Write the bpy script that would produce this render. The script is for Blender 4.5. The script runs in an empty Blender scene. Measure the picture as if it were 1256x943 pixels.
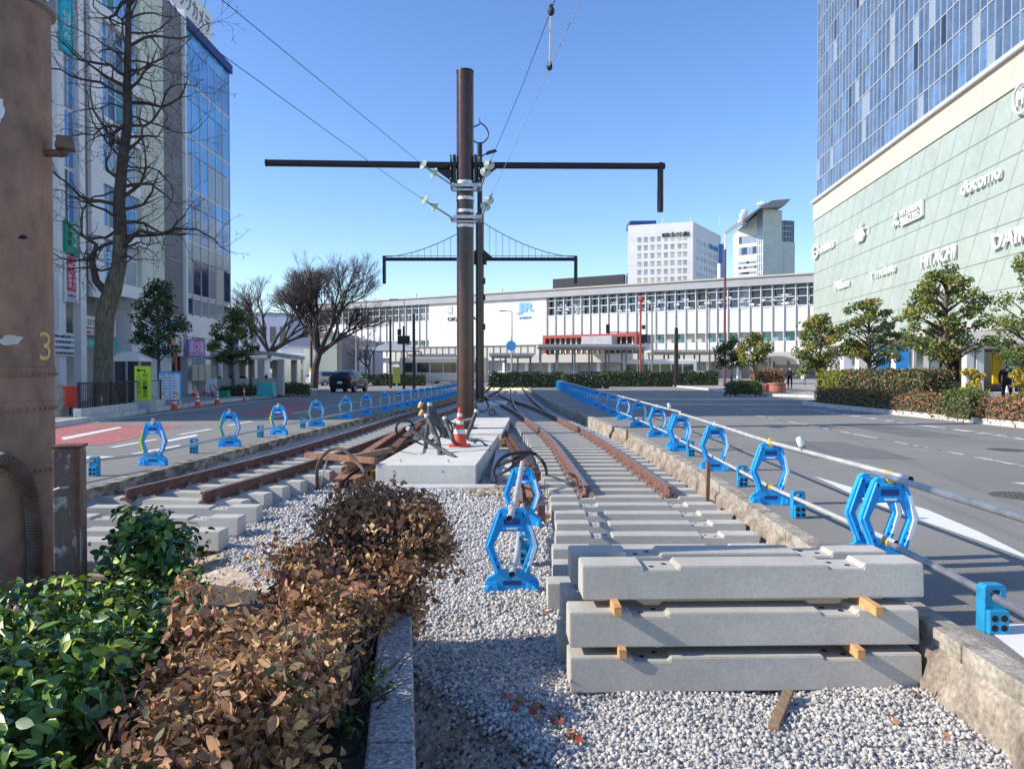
import bpy, bmesh, math, random
import numpy as np
from mathutils import Vector, Matrix
R_ = random.Random(7)
rad = math.radians
F0 = 943.0; CX, CY = 628.0, 471.5; CAMZ = 1.5
TH = math.atan(16.5/943)
ZB = -0.31                                   # level of the ballast bed, road is z = 0
def ray(px, py):
    u = (px-CX)/F0; v = (py-CY)/F0
    return Vector((u, math.cos(TH)-v*math.sin(TH), -math.sin(TH)-v*math.cos(TH)))
def PZ(px, py, z=0.0):
    d = ray(px, py); t = (z-CAMZ)/d.z; p = d*t; return Vector((p.x, p.y, z))
def PY(px, py, Y):
    d = ray(px, py); t = Y/d.y; p = d*t; return Vector((p.x, Y, p.z+CAMZ))
col = bpy.context.scene.collection
# ------------------------------------------------------------------ materials
def mat(name, c, rough=0.7, n=0.0, ns=8.0, c2=None, bump=0.0, bs=60.0, metal=0.0, spec=0.4, emit=None, coat=0, thr=(0.35, 0.65), det=4, stretch=None, trans=0, ns2=None):
    m = bpy.data.materials.new(name); m.use_nodes = True
    nt = m.node_tree; N = nt.nodes; L = nt.links; b = N['Principled BSDF']
    b.inputs['Roughness'].default_value = rough; b.inputs['Metallic'].default_value = metal
    b.inputs['Specular IOR Level'].default_value = spec
    b.inputs['Base Color'].default_value = (*c, 1)
    if coat: b.inputs['Coat Weight'].default_value = coat
    tc = N.new('ShaderNodeTexCoord'); src = tc.outputs['Object']
    if stretch:
        mp = N.new('ShaderNodeMapping'); mp.inputs['Scale'].default_value = stretch
        L.new(src, mp.inputs['Vector']); src = mp.outputs['Vector']
    if n > 0 or c2:
        nz = N.new('ShaderNodeTexNoise'); nz.inputs['Scale'].default_value = ns; nz.inputs['Detail'].default_value = det
        nz.inputs['Roughness'].default_value = 0.62
        L.new(src, nz.inputs['Vector'])
        cr = N.new('ShaderNodeValToRGB'); e = cr.color_ramp.elements
        e[0].position, e[1].position = thr
        e[0].color = (*c, 1) if c2 else (*[x*(1-n) for x in c], 1)
        e[1].color = (*c2, 1) if c2 else (*[min(1, x*(1+n)) for x in c], 1)
        L.new(nz.outputs['Fac'], cr.inputs['Fac']); outc = cr.outputs['Color']
        if c2 and n > 0:
            nz2 = N.new('ShaderNodeTexNoise'); nz2.inputs['Scale'].default_value = ns2 or ns*9; nz2.inputs['Detail'].default_value = 3
            L.new(src, nz2.inputs['Vector'])
            mr = N.new('ShaderNodeMapRange'); mr.inputs['To Min'].default_value = 1-n; mr.inputs['To Max'].default_value = 1+n
            mr.inputs['From Min'].default_value = 0.3; mr.inputs['From Max'].default_value = 0.7
            L.new(nz2.outputs['Fac'], mr.inputs['Value'])
            mx = N.new('ShaderNodeVectorMath'); mx.operation = 'SCALE'
            L.new(outc, mx.inputs[0]); L.new(mr.outputs['Result'], mx.inputs['Scale']); outc = mx.outputs['Vector']
        L.new(outc, b.inputs['Base Color'])
    if bump > 0:
        nb = N.new('ShaderNodeTexNoise'); nb.inputs['Scale'].default_value = bs; nb.inputs['Detail'].default_value = 5
        L.new(src, nb.inputs['Vector'])
        bp = N.new('ShaderNodeBump'); bp.inputs['Strength'].default_value = bump; bp.inputs['Distance'].default_value = 0.02
        L.new(nb.outputs['Fac'], bp.inputs['Height']); L.new(bp.outputs['Normal'], b.inputs['Normal'])
    if emit:
        b.inputs['Emission Color'].default_value = (*emit, 1); b.inputs['Emission Strength'].default_value = 1
    if trans:
        tr = N.new('ShaderNodeBsdfTranslucent'); tr.inputs['Color'].default_value = (*[min(1, x*1.6) for x in c], 1)
        ms = N.new('ShaderNodeMixShader'); ms.inputs['Fac'].default_value = trans
        out = N['Material Output']
        L.new(b.outputs['BSDF'], ms.inputs[1]); L.new(tr.outputs['BSDF'], ms.inputs[2]); L.new(ms.outputs['Shader'], out.inputs['Surface'])
    return m
M = {}
def mm(k, *a, **kw): M[k] = mat(k, *a, **kw); return M[k]
mm('asphalt', (.235, .225, .205), .9, n=.28, ns=.33, c2=(.29, .283, .262), bump=.7, bs=120, det=9, ns2=70)
mm('gravel_bed', (.30, .295, .285), .95, n=.5, ns=26, c2=(.55, .54, .52), bump=1, bs=40)
mm('stone_a', (.47, .45, .42), .9, n=.12, ns=9); mm('stone_b', (.40, .38, .35), .9, n=.15, ns=9); mm('stone_c', (.62, .595, .555), .88, n=.1, ns=9); mm('stone_d', (.24, .235, .23), .9, n=.2, ns=9)
mm('dirt', (.27, .19, .12), .95, n=.4, ns=3, c2=(.52, .45, .35), bump=1, bs=30)
mm('soil', (.07, .055, .04), .95, n=.5, ns=8, c2=(.14, .11, .08), bump=1, bs=30)
mm('sleeper', (.42, .40, .345), .85, n=.09, ns2=55, ns=1.9, c2=(.53, .505, .445), bump=.08, bs=120, det=7)
mm('slab', (.58, .56, .495), .85, n=.05, ns=1.4, c2=(.67, .65, .585), bump=.2, bs=30)
mm('footing', (.16, .13, .10), .95, n=.3, ns=4, c2=(.40, .34, .27), bump=.9, bs=22); mm('kerb', (.22, .19, .15), .92, n=.3, ns=3.2, c2=(.44, .40, .335), bump=.6, bs=28)
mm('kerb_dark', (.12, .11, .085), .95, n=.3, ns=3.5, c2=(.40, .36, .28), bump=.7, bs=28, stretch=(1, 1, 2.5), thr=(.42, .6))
mm('kerb_pale', (.55, .54, .51), .9, n=.15, ns=3, bump=.3)
mm('wall_stone', (.26, .24, .235), .95, n=.6, ns=5, c2=(.44, .42, .40), bump=.8, bs=70)
mm('blue', (.012, .33, .76), .45, n=.14, ns=3, c2=(.025, .41, .86), ns2=40, spec=.45); mm('blue_old', (.02, .27, .50), .55, n=.2, ns=6); mm('navy', (.01, .05, .22), .6)
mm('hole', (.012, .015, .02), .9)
mm('reflect_white', (.68, .72, .76), .35); mm('reflect_yellow', (.62, .72, .03), .4)
mm('galv', (.42, .43, .44), .38, n=.2, ns=5, metal=.75); mm('galv_dull', (.50, .50, .49), .55, n=.15, ns=5, metal=.3)
mm('yellow', (.80, .45, .02), .45)
mm('rust', (.135, .062, .048), .75, n=.3, ns=7, c2=(.21, .11, .085), bump=.25, bs=40)
mm('rust_dark', (.10, .045, .03), .8, n=.4, ns=6, c2=(.2, .09, .05), bump=.3)
mm('rust_beam', (.20, .095, .055), .75, n=.35, ns=5, c2=(.33, .18, .11), bump=.25, bs=40)
mm('rail_top', (.26, .21, .19), .45, n=.3, ns=6, metal=.4)
mm('clip', (.42, .30, .25), .6, n=.2)
mm('pole', (.062, .030, .024), .22, n=.2, ns=3, spec=.5)
mm('pole_dark', (.018, .014, .016), .35)
mm('old_pole', (.33, .19, .125), .72, n=.22, ns=1.3, c2=(.20, .13, .105), bump=.3, bs=25, stretch=(1, 1, .5))
mm('peel', (.16, .10, .08), .7, n=.15, ns=5.5, c2=(.36, .34, .31), bump=.25, thr=(.56, .6), stretch=(1.5, 1.5, .8), det=7)
mm('conduit', (.13, .085, .065), .8, n=.3)
mm('steel_band', (.62, .62, .62), .35, metal=.6, n=.1)
mm('glass_disc', (.42, .50, .42), .12, spec=.8, n=.1)
mm('rubber', (.02, .02, .022), .6, n=.2); mm('hose', (.075, .08, .085), .6, n=.2)
mm('cone_red', (.78, .085, .045), .5, n=.1, ns=5); mm('white', (.78, .78, .77), .5, n=.04); mm('wood_new', (.60, .33, .14), .75, n=.22, ns=4, stretch=(1, 8, 8)); mm('wood_old', (.26, .18, .11), .85, n=.3, ns=4, stretch=(8, 1, 8))
mm('wood_brown', (.30, .155, .085), .8, n=.3, ns=3, stretch=(8, 8, 1))
mm('paint', (.74, .74, .72), .7, n=.05, ns=2, c2=(.42, .42, .41), thr=(.58, .72), det=8); mm('paint_red', (.50, .15, .145), .8, n=.25, ns=.8, c2=(.33, .16, .15), det=7)
mm('paint_worn', (.62, .62, .60), .7, n=.1, ns=3, c2=(.17, .17, .17), thr=(.48, .56), det=9)
mm('camellia1', (.055, .135, .03), .36, n=.25, ns=20, spec=.5); mm('camellia2', (.12, .23, .04), .36, n=.2, ns=20, spec=.5); mm('camellia3', (.40, .46, .06), .35, n=.2, ns=20); mm('camellia4', (.03, .085, .035), .34, n=.2, spec=.5)
mm('dead1', (.42, .235, .115), .6, n=.3, ns=22, trans=.15); mm('dead2', (.25, .15, .085), .65, n=.3, ns=22, trans=.1); mm('dead3', (.58, .37, .17), .55, n=.25, ns=22, trans=.15); mm('dead4', (.36, .17, .10), .6, n=.3, ns=22, trans=.1); mm('dead5', (.12, .10, .045), .6, n=.3, ns=22)
mm('leaf1', (.085, .135, .03), .5, n=.2, trans=.15); mm('leaf2', (.19, .22, .04), .5, n=.2, trans=.2); mm('leaf3', (.04, .08, .03), .5, n=.2); mm('leaf4', (.38, .33, .05), .5, n=.2, trans=.2); mm('leaf5', (.38, .17, .07), .6, n=.2, trans=.1); mm('leaf6', (.46, .33, .03), .5, n=.2, trans=.2)
mm('bark', (.085, .075, .055), .95, n=.45, ns=4, c2=(.19, .17, .115), bump=1, bs=14, stretch=(2.5, 2.5, .6)); mm('bark_dark', (.065, .055, .048), .95, n=.3, ns=4); mm('twig', (.10, .075, .072), .95)
mm('twig_pale', (.30, .25, .21), .9)
mm('wall_white', (.80, .80, .81), .7, n=.05, ns=.6); mm('wall_grey', (.42, .42, .44), .8, n=.1, ns=.6); mm('wall_dark', (.20, .20, .215), .7, n=.1, ns=.6); mm('wall_mint', (.62, .66, .57), .7, n=.06, ns=.4); mm('tile_white', (.74, .73, .71), .6, n=.05, ns=.25); mm('stone_cream', (.60, .50, .41), .75, n=.04, ns=.2)
mm('panel_green', (.355, .405, .345), .35, n=.05, ns=.1, c2=(.405, .455, .395), ns2=1.2); mm('joint', (.20, .26, .22), .8); mm('joint_pale', (.45, .50, .43), .6)
mm('glass_sky1', (.08, .27, .66), .06, spec=1.0, n=.3, ns=.4); mm('glass2', (.012, .035, .10), .06, spec=1.0); mm('glass_sky3', (.12, .40, .85), .08, spec=.9, n=.2, ns=.3); mm('glass4', (.28, .33, .38), .15, spec=.9); mm('glass5', (.012, .02, .03), .08, spec=.8); mm('tower1', (.085, .135, .22), .1, spec=.9, n=.25, ns=.5); mm('tower2', (.065, .105, .175), .1, spec=.9, n=.25, ns=.5); mm('tower3', (.10, .18, .32), .1, spec=.9, n=.25, ns=.5); mm('glass_teal', (.05, .22, .23), .1, spec=.8)  # the strong blue panes carry the reflected sky in their base colour
mm('blind', (.50, .49, .44), .7, n=.1); mm('alu', (.60, .61, .63), .45, metal=.3); mm('alu_dark', (.20, .21, .22), .5)
mm('roof_grey', (.36, .37, .39), .6, n=.08, ns=.3); mm('tile_beige', (.45, .43, .38), .8, n=.06); mm('dark_screen', (.02, .022, .03), .5); mm('red_frame', (.36, .07, .06), .6)
mm('jr_blue', (.20, .45, .78), .5); mm('lime_dull', (.22, .28, .05), .6); mm('sign_blue', (.05, .32, .70), .5); mm('sign_cyan', (.0, .45, .60), .4); mm('sign_green', (.0, .30, .19), .5); mm('crimson', (.55, .015, .09), .5); mm('lime', (.52, .70, .03), .5); mm('ink', (.02, .02, .02), .6); mm('teal', (.06, .42, .43), .6); mm('purple', (.28, .17, .55), .6); mm('pink', (.80, .30, .38), .6); mm('sign_violet', (.60, .45, .75), .6); mm('orange', (.80, .22, .03), .5); mm('no_park', (.02, .06, .45), .5)
mm('yellow_bright', (.85, .55, .02), .5); mm('lav', (.45, .46, .60), .6)  # plain yellow for the kiosk panel
mm('car_black', (.012, .012, .015), .18, spec=.7, coat=.5); mm('car_silver', (.35, .40, .45), .25, metal=.5, coat=.5); mm('tail_red', (.5, .01, .01), .2); mm('brown_pole', (.15, .06, .05), .6); mm('skin', (.50, .30, .21), .6); mm('cloth_dark', (.015, .016, .022), .9, n=.2); mm('cloth_blue', (.05, .10, .22), .9); mm('hair', (.01, .008, .008), .6); mm('cloth_grey', (.2, .2, .22), .9)
mm('brick', (.42, .17, .12), .85, n=.2, ns=10); mm('pave', (.33, .31, .29), .9, n=.15, ns=.8, bump=.2); mm('hill', (.05, .085, .10), 1, n=.3, ns=.02)
mm('iron', (.10, .095, .09), .6, n=.3); mm('patch', (.17, .168, .16), .9, n=.25, ns=2, bump=.6, bs=120, ns2=70, c2=(.20, .198, .19)); mm('red_leaf', (.55, .07, .035), .6, n=.3)
mm('yellow3', (.62, .42, .16), .7, n=.15, ns=20); mm('paper', (.62, .58, .52), .8, n=.1)
mm('clear', (.72, .75, .72), .08, spec=.9)
# ------------------------------------------------------------------ mesh builder
class MB:
    def __init__(s): s.v = []; s.f = []; s.m = []; s.mi = 0; s.ch = []
    def add(s, vs, fs):
        o = len(s.v); s.ch.append((o, len(s.f))); s.v += [tuple(v) for v in vs]
        for f in fs: s.f.append([i+o for i in f]); s.m.append(s.mi)
        return s
    def box(s, c, d, rz=0.0, rx=0.0, ry=0.0, taper=1.0, tapery=None):
        c = Vector(c); ty = taper if tapery is None else tapery
        m = Matrix.Rotation(rz, 3, 'Z') @ Matrix.Rotation(ry, 3, 'Y') @ Matrix.Rotation(rx, 3, 'X')
        vs = []
        for z in (-.5, .5):
            for x, y in ((-.5, -.5), (.5, -.5), (.5, .5), (-.5, .5)):
                kx = taper if z > 0 else 1; ky = ty if z > 0 else 1
                vs.append(c + m @ Vector((x*d[0]*kx, y*d[1]*ky, z*d[2])))
        return s.add(vs, [(3, 2, 1, 0), (4, 5, 6, 7), (0, 1, 5, 4), (1, 2, 6, 5), (2, 3, 7, 6), (3, 0, 4, 7)])
    def b(s, x0, x1, y0, y1, z0, z1): return s.box(((x0+x1)/2, (y0+y1)/2, (z0+z1)/2), (x1-x0, y1-y0, z1-z0))
    def fb(s, F, u0, u1, z0, z1, d0, d1):
        vs = [F.P(u, z, d) for z in (z0, z1) for u, d in ((u0, d1), (u1, d1), (u1, d0), (u0, d0))]
        return s.add(vs, [(3, 2, 1, 0), (4, 5, 6, 7), (0, 1, 5, 4), (1, 2, 6, 5), (2, 3, 7, 6), (3, 0, 4, 7)])
    def tube(s, pts, r, n=8, cap=True):
        pts = [Vector(p) for p in pts]; rs = r if isinstance(r, (list, tuple)) else [r]*len(pts)
        rings = []; ref = None
        for i, p in enumerate(pts):
            t = (pts[min(i+1, len(pts)-1)]-pts[max(i-1, 0)])
            if t.length < 1e-9: t = Vector((0, 0, 1))
            t.normalize()
            if ref is None: ref = Vector((0, 1, 0)) if abs(t.z) > .9 else Vector((0, 0, 1))
            a = t.cross(ref)
            if a.length < 1e-4: a = t.cross(Vector((1, 0, 0)))
            a.normalize(); b2 = a.cross(t); ref = b2
            rings.append([p + (a*math.cos(2*math.pi*k/n) + b2*math.sin(2*math.pi*k/n))*rs[i] for k in range(n)])
        vs = [v for rg in rings for v in rg]; fs = []
        for i in range(len(pts)-1):
            for k in range(n): fs.append((i*n+k, i*n+(k+1) % n, (i+1)*n+(k+1) % n, (i+1)*n+k))
        if cap: fs.append(tuple(range(n))[::-1]); fs.append(tuple((len(pts)-1)*n+k for k in range(n)))
        return s.add(vs, fs)
    def cyl(s, c, r, h, n=16, r2=None):
        c = Vector(c); return s.tube([c, c+Vector((0, 0, h))], [r, r if r2 is None else r2], n)
    def lathe(s, c, prof, n=16):
        c = Vector(c); vs = []; fs = []
        for r, z in prof:
            for k in range(n): vs.append(c+Vector((r*math.cos(2*math.pi*k/n), r*math.sin(2*math.pi*k/n), z)))
        for i in range(len(prof)-1):
            for k in range(n): fs.append((i*n+k, i*n+(k+1) % n, (i+1)*n+(k+1) % n, (i+1)*n+k))
        fs.append(tuple(range(n))[::-1]); fs.append(tuple((len(prof)-1)*n+k for k in range(n)))
        return s.add(vs, fs)
    def prism(s, poly, fn, t0, t1):
        n = len(poly); vs = [fn(a, b_, t0) for a, b_ in poly]+[fn(a, b_, t1) for a, b_ in poly]
        return s.add(vs, [tuple(range(n)), tuple(range(2*n-1, n-1, -1))]+[(i, i+n, (i+1) % n+n, (i+1) % n) for i in range(n)])
    def ring(s, outer, inner, fn, t0, t1):
        n = len(outer); vs = [fn(a, b_, t) for t in (t0, t1) for P_ in (outer, inner) for a, b_ in P_]; fs = []
        for i in range(n):
            j = (i+1) % n
            fs += [(i, j, n+j, n+i), (2*n+i, 3*n+i, 3*n+j, 2*n+j), (i, 2*n+i, 2*n+j, j), (n+i, n+j, 3*n+j, 3*n+i)]
        return s.add(vs, fs)
    def sphere(s, c, r, n=10, m=6, sc=(1, 1, 1)):
        c = Vector(c); pr = []
        vs = []; fs = []
        for i in range(m+1):
            a = math.pi*i/m
            for k in range(n): vs.append(c+Vector((r*sc[0]*math.sin(a)*math.cos(2*math.pi*k/n), r*sc[1]*math.sin(a)*math.sin(2*math.pi*k/n), -r*sc[2]*math.cos(a))))
        for i in range(m):
            for k in range(n): fs.append((i*n+k, i*n+(k+1) % n, (i+1)*n+(k+1) % n, (i+1)*n+k))
        return s.add(vs, fs)
    def each(s, name, mats, parent=None, **k):
        ends = s.ch[1:]+[(len(s.v), len(s.f))]
        for (a, b), (c, d) in zip(s.ch, ends):
            q = MB(); q.v = s.v[a:c]; q.f = [[i-a for i in f] for f in s.f[b:d]]; q.m = [0]*(d-b); q.ch = [(0, 0)]; q.build(name, mats, parent, **k)
    def build(s, name, mats, parent=None, world=False, smooth=False, bevel=0, fix=True):
        off = parent.location if (parent and world) else Vector((0, 0, 0))
        me = bpy.data.meshes.new(name)
        me.from_pydata([(v[0]-off[0], v[1]-off[1], v[2]-off[2]) for v in s.v], [], s.f)
        for m in (mats if isinstance(mats, (list, tuple)) else [mats]): me.materials.append(M[m] if isinstance(m, str) else m)
        if any(s.m): me.polygons.foreach_set('material_index', s.m)
        if fix:
            bm = bmesh.new(); bm.from_mesh(me); bmesh.ops.recalc_face_normals(bm, faces=bm.faces[:]); bm.to_mesh(me); bm.free()
        if smooth:
            me.polygons.foreach_set('use_smooth', [True]*len(me.polygons))
            try: me.set_sharp_from_angle(angle=rad(35))
            except Exception: pass
        me.update()
        o = bpy.data.objects.new(name, me); col.objects.link(o)
        if parent: o.parent = parent
        if bevel:
            b = o.modifiers.new('Bevel', 'BEVEL'); b.width = bevel; b.segments = 2; b.limit_method = 'ANGLE'
        return o
def npmesh(name, V, Fc, mats, mi=None, parent=None, smooth=False):
    me = bpy.data.meshes.new(name); k = Fc.shape[1]; n = len(Fc)
    me.vertices.add(len(V)); me.vertices.foreach_set('co', V.astype(np.float32).ravel())
    me.loops.add(n*k); me.loops.foreach_set('vertex_index', Fc.astype(np.int32).ravel())
    me.polygons.add(n); me.polygons.foreach_set('loop_start', np.arange(0, n*k, k, dtype=np.int32))
    for m in mats: me.materials.append(M[m])
    if mi is not None: me.polygons.foreach_set('material_index', mi.astype(np.int32))
    if smooth: me.polygons.foreach_set('use_smooth', np.ones(n, dtype=bool))
    me.update(calc_edges=True)
    o = bpy.data.objects.new(name, me); col.objects.link(o)
    if parent: o.parent = parent
    return o
def tag(o, label=None, cat=None, group=None, kind=None):
    if label: o['label'] = label
    if cat: o['category'] = cat
    if group: o['group'] = group
    if kind: o['kind'] = kind
    return o
def thing(name, label, cat, loc=(0, 0, 0), rz=0.0, group=None):
    o = bpy.data.objects.new(name, None); col.objects.link(o); o.empty_display_size = .2
    o.location = loc; o.rotation_euler = (0, 0, rz); return tag(o, label, cat, group)
def st(name, mb, m, **k): return tag(mb.build(name, m, **k), kind='structure')
KIDS = {}
def dup(root, loc, rz=None, label=None, group=None, kids=None):
    r = root.copy(); col.objects.link(r); r.location = loc
    if rz is not None: r.rotation_euler = (0, 0, rz)
    if label: r['label'] = label
    if group: r['group'] = group
    if kids is None:
        kids = [(c, list(c.children)) for c in root.children]
    for ch, gs in kids:
        c = ch.copy(); col.objects.link(c); c.parent = r
        for g in gs: d = g.copy(); col.objects.link(d); d.parent = c
    return r
class Fac:
    def __init__(s, O, D): s.O = Vector((O[0], O[1], 0)); s.D = Vector((D[0], D[1], 0)).normalized(); s.N = Vector((s.D.y, -s.D.x, 0))
    def P(s, u, z, d=0.0): p = s.O+s.D*u+s.N*d; return Vector((p.x, p.y, z))
    def at(s, px, py, d=0.0):
        r = ray(px, py); O = s.O+s.N*d
        det = r.x*(-s.D.y)+s.D.x*r.y; t = (O.x*(-s.D.y)+s.D.x*O.y)/det
        p = r*t; return ((p-O).dot(s.D), p.z+CAMZ)
def text(name, s, P0, right, up, w, h, m, parent, ext=.02, bold=0.0, squeeze=True):
    """solid lettering fitted in a w x h box whose lower-left corner is P0; converted to a mesh"""
    cu = bpy.data.curves.new(name, 'FONT'); cu.body = s; cu.extrude = 0.5; cu.offset = bold; cu.resolution_u = 3
    o = bpy.data.objects.new(name, cu); col.objects.link(o)
    dg = bpy.context.evaluated_depsgraph_get(); me = bpy.data.meshes.new_from_object(o.evaluated_get(dg)); bpy.data.objects.remove(o)
    n = len(me.vertices)
    if n == 0: return None
    V = np.empty(n*3); me.vertices.foreach_get('co', V); V = V.reshape(-1, 3); lo = V.min(0); hi = V.max(0)
    sx = w/max(hi[0]-lo[0], 1e-6); sy = h/max(hi[1]-lo[1], 1e-6)
    if not squeeze: sx = sy = min(sx, sy)
    right = np.array(Vector(right).normalized()); up = np.array(Vector(up).normalized()); nn = np.cross(right, up)
    W = np.array(P0)+np.outer((V[:, 0]-lo[0])*sx, right)+np.outer((V[:, 1]-lo[1])*sy, up)+np.outer((V[:, 2]/max(hi[2], 1e-6))*ext, nn)
    if parent: W = W-np.array(parent.location)
    me.vertices.foreach_set('co', W.ravel()); me.materials.clear(); me.materials.append(M[m]); me.update()
    q = bpy.data.objects.new(name, me); col.objects.link(q)
    if parent: q.parent = parent
    return q
def ftext(F, s, px0, py0, px1, py1, d, m, parent, ext=.05, bold=.0, name='lettering'):
    """text on a facade between two picture corners (lower-left, upper-right)"""
    u0, z0 = F.at(px0, py0, d); u1, z1 = F.at(px1, py1, d)
    zm0 = F.at((px0+px1)/2, (py0+py1)/2, d)[1]; return u0, u1, z0, z1
def leafmesh(name, C, Nn, size, mats, w, parent=None, seed=0, wid=.28, jitter=.6, curl=.12, off=(0, 0, 0)):
    """leaves at points C facing Nn; w = probabilities of materials (or per-leaf index array)"""
    rg = np.random.RandomState(seed); n = len(C)
    Nn = Nn+rg.normal(0, jitter, (n, 3)); Nn /= np.linalg.norm(Nn, axis=1)[:, None]+1e-9
    T = rg.normal(0, 1, (n, 3)); T[:, 2] -= .15; T -= (T*Nn).sum(1)[:, None]*Nn; T /= np.linalg.norm(T, axis=1)[:, None]+1e-9
    B = np.cross(Nn, T); s = (size*rg.uniform(.5, 1.3, n))[:, None]
    ww = wid*rg.uniform(.8, 1.2, n)[:, None]; cz = curl*rg.uniform(-.6, 1.6, n)[:, None]
    dr = curl*rg.uniform(-.2, 2.2, n)[:, None]
    def pt(a, b_): return C+s*(T*a+B*ww*b_+Nn*(cz*abs(b_)-dr*a*a))
    pts = [C, pt(.18, -.72), pt(.45, -1), pt(.76, -.68), pt(1, 0), pt(.76, .68), pt(.45, 1), pt(.18, .72)]
    V = np.stack(pts, 1).reshape(-1, 3)-np.array(off)
    b = np.arange(n)[:, None]*8
    Fc = np.concatenate([b+np.array([0, 1, 2, 3]), b+np.array([0, 3, 4, 5]), b+np.array([0, 5, 6, 7])], 1).reshape(-1, 4)
    mi = w if isinstance(w, np.ndarray) else rg.choice(len(mats), n, p=w)
    return npmesh(name, V, Fc, mats, np.repeat(mi, 3), parent)
def clumps(cs, per, seed, shell=.75):
    rg = np.random.RandomState(seed); C = []; Nn = []
    for c, r in cs:
        r = np.array(r if hasattr(r, '__len__') else (r, r, r*.8)); d = rg.normal(0, 1, (per, 3)); d /= np.linalg.norm(d, axis=1)[:, None]
        k = rg.uniform(shell**3, 1, (per, 1))**(1/3.); C.append(np.array(c)+d*k*r); nn = d.copy(); nn[:, 2] += .5; Nn.append(nn)
    return np.concatenate(C), np.concatenate(Nn)
# ------------------------------------------------------------------ world, sun, camera
sc = bpy.context.scene
w = bpy.data.worlds.new('World'); sc.world = w; w.use_nodes = True
SD = Vector((1, .15, -.62)).normalized()            # direction the light travels
sky = w.node_tree.nodes.new('ShaderNodeTexSky'); sky.sky_type = 'NISHITA'; sky.sun_disc = False
el = math.asin(-SD.z); sky.sun_elevation = el; sky.sun_rotation = math.atan2(-SD.x, -SD.y)
sky.air_density = 1.0; sky.dust_density = .15; sky.ozone_density = 3.0; sky.altitude = 0
bg = w.node_tree.nodes['Background']; hs = w.node_tree.nodes.new('ShaderNodeHueSaturation'); hs.inputs['Saturation'].default_value = 1.15; hs.inputs['Hue'].default_value = .51; w.node_tree.links.new(sky.outputs['Color'], hs.inputs['Color']); w.node_tree.links.new(hs.outputs['Color'], bg.inputs['Color']); bg.inputs['Strength'].default_value = .15
sd = bpy.data.lights.new('sun', 'SUN'); sd.energy = 3.9; sd.angle = rad(.53); sd.color = (1, .92, .80)
so = bpy.data.objects.new('sun', sd); col.objects.link(so); so.rotation_euler = SD.to_track_quat('-Z', 'Y').to_euler(); so.location = (-20, -5, 30)
cd = bpy.data.cameras.new('camera'); cam = bpy.data.objects.new('camera', cd); col.objects.link(cam); sc.camera = cam
cam.location = (0, 0, CAMZ); cam.rotation_euler = (math.pi/2-TH, 0, 0); cd.sensor_width = 36; cd.lens = F0/1256*36; cd.clip_end = 9000; cd.clip_start = .05
sc.view_settings.view_transform = 'Standard'; sc.view_settings.look = 'None'; sc.view_settings.exposure = .66; sc.view_settings.gamma = 1
# ------------------------------------------------------------------ ground
def interp(tab, y):
    if y <= tab[0][0]: (a, b), (c, d) = tab[:2]; return b+(d-b)*(y-a)/(c-a)
    for (a, b), (c, d) in zip(tab, tab[1:]):
        if y <= c: t = (y-a)/(c-a); return b+(d-b)*t
    return tab[-1][1]
LK = [(-6, -6.1), (9.8, -5.44), (15, -5.3), (22.4, -4.94), (30, -4.35), (39.6, -3.6), (70, -2.6)]     # outer edge of left kerb
RK = [(-6, 2.25), (3.9, 2.57), (6.2, 2.64), (7.5, 2.72), (10, 2.86), (13.3, 2.93), (17, 2.95), (21, 2.85), (25, 2.62), (30, 2.3), (38, 1.95), (70, 1.6)]
ys = [-6+.75*i for i in range(102)]
def smooth_tab(tab, y): return sum(interp(tab, y+k*.8) for k in (-2, -1, 0, 1, 2))/5
mb = MB()
for a, b in zip(ys, ys[1:]):
    if b > 70.3: break
    la, lb = smooth_tab(LK, a), smooth_tab(LK, b); ra, rb = smooth_tab(RK, a), smooth_tab(RK, b)
    mb.add([(-400, a, 0), (la, a, 0), (lb, b, 0), (-400, b, 0)], [(0, 1, 2, 3)]); mb.add([(ra, a, 0), (400, a, 0), (400, b, 0), (rb, b, 0)], [(0, 1, 2, 3)]); YE = b
mb.add([(-400, YE, 0), (400, YE, 0), (2500, 4000, 0), (-2500, 4000, 0)], [(0, 1, 2, 3)])
mb.add([(-400, -60, 0), (400, -60, 0), (400, -6, 0), (-400, -6, 0)], [(0, 1, 2, 3)])
mb.add([(-400, -60, 0), (-400, YE, 0), (-2500, 4000, 0), (-2500, -60, 0)], [(0, 1, 2, 3)]); mb.add([(400, -60, 0), (400, YE, 0), (2500, 4000, 0), (2500, -60, 0)], [(0, 1, 2, 3)])
st('road', mb, 'asphalt')
# ballast bed with the dug hollow beside the planter wall
def wallx(y): return -.345-.139*(y-2.73)
def bedz(x, y):
    # signed distance to the crest line of the hollow
    ax, ay, bx, by = -.62, 4.75, .36, 3.45; L = math.hypot(bx-ax, by-ay)
    d = ((bx-ax)*(y-ay)-(by-ay)*(x-ax))/L     # positive = beyond the crest
    dip = max(0, min(1, (.05-d)/.75)); dip = dip*dip*(3-2*dip)
    n = .012*math.sin(x*5.1+y*2.3)+.010*math.sin(x*2.3-y*4.1+1)+.006*math.sin(x*11+y*9)
    return ZB-.26*dip+n*(1 if y < 10 else .3), dip
nx, ny = 90, 90
V = []; Fq = []; mi = []
gx = np.linspace(-6.3, 3.2, nx); gy = np.concatenate([np.linspace(-3, 12, ny-20), np.linspace(12.5, 71, 20)])
for j in range(ny):
    for i in range(nx): V.append((gx[i], gy[j], bedz(gx[i], gy[j])[0]))
for j in range(ny-1):
    for i in range(nx-1): Fq.append((j*nx+i, j*nx+i+1, (j+1)*nx+i+1, (j+1)*nx+i)); mi.append(1 if bedz(gx[i]+.05, gy[j]+.05)[1] > .12 else 0)
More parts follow.
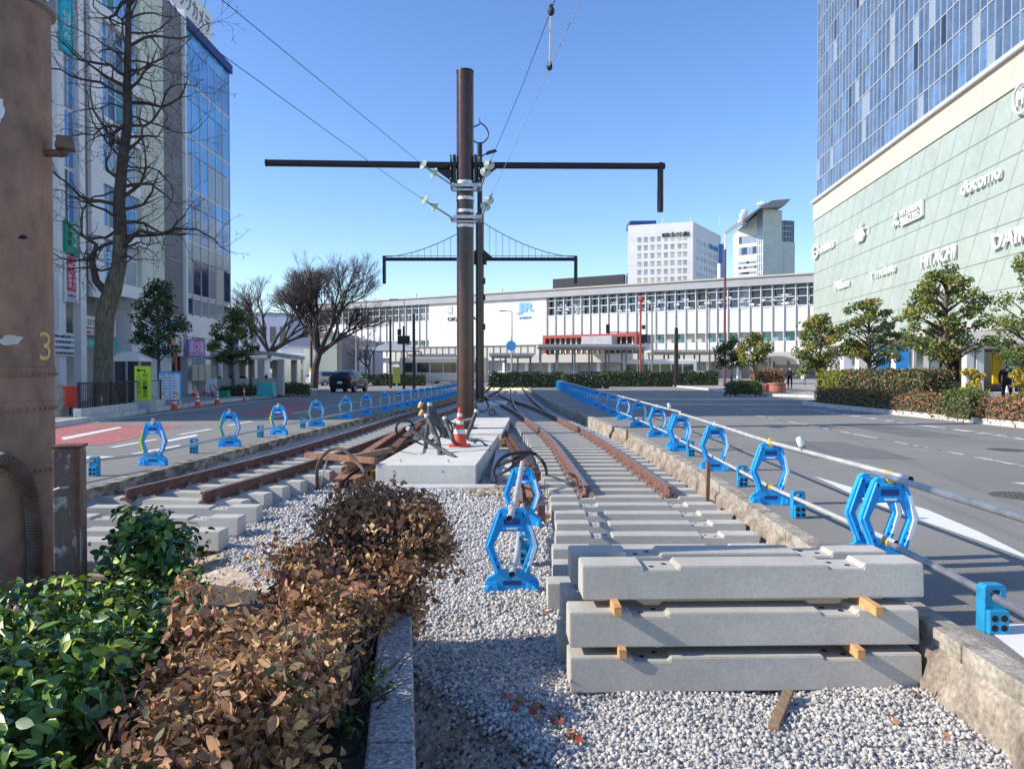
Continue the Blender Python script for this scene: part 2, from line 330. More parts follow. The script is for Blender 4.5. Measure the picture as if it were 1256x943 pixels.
tag(npmesh('ballast_bed', np.array(V), np.array(Fq), ['gravel_bed', 'dirt'], np.array(mi), smooth=True), kind='structure')
# loose ballast stones (cannot be counted)
def ico():
    t = (1+5**.5)/2
    v = np.array([(-1, t, 0), (1, t, 0), (-1, -t, 0), (1, -t, 0), (0, -1, t), (0, 1, t), (0, -1, -t), (0, 1, -t), (t, 0, -1), (t, 0, 1), (-t, 0, -1), (-t, 0, 1)])/math.sqrt(1+t*t)
    f = np.array([(0, 11, 5), (0, 5, 1), (0, 1, 7), (0, 7, 10), (0, 10, 11), (1, 5, 9), (5, 11, 4), (11, 10, 2), (10, 7, 6), (7, 1, 8), (3, 9, 4), (3, 4, 2), (3, 2, 6), (3, 6, 8), (3, 8, 9), (4, 9, 5), (2, 4, 11), (6, 2, 10), (8, 6, 7), (9, 8, 1)])
    return v, f
def stones(name, pts, sizes, mats, p, seed, label, cat='gravel'):
    rg = np.random.RandomState(seed); v, f = ico(); n = len(pts)
    var = [v*(1+rg.uniform(-.28, .28, (12, 1))) for _ in range(16)]
    VV = np.stack([var[k] for k in rg.randint(0, 16, n)])
    sc3 = rg.uniform(.6, 1.1, (n, 1, 3)); sc3[:, :, 2] *= .8; VV = VV*sc3
    q = rg.normal(0, 1, (n, 4)); q /= np.linalg.norm(q, axis=1)[:, None]; a, b, c, d = q.T
    Rm = np.stack([a*a+b*b-c*c-d*d, 2*(b*c-a*d), 2*(b*d+a*c), 2*(b*c+a*d), a*a-b*b+c*c-d*d, 2*(c*d-a*b), 2*(b*d-a*c), 2*(c*d+a*b), a*a-b*b-c*c+d*d], 1).reshape(n, 3, 3)
    VV = np.einsum('nij,nkj->nki', Rm, VV)*np.array(sizes)[:, None, None]+np.array(pts)[:, None, :]
    Fc = (f[None]+(np.arange(n)*12)[:, None, None]).reshape(-1, 3)
    o = npmesh(name, VV.reshape(-1, 3), Fc, mats, np.repeat(rg.choice(len(mats), n, p=p), 20)); return tag(o, label, cat, kind='stuff')
rg = np.random.RandomState(3); pts = []; sz = []
def scatter(x0, x1, y0, y1, dens, s0, s1):
    for _ in range(int((x1-x0)*(y1-y0)*dens)):
        x = rg.uniform(x0, x1); y = rg.uniform(y0, y1)
        if x < smooth_tab(LK, y)+.18 or x > smooth_tab(RK, y)-.2: continue
        if y < 4.7 and x < wallx(y)+.03: continue
        z, dip = bedz(x, y)
        if dip > .1 and rg.rand() > .10: continue
        pts.append((x, y, z+rg.uniform(-.004, .014))); sz.append(rg.uniform(s0, s1))
scatter(-.7, 2.6, 3.1, 5.2, 2900, .009, .018); scatter(-3.4, 2.8, 5.2, 7.5, 1700, .011, .021); scatter(-5.4, 2.9, 7.5, 10.5, 900, .015, .027); scatter(-5.4, 2.9, 10.5, 15, 420, .02, .034)
stones('loose_ballast', pts, sz, ['stone_a', 'stone_b', 'stone_c', 'stone_d'], [.42, .28, .22, .08], 5, 'pale crushed stone ballast covering the track bed')
pts2 = []; sz2 = []
for _ in range(11000):
    x = rg.uniform(-.8, .9); y = rg.uniform(2.6, 4.8)
    if x < wallx(y)+.02: continue
    z, dip = bedz(x, y)
    if dip > .05 and rg.rand() < .25+.75*math.exp(-((x-.1)**2)/.12): pts2.append((x, y, z+.003)); sz2.append(rg.uniform(.004, .016))
stones('dirt_clods', pts2, sz2, ['dirt', 'stone_d', 'soil', 'stone_b'], [.35, .25, .3, .1], 9, 'small dark grit and clods on the slope of the dug hollow', 'grit')
# kerbs
def kerb(tab, side, w_, z0, z1, y0, y1, m, name, seg=.6, gap=.008, jit=.006):
    mb = MB(); y = y0; r = random.Random(3)
    while y < y1:
        a, b = y, y+seg-gap; j = r.uniform(-jit, jit); jz = r.uniform(-jit, jit)*.7
        xa, xb = smooth_tab(tab, a)+j, smooth_tab(tab, b)+j
        if side > 0: q = [(xa, a), (xa+w_, a), (xb+w_, b), (xb, b)]
        else: q = [(xa-w_, a), (xa, a), (xb, b), (xb-w_, b)]
        mb.mi = 0
        vs = [(x, yy, z) for z in (z0, z1+jz) for x, yy in q]
        mb.add(vs, [(3, 2, 1, 0), (4, 5, 6, 7), (0, 1, 5, 4), (1, 2, 6, 5), (2, 3, 7, 6), (3, 0, 4, 7)]); y += seg
    return st(name, mb, m, bevel=.008)
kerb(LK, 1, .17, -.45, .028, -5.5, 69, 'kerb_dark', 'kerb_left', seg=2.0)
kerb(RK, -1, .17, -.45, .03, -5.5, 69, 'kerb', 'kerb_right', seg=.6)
# rough concrete footing below right kerb
mb = MB(); r = random.Random(5); n = 150; rows = []
for i in range(n):
    y = 2.6+i*.12; x = smooth_tab(RK, y)-.17
    rows.append([(x-.0-r.uniform(0, .01), y, -.06), (x-.03-r.uniform(0, .03), y, -.10+r.uniform(-.02, .02)), (x-.05-r.uniform(0, .05), y, -.22), (x-.09-r.uniform(0, .06), y, -.36)])
mb.add([p for q in rows for p in q], [(i*4+k, i*4+k+1, (i+1)*4+k+1, (i+1)*4+k) for i in range(n-1) for k in range(3)])
st('kerb_footing', mb, 'footing')
# gravel bank by the left kerb
mb = MB(); rows = []
for i in range(120):
    y = 8+i*.2; x = smooth_tab(LK, y)+.17
    rows.append([(x-.01, y, -.13+r.uniform(-.015, .015)), (x+.09, y, -.17+r.uniform(-.02, .01)), (x+.3, y, -.30)])
mb.add([p for q in rows for p in q], [(i*3+k, i*3+k+1, (i+1)*3+k+1, (i+1)*3+k) for i in range(119) for k in range(2)])
st('ballast_shoulder', mb, 'gravel_bed')
# painted markings (z 4 mm up)
def mark(name, polys, m, z=.004):
    mb = MB()
    for q in polys: mb.add([(p[0], p[1], z) for p in q], [tuple(range(len(q)))])
    return st(name, mb, m, fix=False)
g = lambda px, py: PZ(px, py)[:2]
mark('road_marking', [[g(998, 584), g(1060, 613), g(1137, 641), g(1200, 663), g(1256, 684), g(1256, 680), g(1200, 652), g(1137, 625)], [g(1205, 768), g(1262, 765), g(1330, 800), g(1330, 835), g(1262, 812)], [(6.7, 10.3), (7.9, 10.3), (7.9, 9.9), (6.9, 9.9)]], 'paint')
mark('lane_line', [[(8.0, 11), (8.1, 11), (8.3, 26), (8.2, 26)], [(11.3, 26), (11.6, 26), (11.6, 29), (11.3, 29)]]+[[(11.1+.02*k, 16.5+k*1.25), (11.45+.02*k, 16.5+k*1.25), (11.45+.02*k, 17.4+k*1.25), (11.1+.02*k, 17.4+k*1.25)] for k in range(8)], 'paint_worn')
mark('crossing_line', [[(5, 34.2), (26, 34.2), (26, 34.7), (5, 34.7)], [(5, 40.5), (28, 40.5), (28, 41.2), (5, 41.2)], [(9, 30), (13, 29.6), (13, 29.85), (9, 30.25)]], 'paint')
mark('bus_lane_paint', [[g(60, 545), g(128, 546), g(225, 522), g(60, 519)], [g(290, 508), g(352, 512), g(398, 494), g(350, 492)]], 'paint_red')
mark('lane_line', [[g(75, 537), g(78, 540), g(150, 525), g(147, 523.5)], [g(200, 541), g(240, 533), g(243, 535), g(203, 543)], [g(105, 560), g(140, 560), g(140, 563), g(105, 563)], [(-7.55, 9), (-7.4, 9), (-7.35, 12), (-7.5, 12)], [g(160, 557), g(170, 559), g(225, 548), g(220, 546)]]+[[(-7.9+.03*k, 15+3*k), (-7.75+.03*k, 15+3*k), (-7.7+.03*k, 16.8+3*k), (-7.85+.03*k, 16.8+3*k)] for k in range(8)]+[[(-12.2, 20+k*.1), (-12.05, 20), (-12.6, 50), (-12.75, 50)] for k in range(1)], 'paint', z=.008)
# pavements
def slab_poly(name, poly, z, m, km):
    mb = MB(); n = len(poly); mb.add([(x, y, z) for x, y in poly], [tuple(range(n))]); st(name, mb, m, fix=False)
def kerbline(pts, h, w_, m, name):
    mb = MB()
    for (a, b), (c, d) in zip(pts, pts[1:]):
        L = math.hypot(c-a, d-b); k = max(1, int(L/.9)); ang = math.atan2(d-b, c-a)
        for i in range(k):
            t = (i+.5)/k; mb.box((a+(c-a)*t, b+(d-b)*t, h/2-.02), (L/k-.012, w_, h+.04), rz=ang)
    st(name, mb, m, bevel=.012)
LP = [(-11.6, 14), (-12.3, 21), (-13.3, 29), (-13.9, 36), (-13.8, 56), (-14.2, 90)]
slab_poly('pavement', LP+[(-60, 90), (-60, 14)], .13, 'pave', None); kerbline(LP, .15, .18, 'kerb_pale', 'pavement_kerb')
RP = [(14.0, 12), (13.5, 20), (13.1, 28), (12.9, 34.0), (13.6, 35.2), (16.5, 36.5), (24, 37.5)]
slab_poly('pavement', RP+[(60, 37.5), (60, 12)], .13, 'pave', None); kerbline(RP, .16, .2, 'kerb_pale', 'pavement_kerb')
RP2 = [(60, 42), (22, 42), (17, 43), (15.3, 46), (15.5, 80), (20, 120)]
slab_poly('plaza', RP2+[(90, 120), (90, 42)], .125, 'pave', None); kerbline(RP2, .15, .2, 'kerb_pale', 'pavement_kerb')
mb = MB()
rh = random.Random(2); prev = None; pts = []
for i in range(60): pts.append((-1500+i*40, 1700, 12+(105+25*math.sin(i*.9)+12*math.sin(i*2.3))/(1+math.exp((i-25.5)*1.1))))
vs = [(x, y, z) for x, y, z in pts]+[(x, y-500, -2) for x, y, z in pts]+[(x, y+500, -2) for x, y, z in pts]; n = 60
mb.add(vs, [(i, i+1, n+i+1, n+i) for i in range(n-1)]+[(i, 2*n+i, 2*n+i+1, i+1) for i in range(n-1)]); st('hills', mb, 'hill', smooth=True)

# ------------------------------------------------------------------ sleepers and rails
def sleeper_mb(name, parent):
    prof = [(-1, 0), (-1, .195), (-.65, .195), (-.645, .168), (-.44, .168), (-.435, .19), (.435, .19), (.44, .168), (.645, .168), (.65, .195), (1, .195), (1, 0)]
    mb = MB(); n = len(prof); vs = []
    for s in (-1, 1):
        for x, z in prof: vs.append((x, s*(.125-.012*z/.195), z))
    fs = [(i, (i+1) % n, (i+1) % n+n, i+n) for i in range(n)]
    # side faces as strips
    tops = [1, 2, 3, 4, 5, 6, 7, 8, 9, 10]
    mb.add(vs, fs)
    for s, o in ((0, 0), (1, n)):
        # fan with bottom edge split: polygon is simple, one n-gon
        mb.add([vs[o+i] for i in range(n)], [tuple(range(n))])
    bm = mb.build(name, ['sleeper', 'hole'], parent)
    me = bm.data; b = bmesh.new(); b.from_mesh(me); bmesh.ops.remove_doubles(b, verts=b.verts[:], dist=1e-5); bmesh.ops.recalc_face_normals(b, faces=b.faces[:])
    bmesh.ops.bevel(b, geom=[e for e in b.edges if e.calc_face_angle(0) > .6], offset=.006, segments=2, affect='EDGES')
    # bolt holes
    for x in (-.585, -.5, .5, .585):
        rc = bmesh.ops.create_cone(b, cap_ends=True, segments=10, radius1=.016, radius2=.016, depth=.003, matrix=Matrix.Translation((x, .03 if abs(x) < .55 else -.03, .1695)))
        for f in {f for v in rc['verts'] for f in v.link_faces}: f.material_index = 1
    b.to_mesh(me); b.free(); return bm
sl0 = sleeper_mb('concrete_sleeper', None)
tag(sl0, 'uppermost front concrete sleeper of the nearest stack', 'sleeper', 'concrete sleepers stacked in the foreground')
ZS = -.095+CAMZ-1.5
stack = [  # (x centre, y centre, z base, rz, label)
 (1.405, 4.56, .18, .03, 'top concrete sleeper at the front of the foreground stack'),
 (1.325, 4.46, -.06, .026, 'middle front concrete sleeper of the foreground stack, between wood blocks'),
 (1.325, 4.42, -.30, .030, 'bottom front concrete sleeper of the foreground stack, on the ballast'),
 (1.37, 4.93, .165, .02, 'top concrete sleeper in the back row of the stack'),
 (1.31, 4.86, -.06, .02, 'middle concrete sleeper in the back row of the stack'),
 (1.29, 4.86, -.30, .02, 'bottom concrete sleeper in the back row of the stack')]
first = True
for x, y, z, rz, lb in stack:
    if first: o = sl0; first = False
    else: o = sl0.copy(); col.objects.link(o)
    o.location = (x, y, z); o.rotation_euler = (0, 0, rz); tag(o, lb, 'sleeper', 'concrete sleepers stacked in the foreground')
# timber spacers
for px, py, z, y, lb, ln in ((756, 742, .135, 4.56, 'orange wood block under the left of the top sleeper', .62), (1072, 750, .135, 4.52, 'orange wood block under the right of the top sleeper', .66),
        (762, 794, -.105, 4.48, 'orange wood block under the left of the middle sleeper', .62), (1050, 802, -.105, 4.46, 'orange wood block under the right of the middle sleeper', .64)):
    p = PY(px, py, 4.33); o = MB().b(-.022, .022, 0, ln, 0, .056).build('wood_spacer', 'wood_new', bevel=.003); o.location = (p.x, 4.26, z-.003); o.rotation_euler = (0, 0, .02)
    tag(o, lb, 'wood block', 'wood spacers between stacked sleepers')
loose = [(673, 905, 610, 9.55), (673, 905, 620, 9.0), (679, 905, 631, 8.42), (0, 0, 0, 7.87), (0, 0, 0, 7.3), (0, 0, 0, 6.78), (0, 0, 0, 6.25)]
offs = [(1.47, 9.35, .01), (1.49, 8.78, -.008), (1.47, 8.2, .01), (1.43, 7.63, .0), (1.37, 7.05, .012), (1.34, 6.45, -.01), (1.27, 5.92, .015)]
ords = ['farthest', 'sixth', 'fifth', 'fourth', 'third', 'second', 'nearest']
for (x, y, rz), od in zip(offs, ords):
    o = sl0.copy(); col.objects.link(o); o.location = (x, y, ZB+.005); o.rotation_euler = (0, 0, rz)
    tag(o, f'{od} bare concrete sleeper between the stack and the right rail ends', 'sleeper', 'bare concrete sleepers laid on the ballast')
o = sl0.copy(); col.objects.link(o); o.location = (1.36, 5.42, ZB+.01); o.rotation_euler = (0, 0, .01); tag(o, 'concrete sleeper tucked close behind the stack, its left end showing', 'sleeper', 'bare concrete sleepers laid on the ballast')
for x, y, rz, lb in ((-4.02, 9.17, .02, 'loose concrete sleeper just in front of the left rail ends'), (-4.0, 8.55, -.03, 'second loose concrete sleeper from the left rail ends'), (-3.93, 7.85, -.05, 'third loose concrete sleeper from the left rail ends'), (-4.05, 7.38, -.04, 'nearest loose concrete sleeper behind the green shrub')):
    o = sl0.copy(); col.objects.link(o); o.location = (x, y, ZB+.005); o.rotation_euler = (0, 0, rz); tag(o, lb, 'sleeper', 'loose concrete sleepers in front of left track')
TL = [(9.3, -4.36), (12.5, -3.86), (15.5, -3.62), (20, -3.4), (24, -3.28), (30, -2.9), (40, -2.25), (55, -1.7), (70, -1.4)]
TR = [(9.7, 1.5), (13.4, 1.47), (17.2, 1.42), (20, 1.27), (22.7, 1.08), (28, .7), (33.6, .22), (40, -.62), (50, -1.4), (60, -1.55), (70, -1.4)]
TB = [(24, 1.0), (30, .72), (36, .6), (45, .5), (70, .4)]
def sm(tab, y): return sum(interp(tab, y+k*.9) for k in (-2, -1, 0, 1, 2))/5
kb = MB()
clipm = MB().box((0, 0, 0), (.09, .07, .035)).box((.02, 0, .025), (.04, .035, .04)); 
clip0 = clipm.build('rail_clip', 'clip'); clip_me = clip0.data; bpy.data.objects.remove(clip0)
def lay(tab, y0, y1, pitch, label, group, nclip):
    y = y0; k = 0
    while y < y1:
        x = sm(tab, y); a = math.atan2(sm(tab, y+.3)-sm(tab, y-.3), .6) if y > y0+1 else math.atan2(sm(tab, y+.6)-sm(tab, y), .6)
        o = sl0.copy(); col.objects.link(o); o.location = (x+R_.uniform(-.015, .015), y, ZB+.005); o.rotation_euler = (0, 0, -a+R_.uniform(-.006, .006))
        tag(o, label, 'sleeper', group)
        if k < nclip:
            for xx in (-.63, -.44, .44, .63):
                c = bpy.data.objects.new('rail_clip', clip_me); col.objects.link(c); c.parent = o; c.location = (xx, 0, .185); c.rotation_euler = (0, 0, math.pi if xx in (-.44, .63) else 0)
        y += pitch; k += 1
lay(TR, 9.93, 38, .56, 'concrete sleeper clipped under the rails of the right track', 'concrete sleepers under the right track', 24)
lay(TL, 9.72, 40, .56, 'concrete sleeper clipped under the rails of the left track', 'concrete sleepers under the left track', 24)
def rail(tab, off, y0, y1, label):
    ys_ = [y0]; 
    while ys_[-1] < y1: ys_.append(ys_[-1]+.5)
    prof = [(-.062, 0), (-.062, .012), (-.012, .028), (-.010, .115), (-.032, .125), (-.032, .150), (.032, .150), (.032, .125), (.010, .115), (.012, .028), (.062, .012), (.062, 0)]
    mb = MB(); n = len(prof); vs = []
    for y in ys_:
        x = sm(tab, y); x2 = sm(tab, y+.5); t = Vector((x2-x, .5, 0)).normalized(); nn = Vector((t.y, -t.x, 0))
        for a, z in prof: vs.append(Vector((x, y, ZB+.178+z))+nn*(off+a))
    fs = []; k = len(ys_)
    for i in range(k-1):
        for j in range(n): fs.append((i*n+j, i*n+(j+1) % n, (i+1)*n+(j+1) % n, (i+1)*n+j))
    fs.append(tuple(range(n))); fs.append(tuple((k-1)*n+j for j in range(n)))
    mb.add(vs, fs)
    for q, f in enumerate(fs):
        if q < (k-1)*n and q % n == 5: mb.m[q] = 1
    tag(mb.build('rail', ['rust', 'rail_top']), label, 'rail', 'rusty rails of the two tracks')
rail(TR, -.535, 9.95, 69, 'left rail of the right track, curving away'); rail(TR, .535, 9.85, 69, 'right rail of the right track, beside the kerb')
rail(TL, -.535, 9.55, 69, 'left rail of the left track, next to the left kerb'); rail(TL, .535, 9.5, 69, 'right rail of the left track, beside the steel beams')
rail(TB, -.535, 25, 69, 'left rail of the far branch beyond the turnout'); rail(TB, .535, 25, 69, 'right rail of the far branch beyond the turnout')

# ------------------------------------------------------------------ hexagonal pipe barriers
def mir(P): return P+[(-a, b) for a, b in reversed(P)]
def leaf_part(parent, y0, th, yel, num):
    fn = lambda a, b, t: (a, t, b)
    out = mir([(.035, .655), (.035, .69), (.085, .695), (.118, .67), (.155, .575), (.217, .40), (.217, .365), (.15, .20), (.14, .15), (.20, .12), (.222, .08), (.222, .0), (.14, .0)])
    inn = mir([(.015, .505), (.03, .505), (.07, .505), (.098, .50), (.118, .455), (.150, .39), (.150, .375), (.10, .24), (.085, .19), (.08, .186), (.06, .186), (.04, .186), (.02, .186)])
    mb = MB(); mb.ring(out, inn, fn, y0-th/2, y0+th/2)
    # raised ribs, foot lobes
    for s in (-1, 1):
        mb.box((s*.165, y0, .05), (.10, th+.05, .085), taper=.8); mb.sphere((s*.19, y0-th/2-.012, .045), .032, 10, 5, (1, .5, 1))
        mb.tube([(s*.10, y0-th/2-.004, .66), (s*.195, y0-th/2-.004, .385), (s*.115, y0-th/2-.004, .17)], .012, 6)
    mb.box((0, y0-th/2-.004, .53), (.17, .016, .02)); mb.box((0, y0-th/2-.004, .635), (.17, .016, .02)); mb.box((0, y0, .03), (.2, th*.8, .06))
    fr = mb.build('frame', 'blue', parent, bevel=.006)
    h = MB()
    for s in (-1, 1):
        for z, x in ((.64, .095), (.57, .13), (.27, .145), (.215, .12)):
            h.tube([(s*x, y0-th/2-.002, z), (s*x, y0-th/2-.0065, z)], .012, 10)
    h.build('bolt_hole', 'hole', fr); MB().box((0, y0-th/2-.003, .582), (.13, .008, .045)).build('grip_slot_shade', 'navy', fr)  # navy strip on the crossbar paints the shade of the grip recess
    for s, m_ in ((1, 'reflect_white'), (-1, 'reflect_yellow' if yel else None)):
        if not m_: continue
        q = [(.135, .56), (.158, .56), (.203, .39), (.203, .375), (.153, .225), (.128, .225), (.172, .375), (.172, .39)]
        e = MB().prism([(s*a, b) for a, b in q], fn, y0-th/2-.022, y0-th/2-.001); e.build('reflector', m_, parent)
    MB().box((0, y0-th/2-.001, .085), (.15, .006, .035)).build('foot_slot_shade', 'navy', fr); lb = MB().box((0, y0-th/2-.0145, .530), (.09, .004, .016)); lb.build('name_plate', 'reflect_white', parent)  # navy strip at the foot paints the shade of its recess
def barrier(label, cat, group, double, yel, clampm):
    t = thing('pipe_barrier', label, cat, (0, 0, 0), 0, group)
    leaf_part(t, 0, .055, yel, 1)
    if double: leaf_part(t, .24, .05, yel, 2)
    MB().tube([(0, -.05, .685), (0, .05, .685)], .032, 10).box((0, 0, .735), (.03, .06, .02)).build('clamp', clampm, t)
    MB().tube([(0, -.045, .20), (0, .045, .20)], .033, 10).build('clamp', clampm, t)
    MB().box((-.0, 0, .17), (.03, .03, .05)).build('clamp_stem', 'galv_dull', t)
    return t
GR = 'blue pipe barriers along the right road'; GL = 'blue pipe barriers along the left road'
bd = barrier('big blue double-framed barrier nearest the camera, beside the sleeper stack', 'barrier', GR, True, False, 'yellow'); bd.location = (2.86, 5.83, 0)
bs = barrier('second blue barrier of the right row, with one frame and yellow clamps', 'barrier', GR, False, False, 'yellow'); bs.location = (2.9, 8.62, 0); bs.rotation_euler = (0, 0, .0)
rpos = [(3.05, 11.55), (3.16, 14.4), (3.31, 17.5), (3.38, 20.5), (3.42, 23.6)]
nm = ['third', 'fourth', 'fifth', 'sixth', 'seventh']
bw = barrier('third blue barrier of the right row, behind the wooden stake', 'barrier', GR, False, False, 'galv_dull'); bw.location = (3.05, 11.55, 0)
kd = [(c, list(c.children)) for c in bd.children]; ks = [(c, list(c.children)) for c in bw.children]
for (x, y), q in zip(rpos[1:], nm[1:]):
    dup(bd if q == 'fourth' else bw, (x, y, 0), R_.uniform(-.08, .08), f'{q} blue barrier counting away along the right road', GR, kd if q == 'fourth' else ks)
y = 26.6
while y < 66:
    dup(bw, (3.45+.012*(y-23.6), y, 0), R_.uniform(-.1, .1), 'small distant blue barrier towards the station end of the right row', GR, ks); y += 1.5 if y > 30 else 3
by = barrier('nearest blue barrier of the left row, yellow and white strips', 'barrier', GL, False, True, 'galv_dull')
lpos = [(-5.7, 12.2, .0), (-5.63, 15.3, .1), (-5.5, 18.1, -.1), (-5.3, 20.8, .15), (-5.2, 24, .2), (-5.07, 26.7, .1), (-4.83, 29.2, .1)]
by.location = (-5.7, 12.2, 0); ky = [(c, list(c.children)) for c in by.children]
byd = barrier('fifth blue barrier of the left row, doubled frame', 'barrier', GL, True, True, 'galv_dull'); byd.location = (-5.2, 24, 0); byd.rotation_euler = (0, 0, .2)
for k, (x, y, rz) in enumerate(lpos):
    if k in (0, 4): continue
    dup(by, (x, y, 0), rz, f"{['', 'second', 'third', 'fourth', '', 'sixth', 'seventh'][k]} blue barrier counting away along the left kerb", GL, ky)
y = 31.2
while y < 62:
    dup(by, (smooth_tab(LK, y)-.35, y, 0), R_.uniform(-.1, .2), 'small distant blue barrier towards the station end of the left row', GL, ky); y += 1.6
# middle pair on the ballast
bm1 = dup(bw, (0.0, 6.27, ZB+.0), 0.02, 'blue barrier standing on the ballast left of the bare sleepers, nearer one', 'blue barriers on the ballast', ks)
bm2 = dup(bw, (.12, 8.9, ZB+.0), -.12, 'farther blue barrier on the ballast, below the black cable loop', 'blue barriers on the ballast', ks)
# small weighted pipe feet
def foot(label, loc, rz, group, m='blue_old'):
    t = thing('pipe_stand', label, 'pipe foot', loc, rz, group)
    fn = lambda a, b, t_: (a, t_, b)
    mb = MB().ring([(-.065, 0), (.065, 0), (.065, .26), (.05, .275), (-.05, .275), (-.065, .26)], [(-.03, .215), (.03, .215), (.03, .238), (.028, .245), (-.028, .245), (-.03, .238)], fn, -.035, .035)
    mb.box((0, -.055, .07), (.115, .045, .135)); mb.box((-.06, 0, .13), (.012, .085, .26)); mb.build('body', m, t, bevel=.006)
    h = MB()
    for x in (-.027, .027):
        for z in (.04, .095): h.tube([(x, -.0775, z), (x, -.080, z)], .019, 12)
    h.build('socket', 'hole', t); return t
f0 = foot('small weathered blue pipe foot at the right edge on the white line', (2.77, 4.42, 0), .0, 'small blue pipe feet')
fk = [(c, list(c.children)) for c in f0.children]
for p, lb in (((2.93, 7.86, 0), 'small blue pipe foot just in front of the second right barrier'), ((3.0, 10.0, 0), 'small blue pipe foot just behind the second right barrier'), ((3.14, 13.5, 0), 'small blue pipe foot before the fourth right barrier'),
              ((-5.98, 11.0, 0), 'small blue pipe foot on the left road beside the rusty box'), ((-5.8, 14.0, 0), 'small blue pipe foot between the first two left barriers'), ((-5.7, 17.4, 0), 'small blue pipe foot left of the third left barrier'), ((-5.5, 20.2, 0), 'small blue pipe foot left of the fourth left barrier'), ((.13, 7.2, ZB), 'small blue pipe foot on the ballast behind the middle barrier')):
    dup(f0, p, R_.uniform(-.1, .1), lb, None, fk)
# pipes
def pipe(pts, r_, m, label, group='grey pipes of the barriers'):
    mb = MB().tube(pts, r_, 14, cap=False); o = mb.build('barrier_pipe', m, smooth=True)
    e = MB()
    for p, q in ((pts[0], pts[1]), (pts[-1], pts[-2])):
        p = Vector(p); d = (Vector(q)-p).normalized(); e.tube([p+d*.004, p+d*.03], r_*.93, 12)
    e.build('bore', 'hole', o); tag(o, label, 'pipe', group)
RP_ = [(2.72, 2.6)]+[(2.86, 5.83), (2.9, 8.62)]+rpos
pipe([(2.70, 1.6, .70), (2.79, 4.3, .70), (2.86, 6.05, .70)], .025, 'galv', 'thick galvanized upper pipe running out of the right edge')
pipe([(2.86, 5.5, .725), (2.9, 8.62, .70), (3.05, 11.55, .70), (3.16, 14.4, .70)], .021, 'galv_dull', 'upper pipe between the first and fourth right barriers')
pipe([(3.16, 14.3, .73)]+[(x, y, .70) for x, y in rpos[2:]]+[(3.5, 30, .70), (3.7, 45, .70), (3.9, 62, .70)], .021, 'galv_dull', 'far upper pipe along the right barriers')
pipe([(2.62, 1.6, .20), (2.77, 4.3, .20), (2.86, 5.9, .20)], .025, 'galv', 'thick lower pipe from the first right barrier to the right edge')
pipe([(2.86, 5.7, .22), (2.9, 8.62, .20), (3.05, 11.55, .20), (3.16, 14.4, .20)], .021, 'galv_dull', 'lower pipe between the first and fourth right barriers')
pipe([(3.16, 14.3, .23)]+[(x, y, .20) for x, y in rpos[2:]]+[(3.5, 30, .20)], .021, 'galv_dull', 'far lower pipe along the right barriers')
pipe([(-6.2, 9.2, .24), (-5.98, 11, .22), (-5.7, 12.2, .20), (-5.63, 15.3, .20), (-5.5, 18.1, .20)], .021, 'galv_dull', 'lower pipe between the rusty box and the first left barriers')
pipe([(-5.5, 18.1, .22), (-5.3, 20.8, .2), (-5.2, 24, .2), (-5.07, 26.7, .2), (-4.83, 29.2, .2), (-4.2, 40, .2)], .021, 'galv_dull', 'far lower pipe along the left barriers')
pipe([(-.02, 5.98, .35), (.02, 6.4, .375), (.12, 8.9, .44)], .026, 'galv_dull', 'pale upper pipe between the two barriers on the ballast')
pipe([(0.0, 6.08, -.115), (.04, 6.6, -.11), (.12, 8.9, -.06)], .026, 'galv_dull', 'pale lower pipe between the two barriers on the ballast')
# warning lamps on the pipe
for k, (x, y, lb) in enumerate(((3.02, 8.05, 'clear warning lamp leaning on the right upper pipe'), (3.55, 21.6, 'far clear warning lamp on the right upper pipe'))):
    p = Vector((2.885, 7.6, .735)) if k == 0 else Vector((3.22, 15.6, .735))
    t = thing('warning_lamp', lb, 'lamp', (p.x, p.y, p.z-.0), 0, 'warning lamps on the pipes')
    MB().tube([(.0, 0, -.01), (-.005, 0, .03)], .028, 10).build('base', 'alu_dark', t)
    MB().lathe((-.008, 0, .03), [(.030, 0), (.034, .02), (.034, .07), (.026, .09), (.01, .095)], 12).build('lens', 'clear', t, smooth=True)
    t.rotation_euler = (0, -.35, 0)
# wooden stakes
for px, top, bot, lb, wd in ((868, 566, 622, 'brown wooden stake driven in beside the right kerb', .05), (769, 527, 547, 'short pale stake beside the right kerb farther on', .05), (708, 503, 520, 'thin dark stake beside the far right kerb', .04)):
    p = PZ(px, bot, ZB+.05 if px != 868 else -.25); q = PY(px, top, p.y); h = q.z-p.z
    tag(MB().box((p.x, p.y, p.z+h/2-.04), (wd, .03, h+.08), rz=.1, ry=.02).build('wooden_stake', 'wood_brown' if px != 769 else 'wood_old', bevel=.003), lb, 'stake', 'wooden stakes')
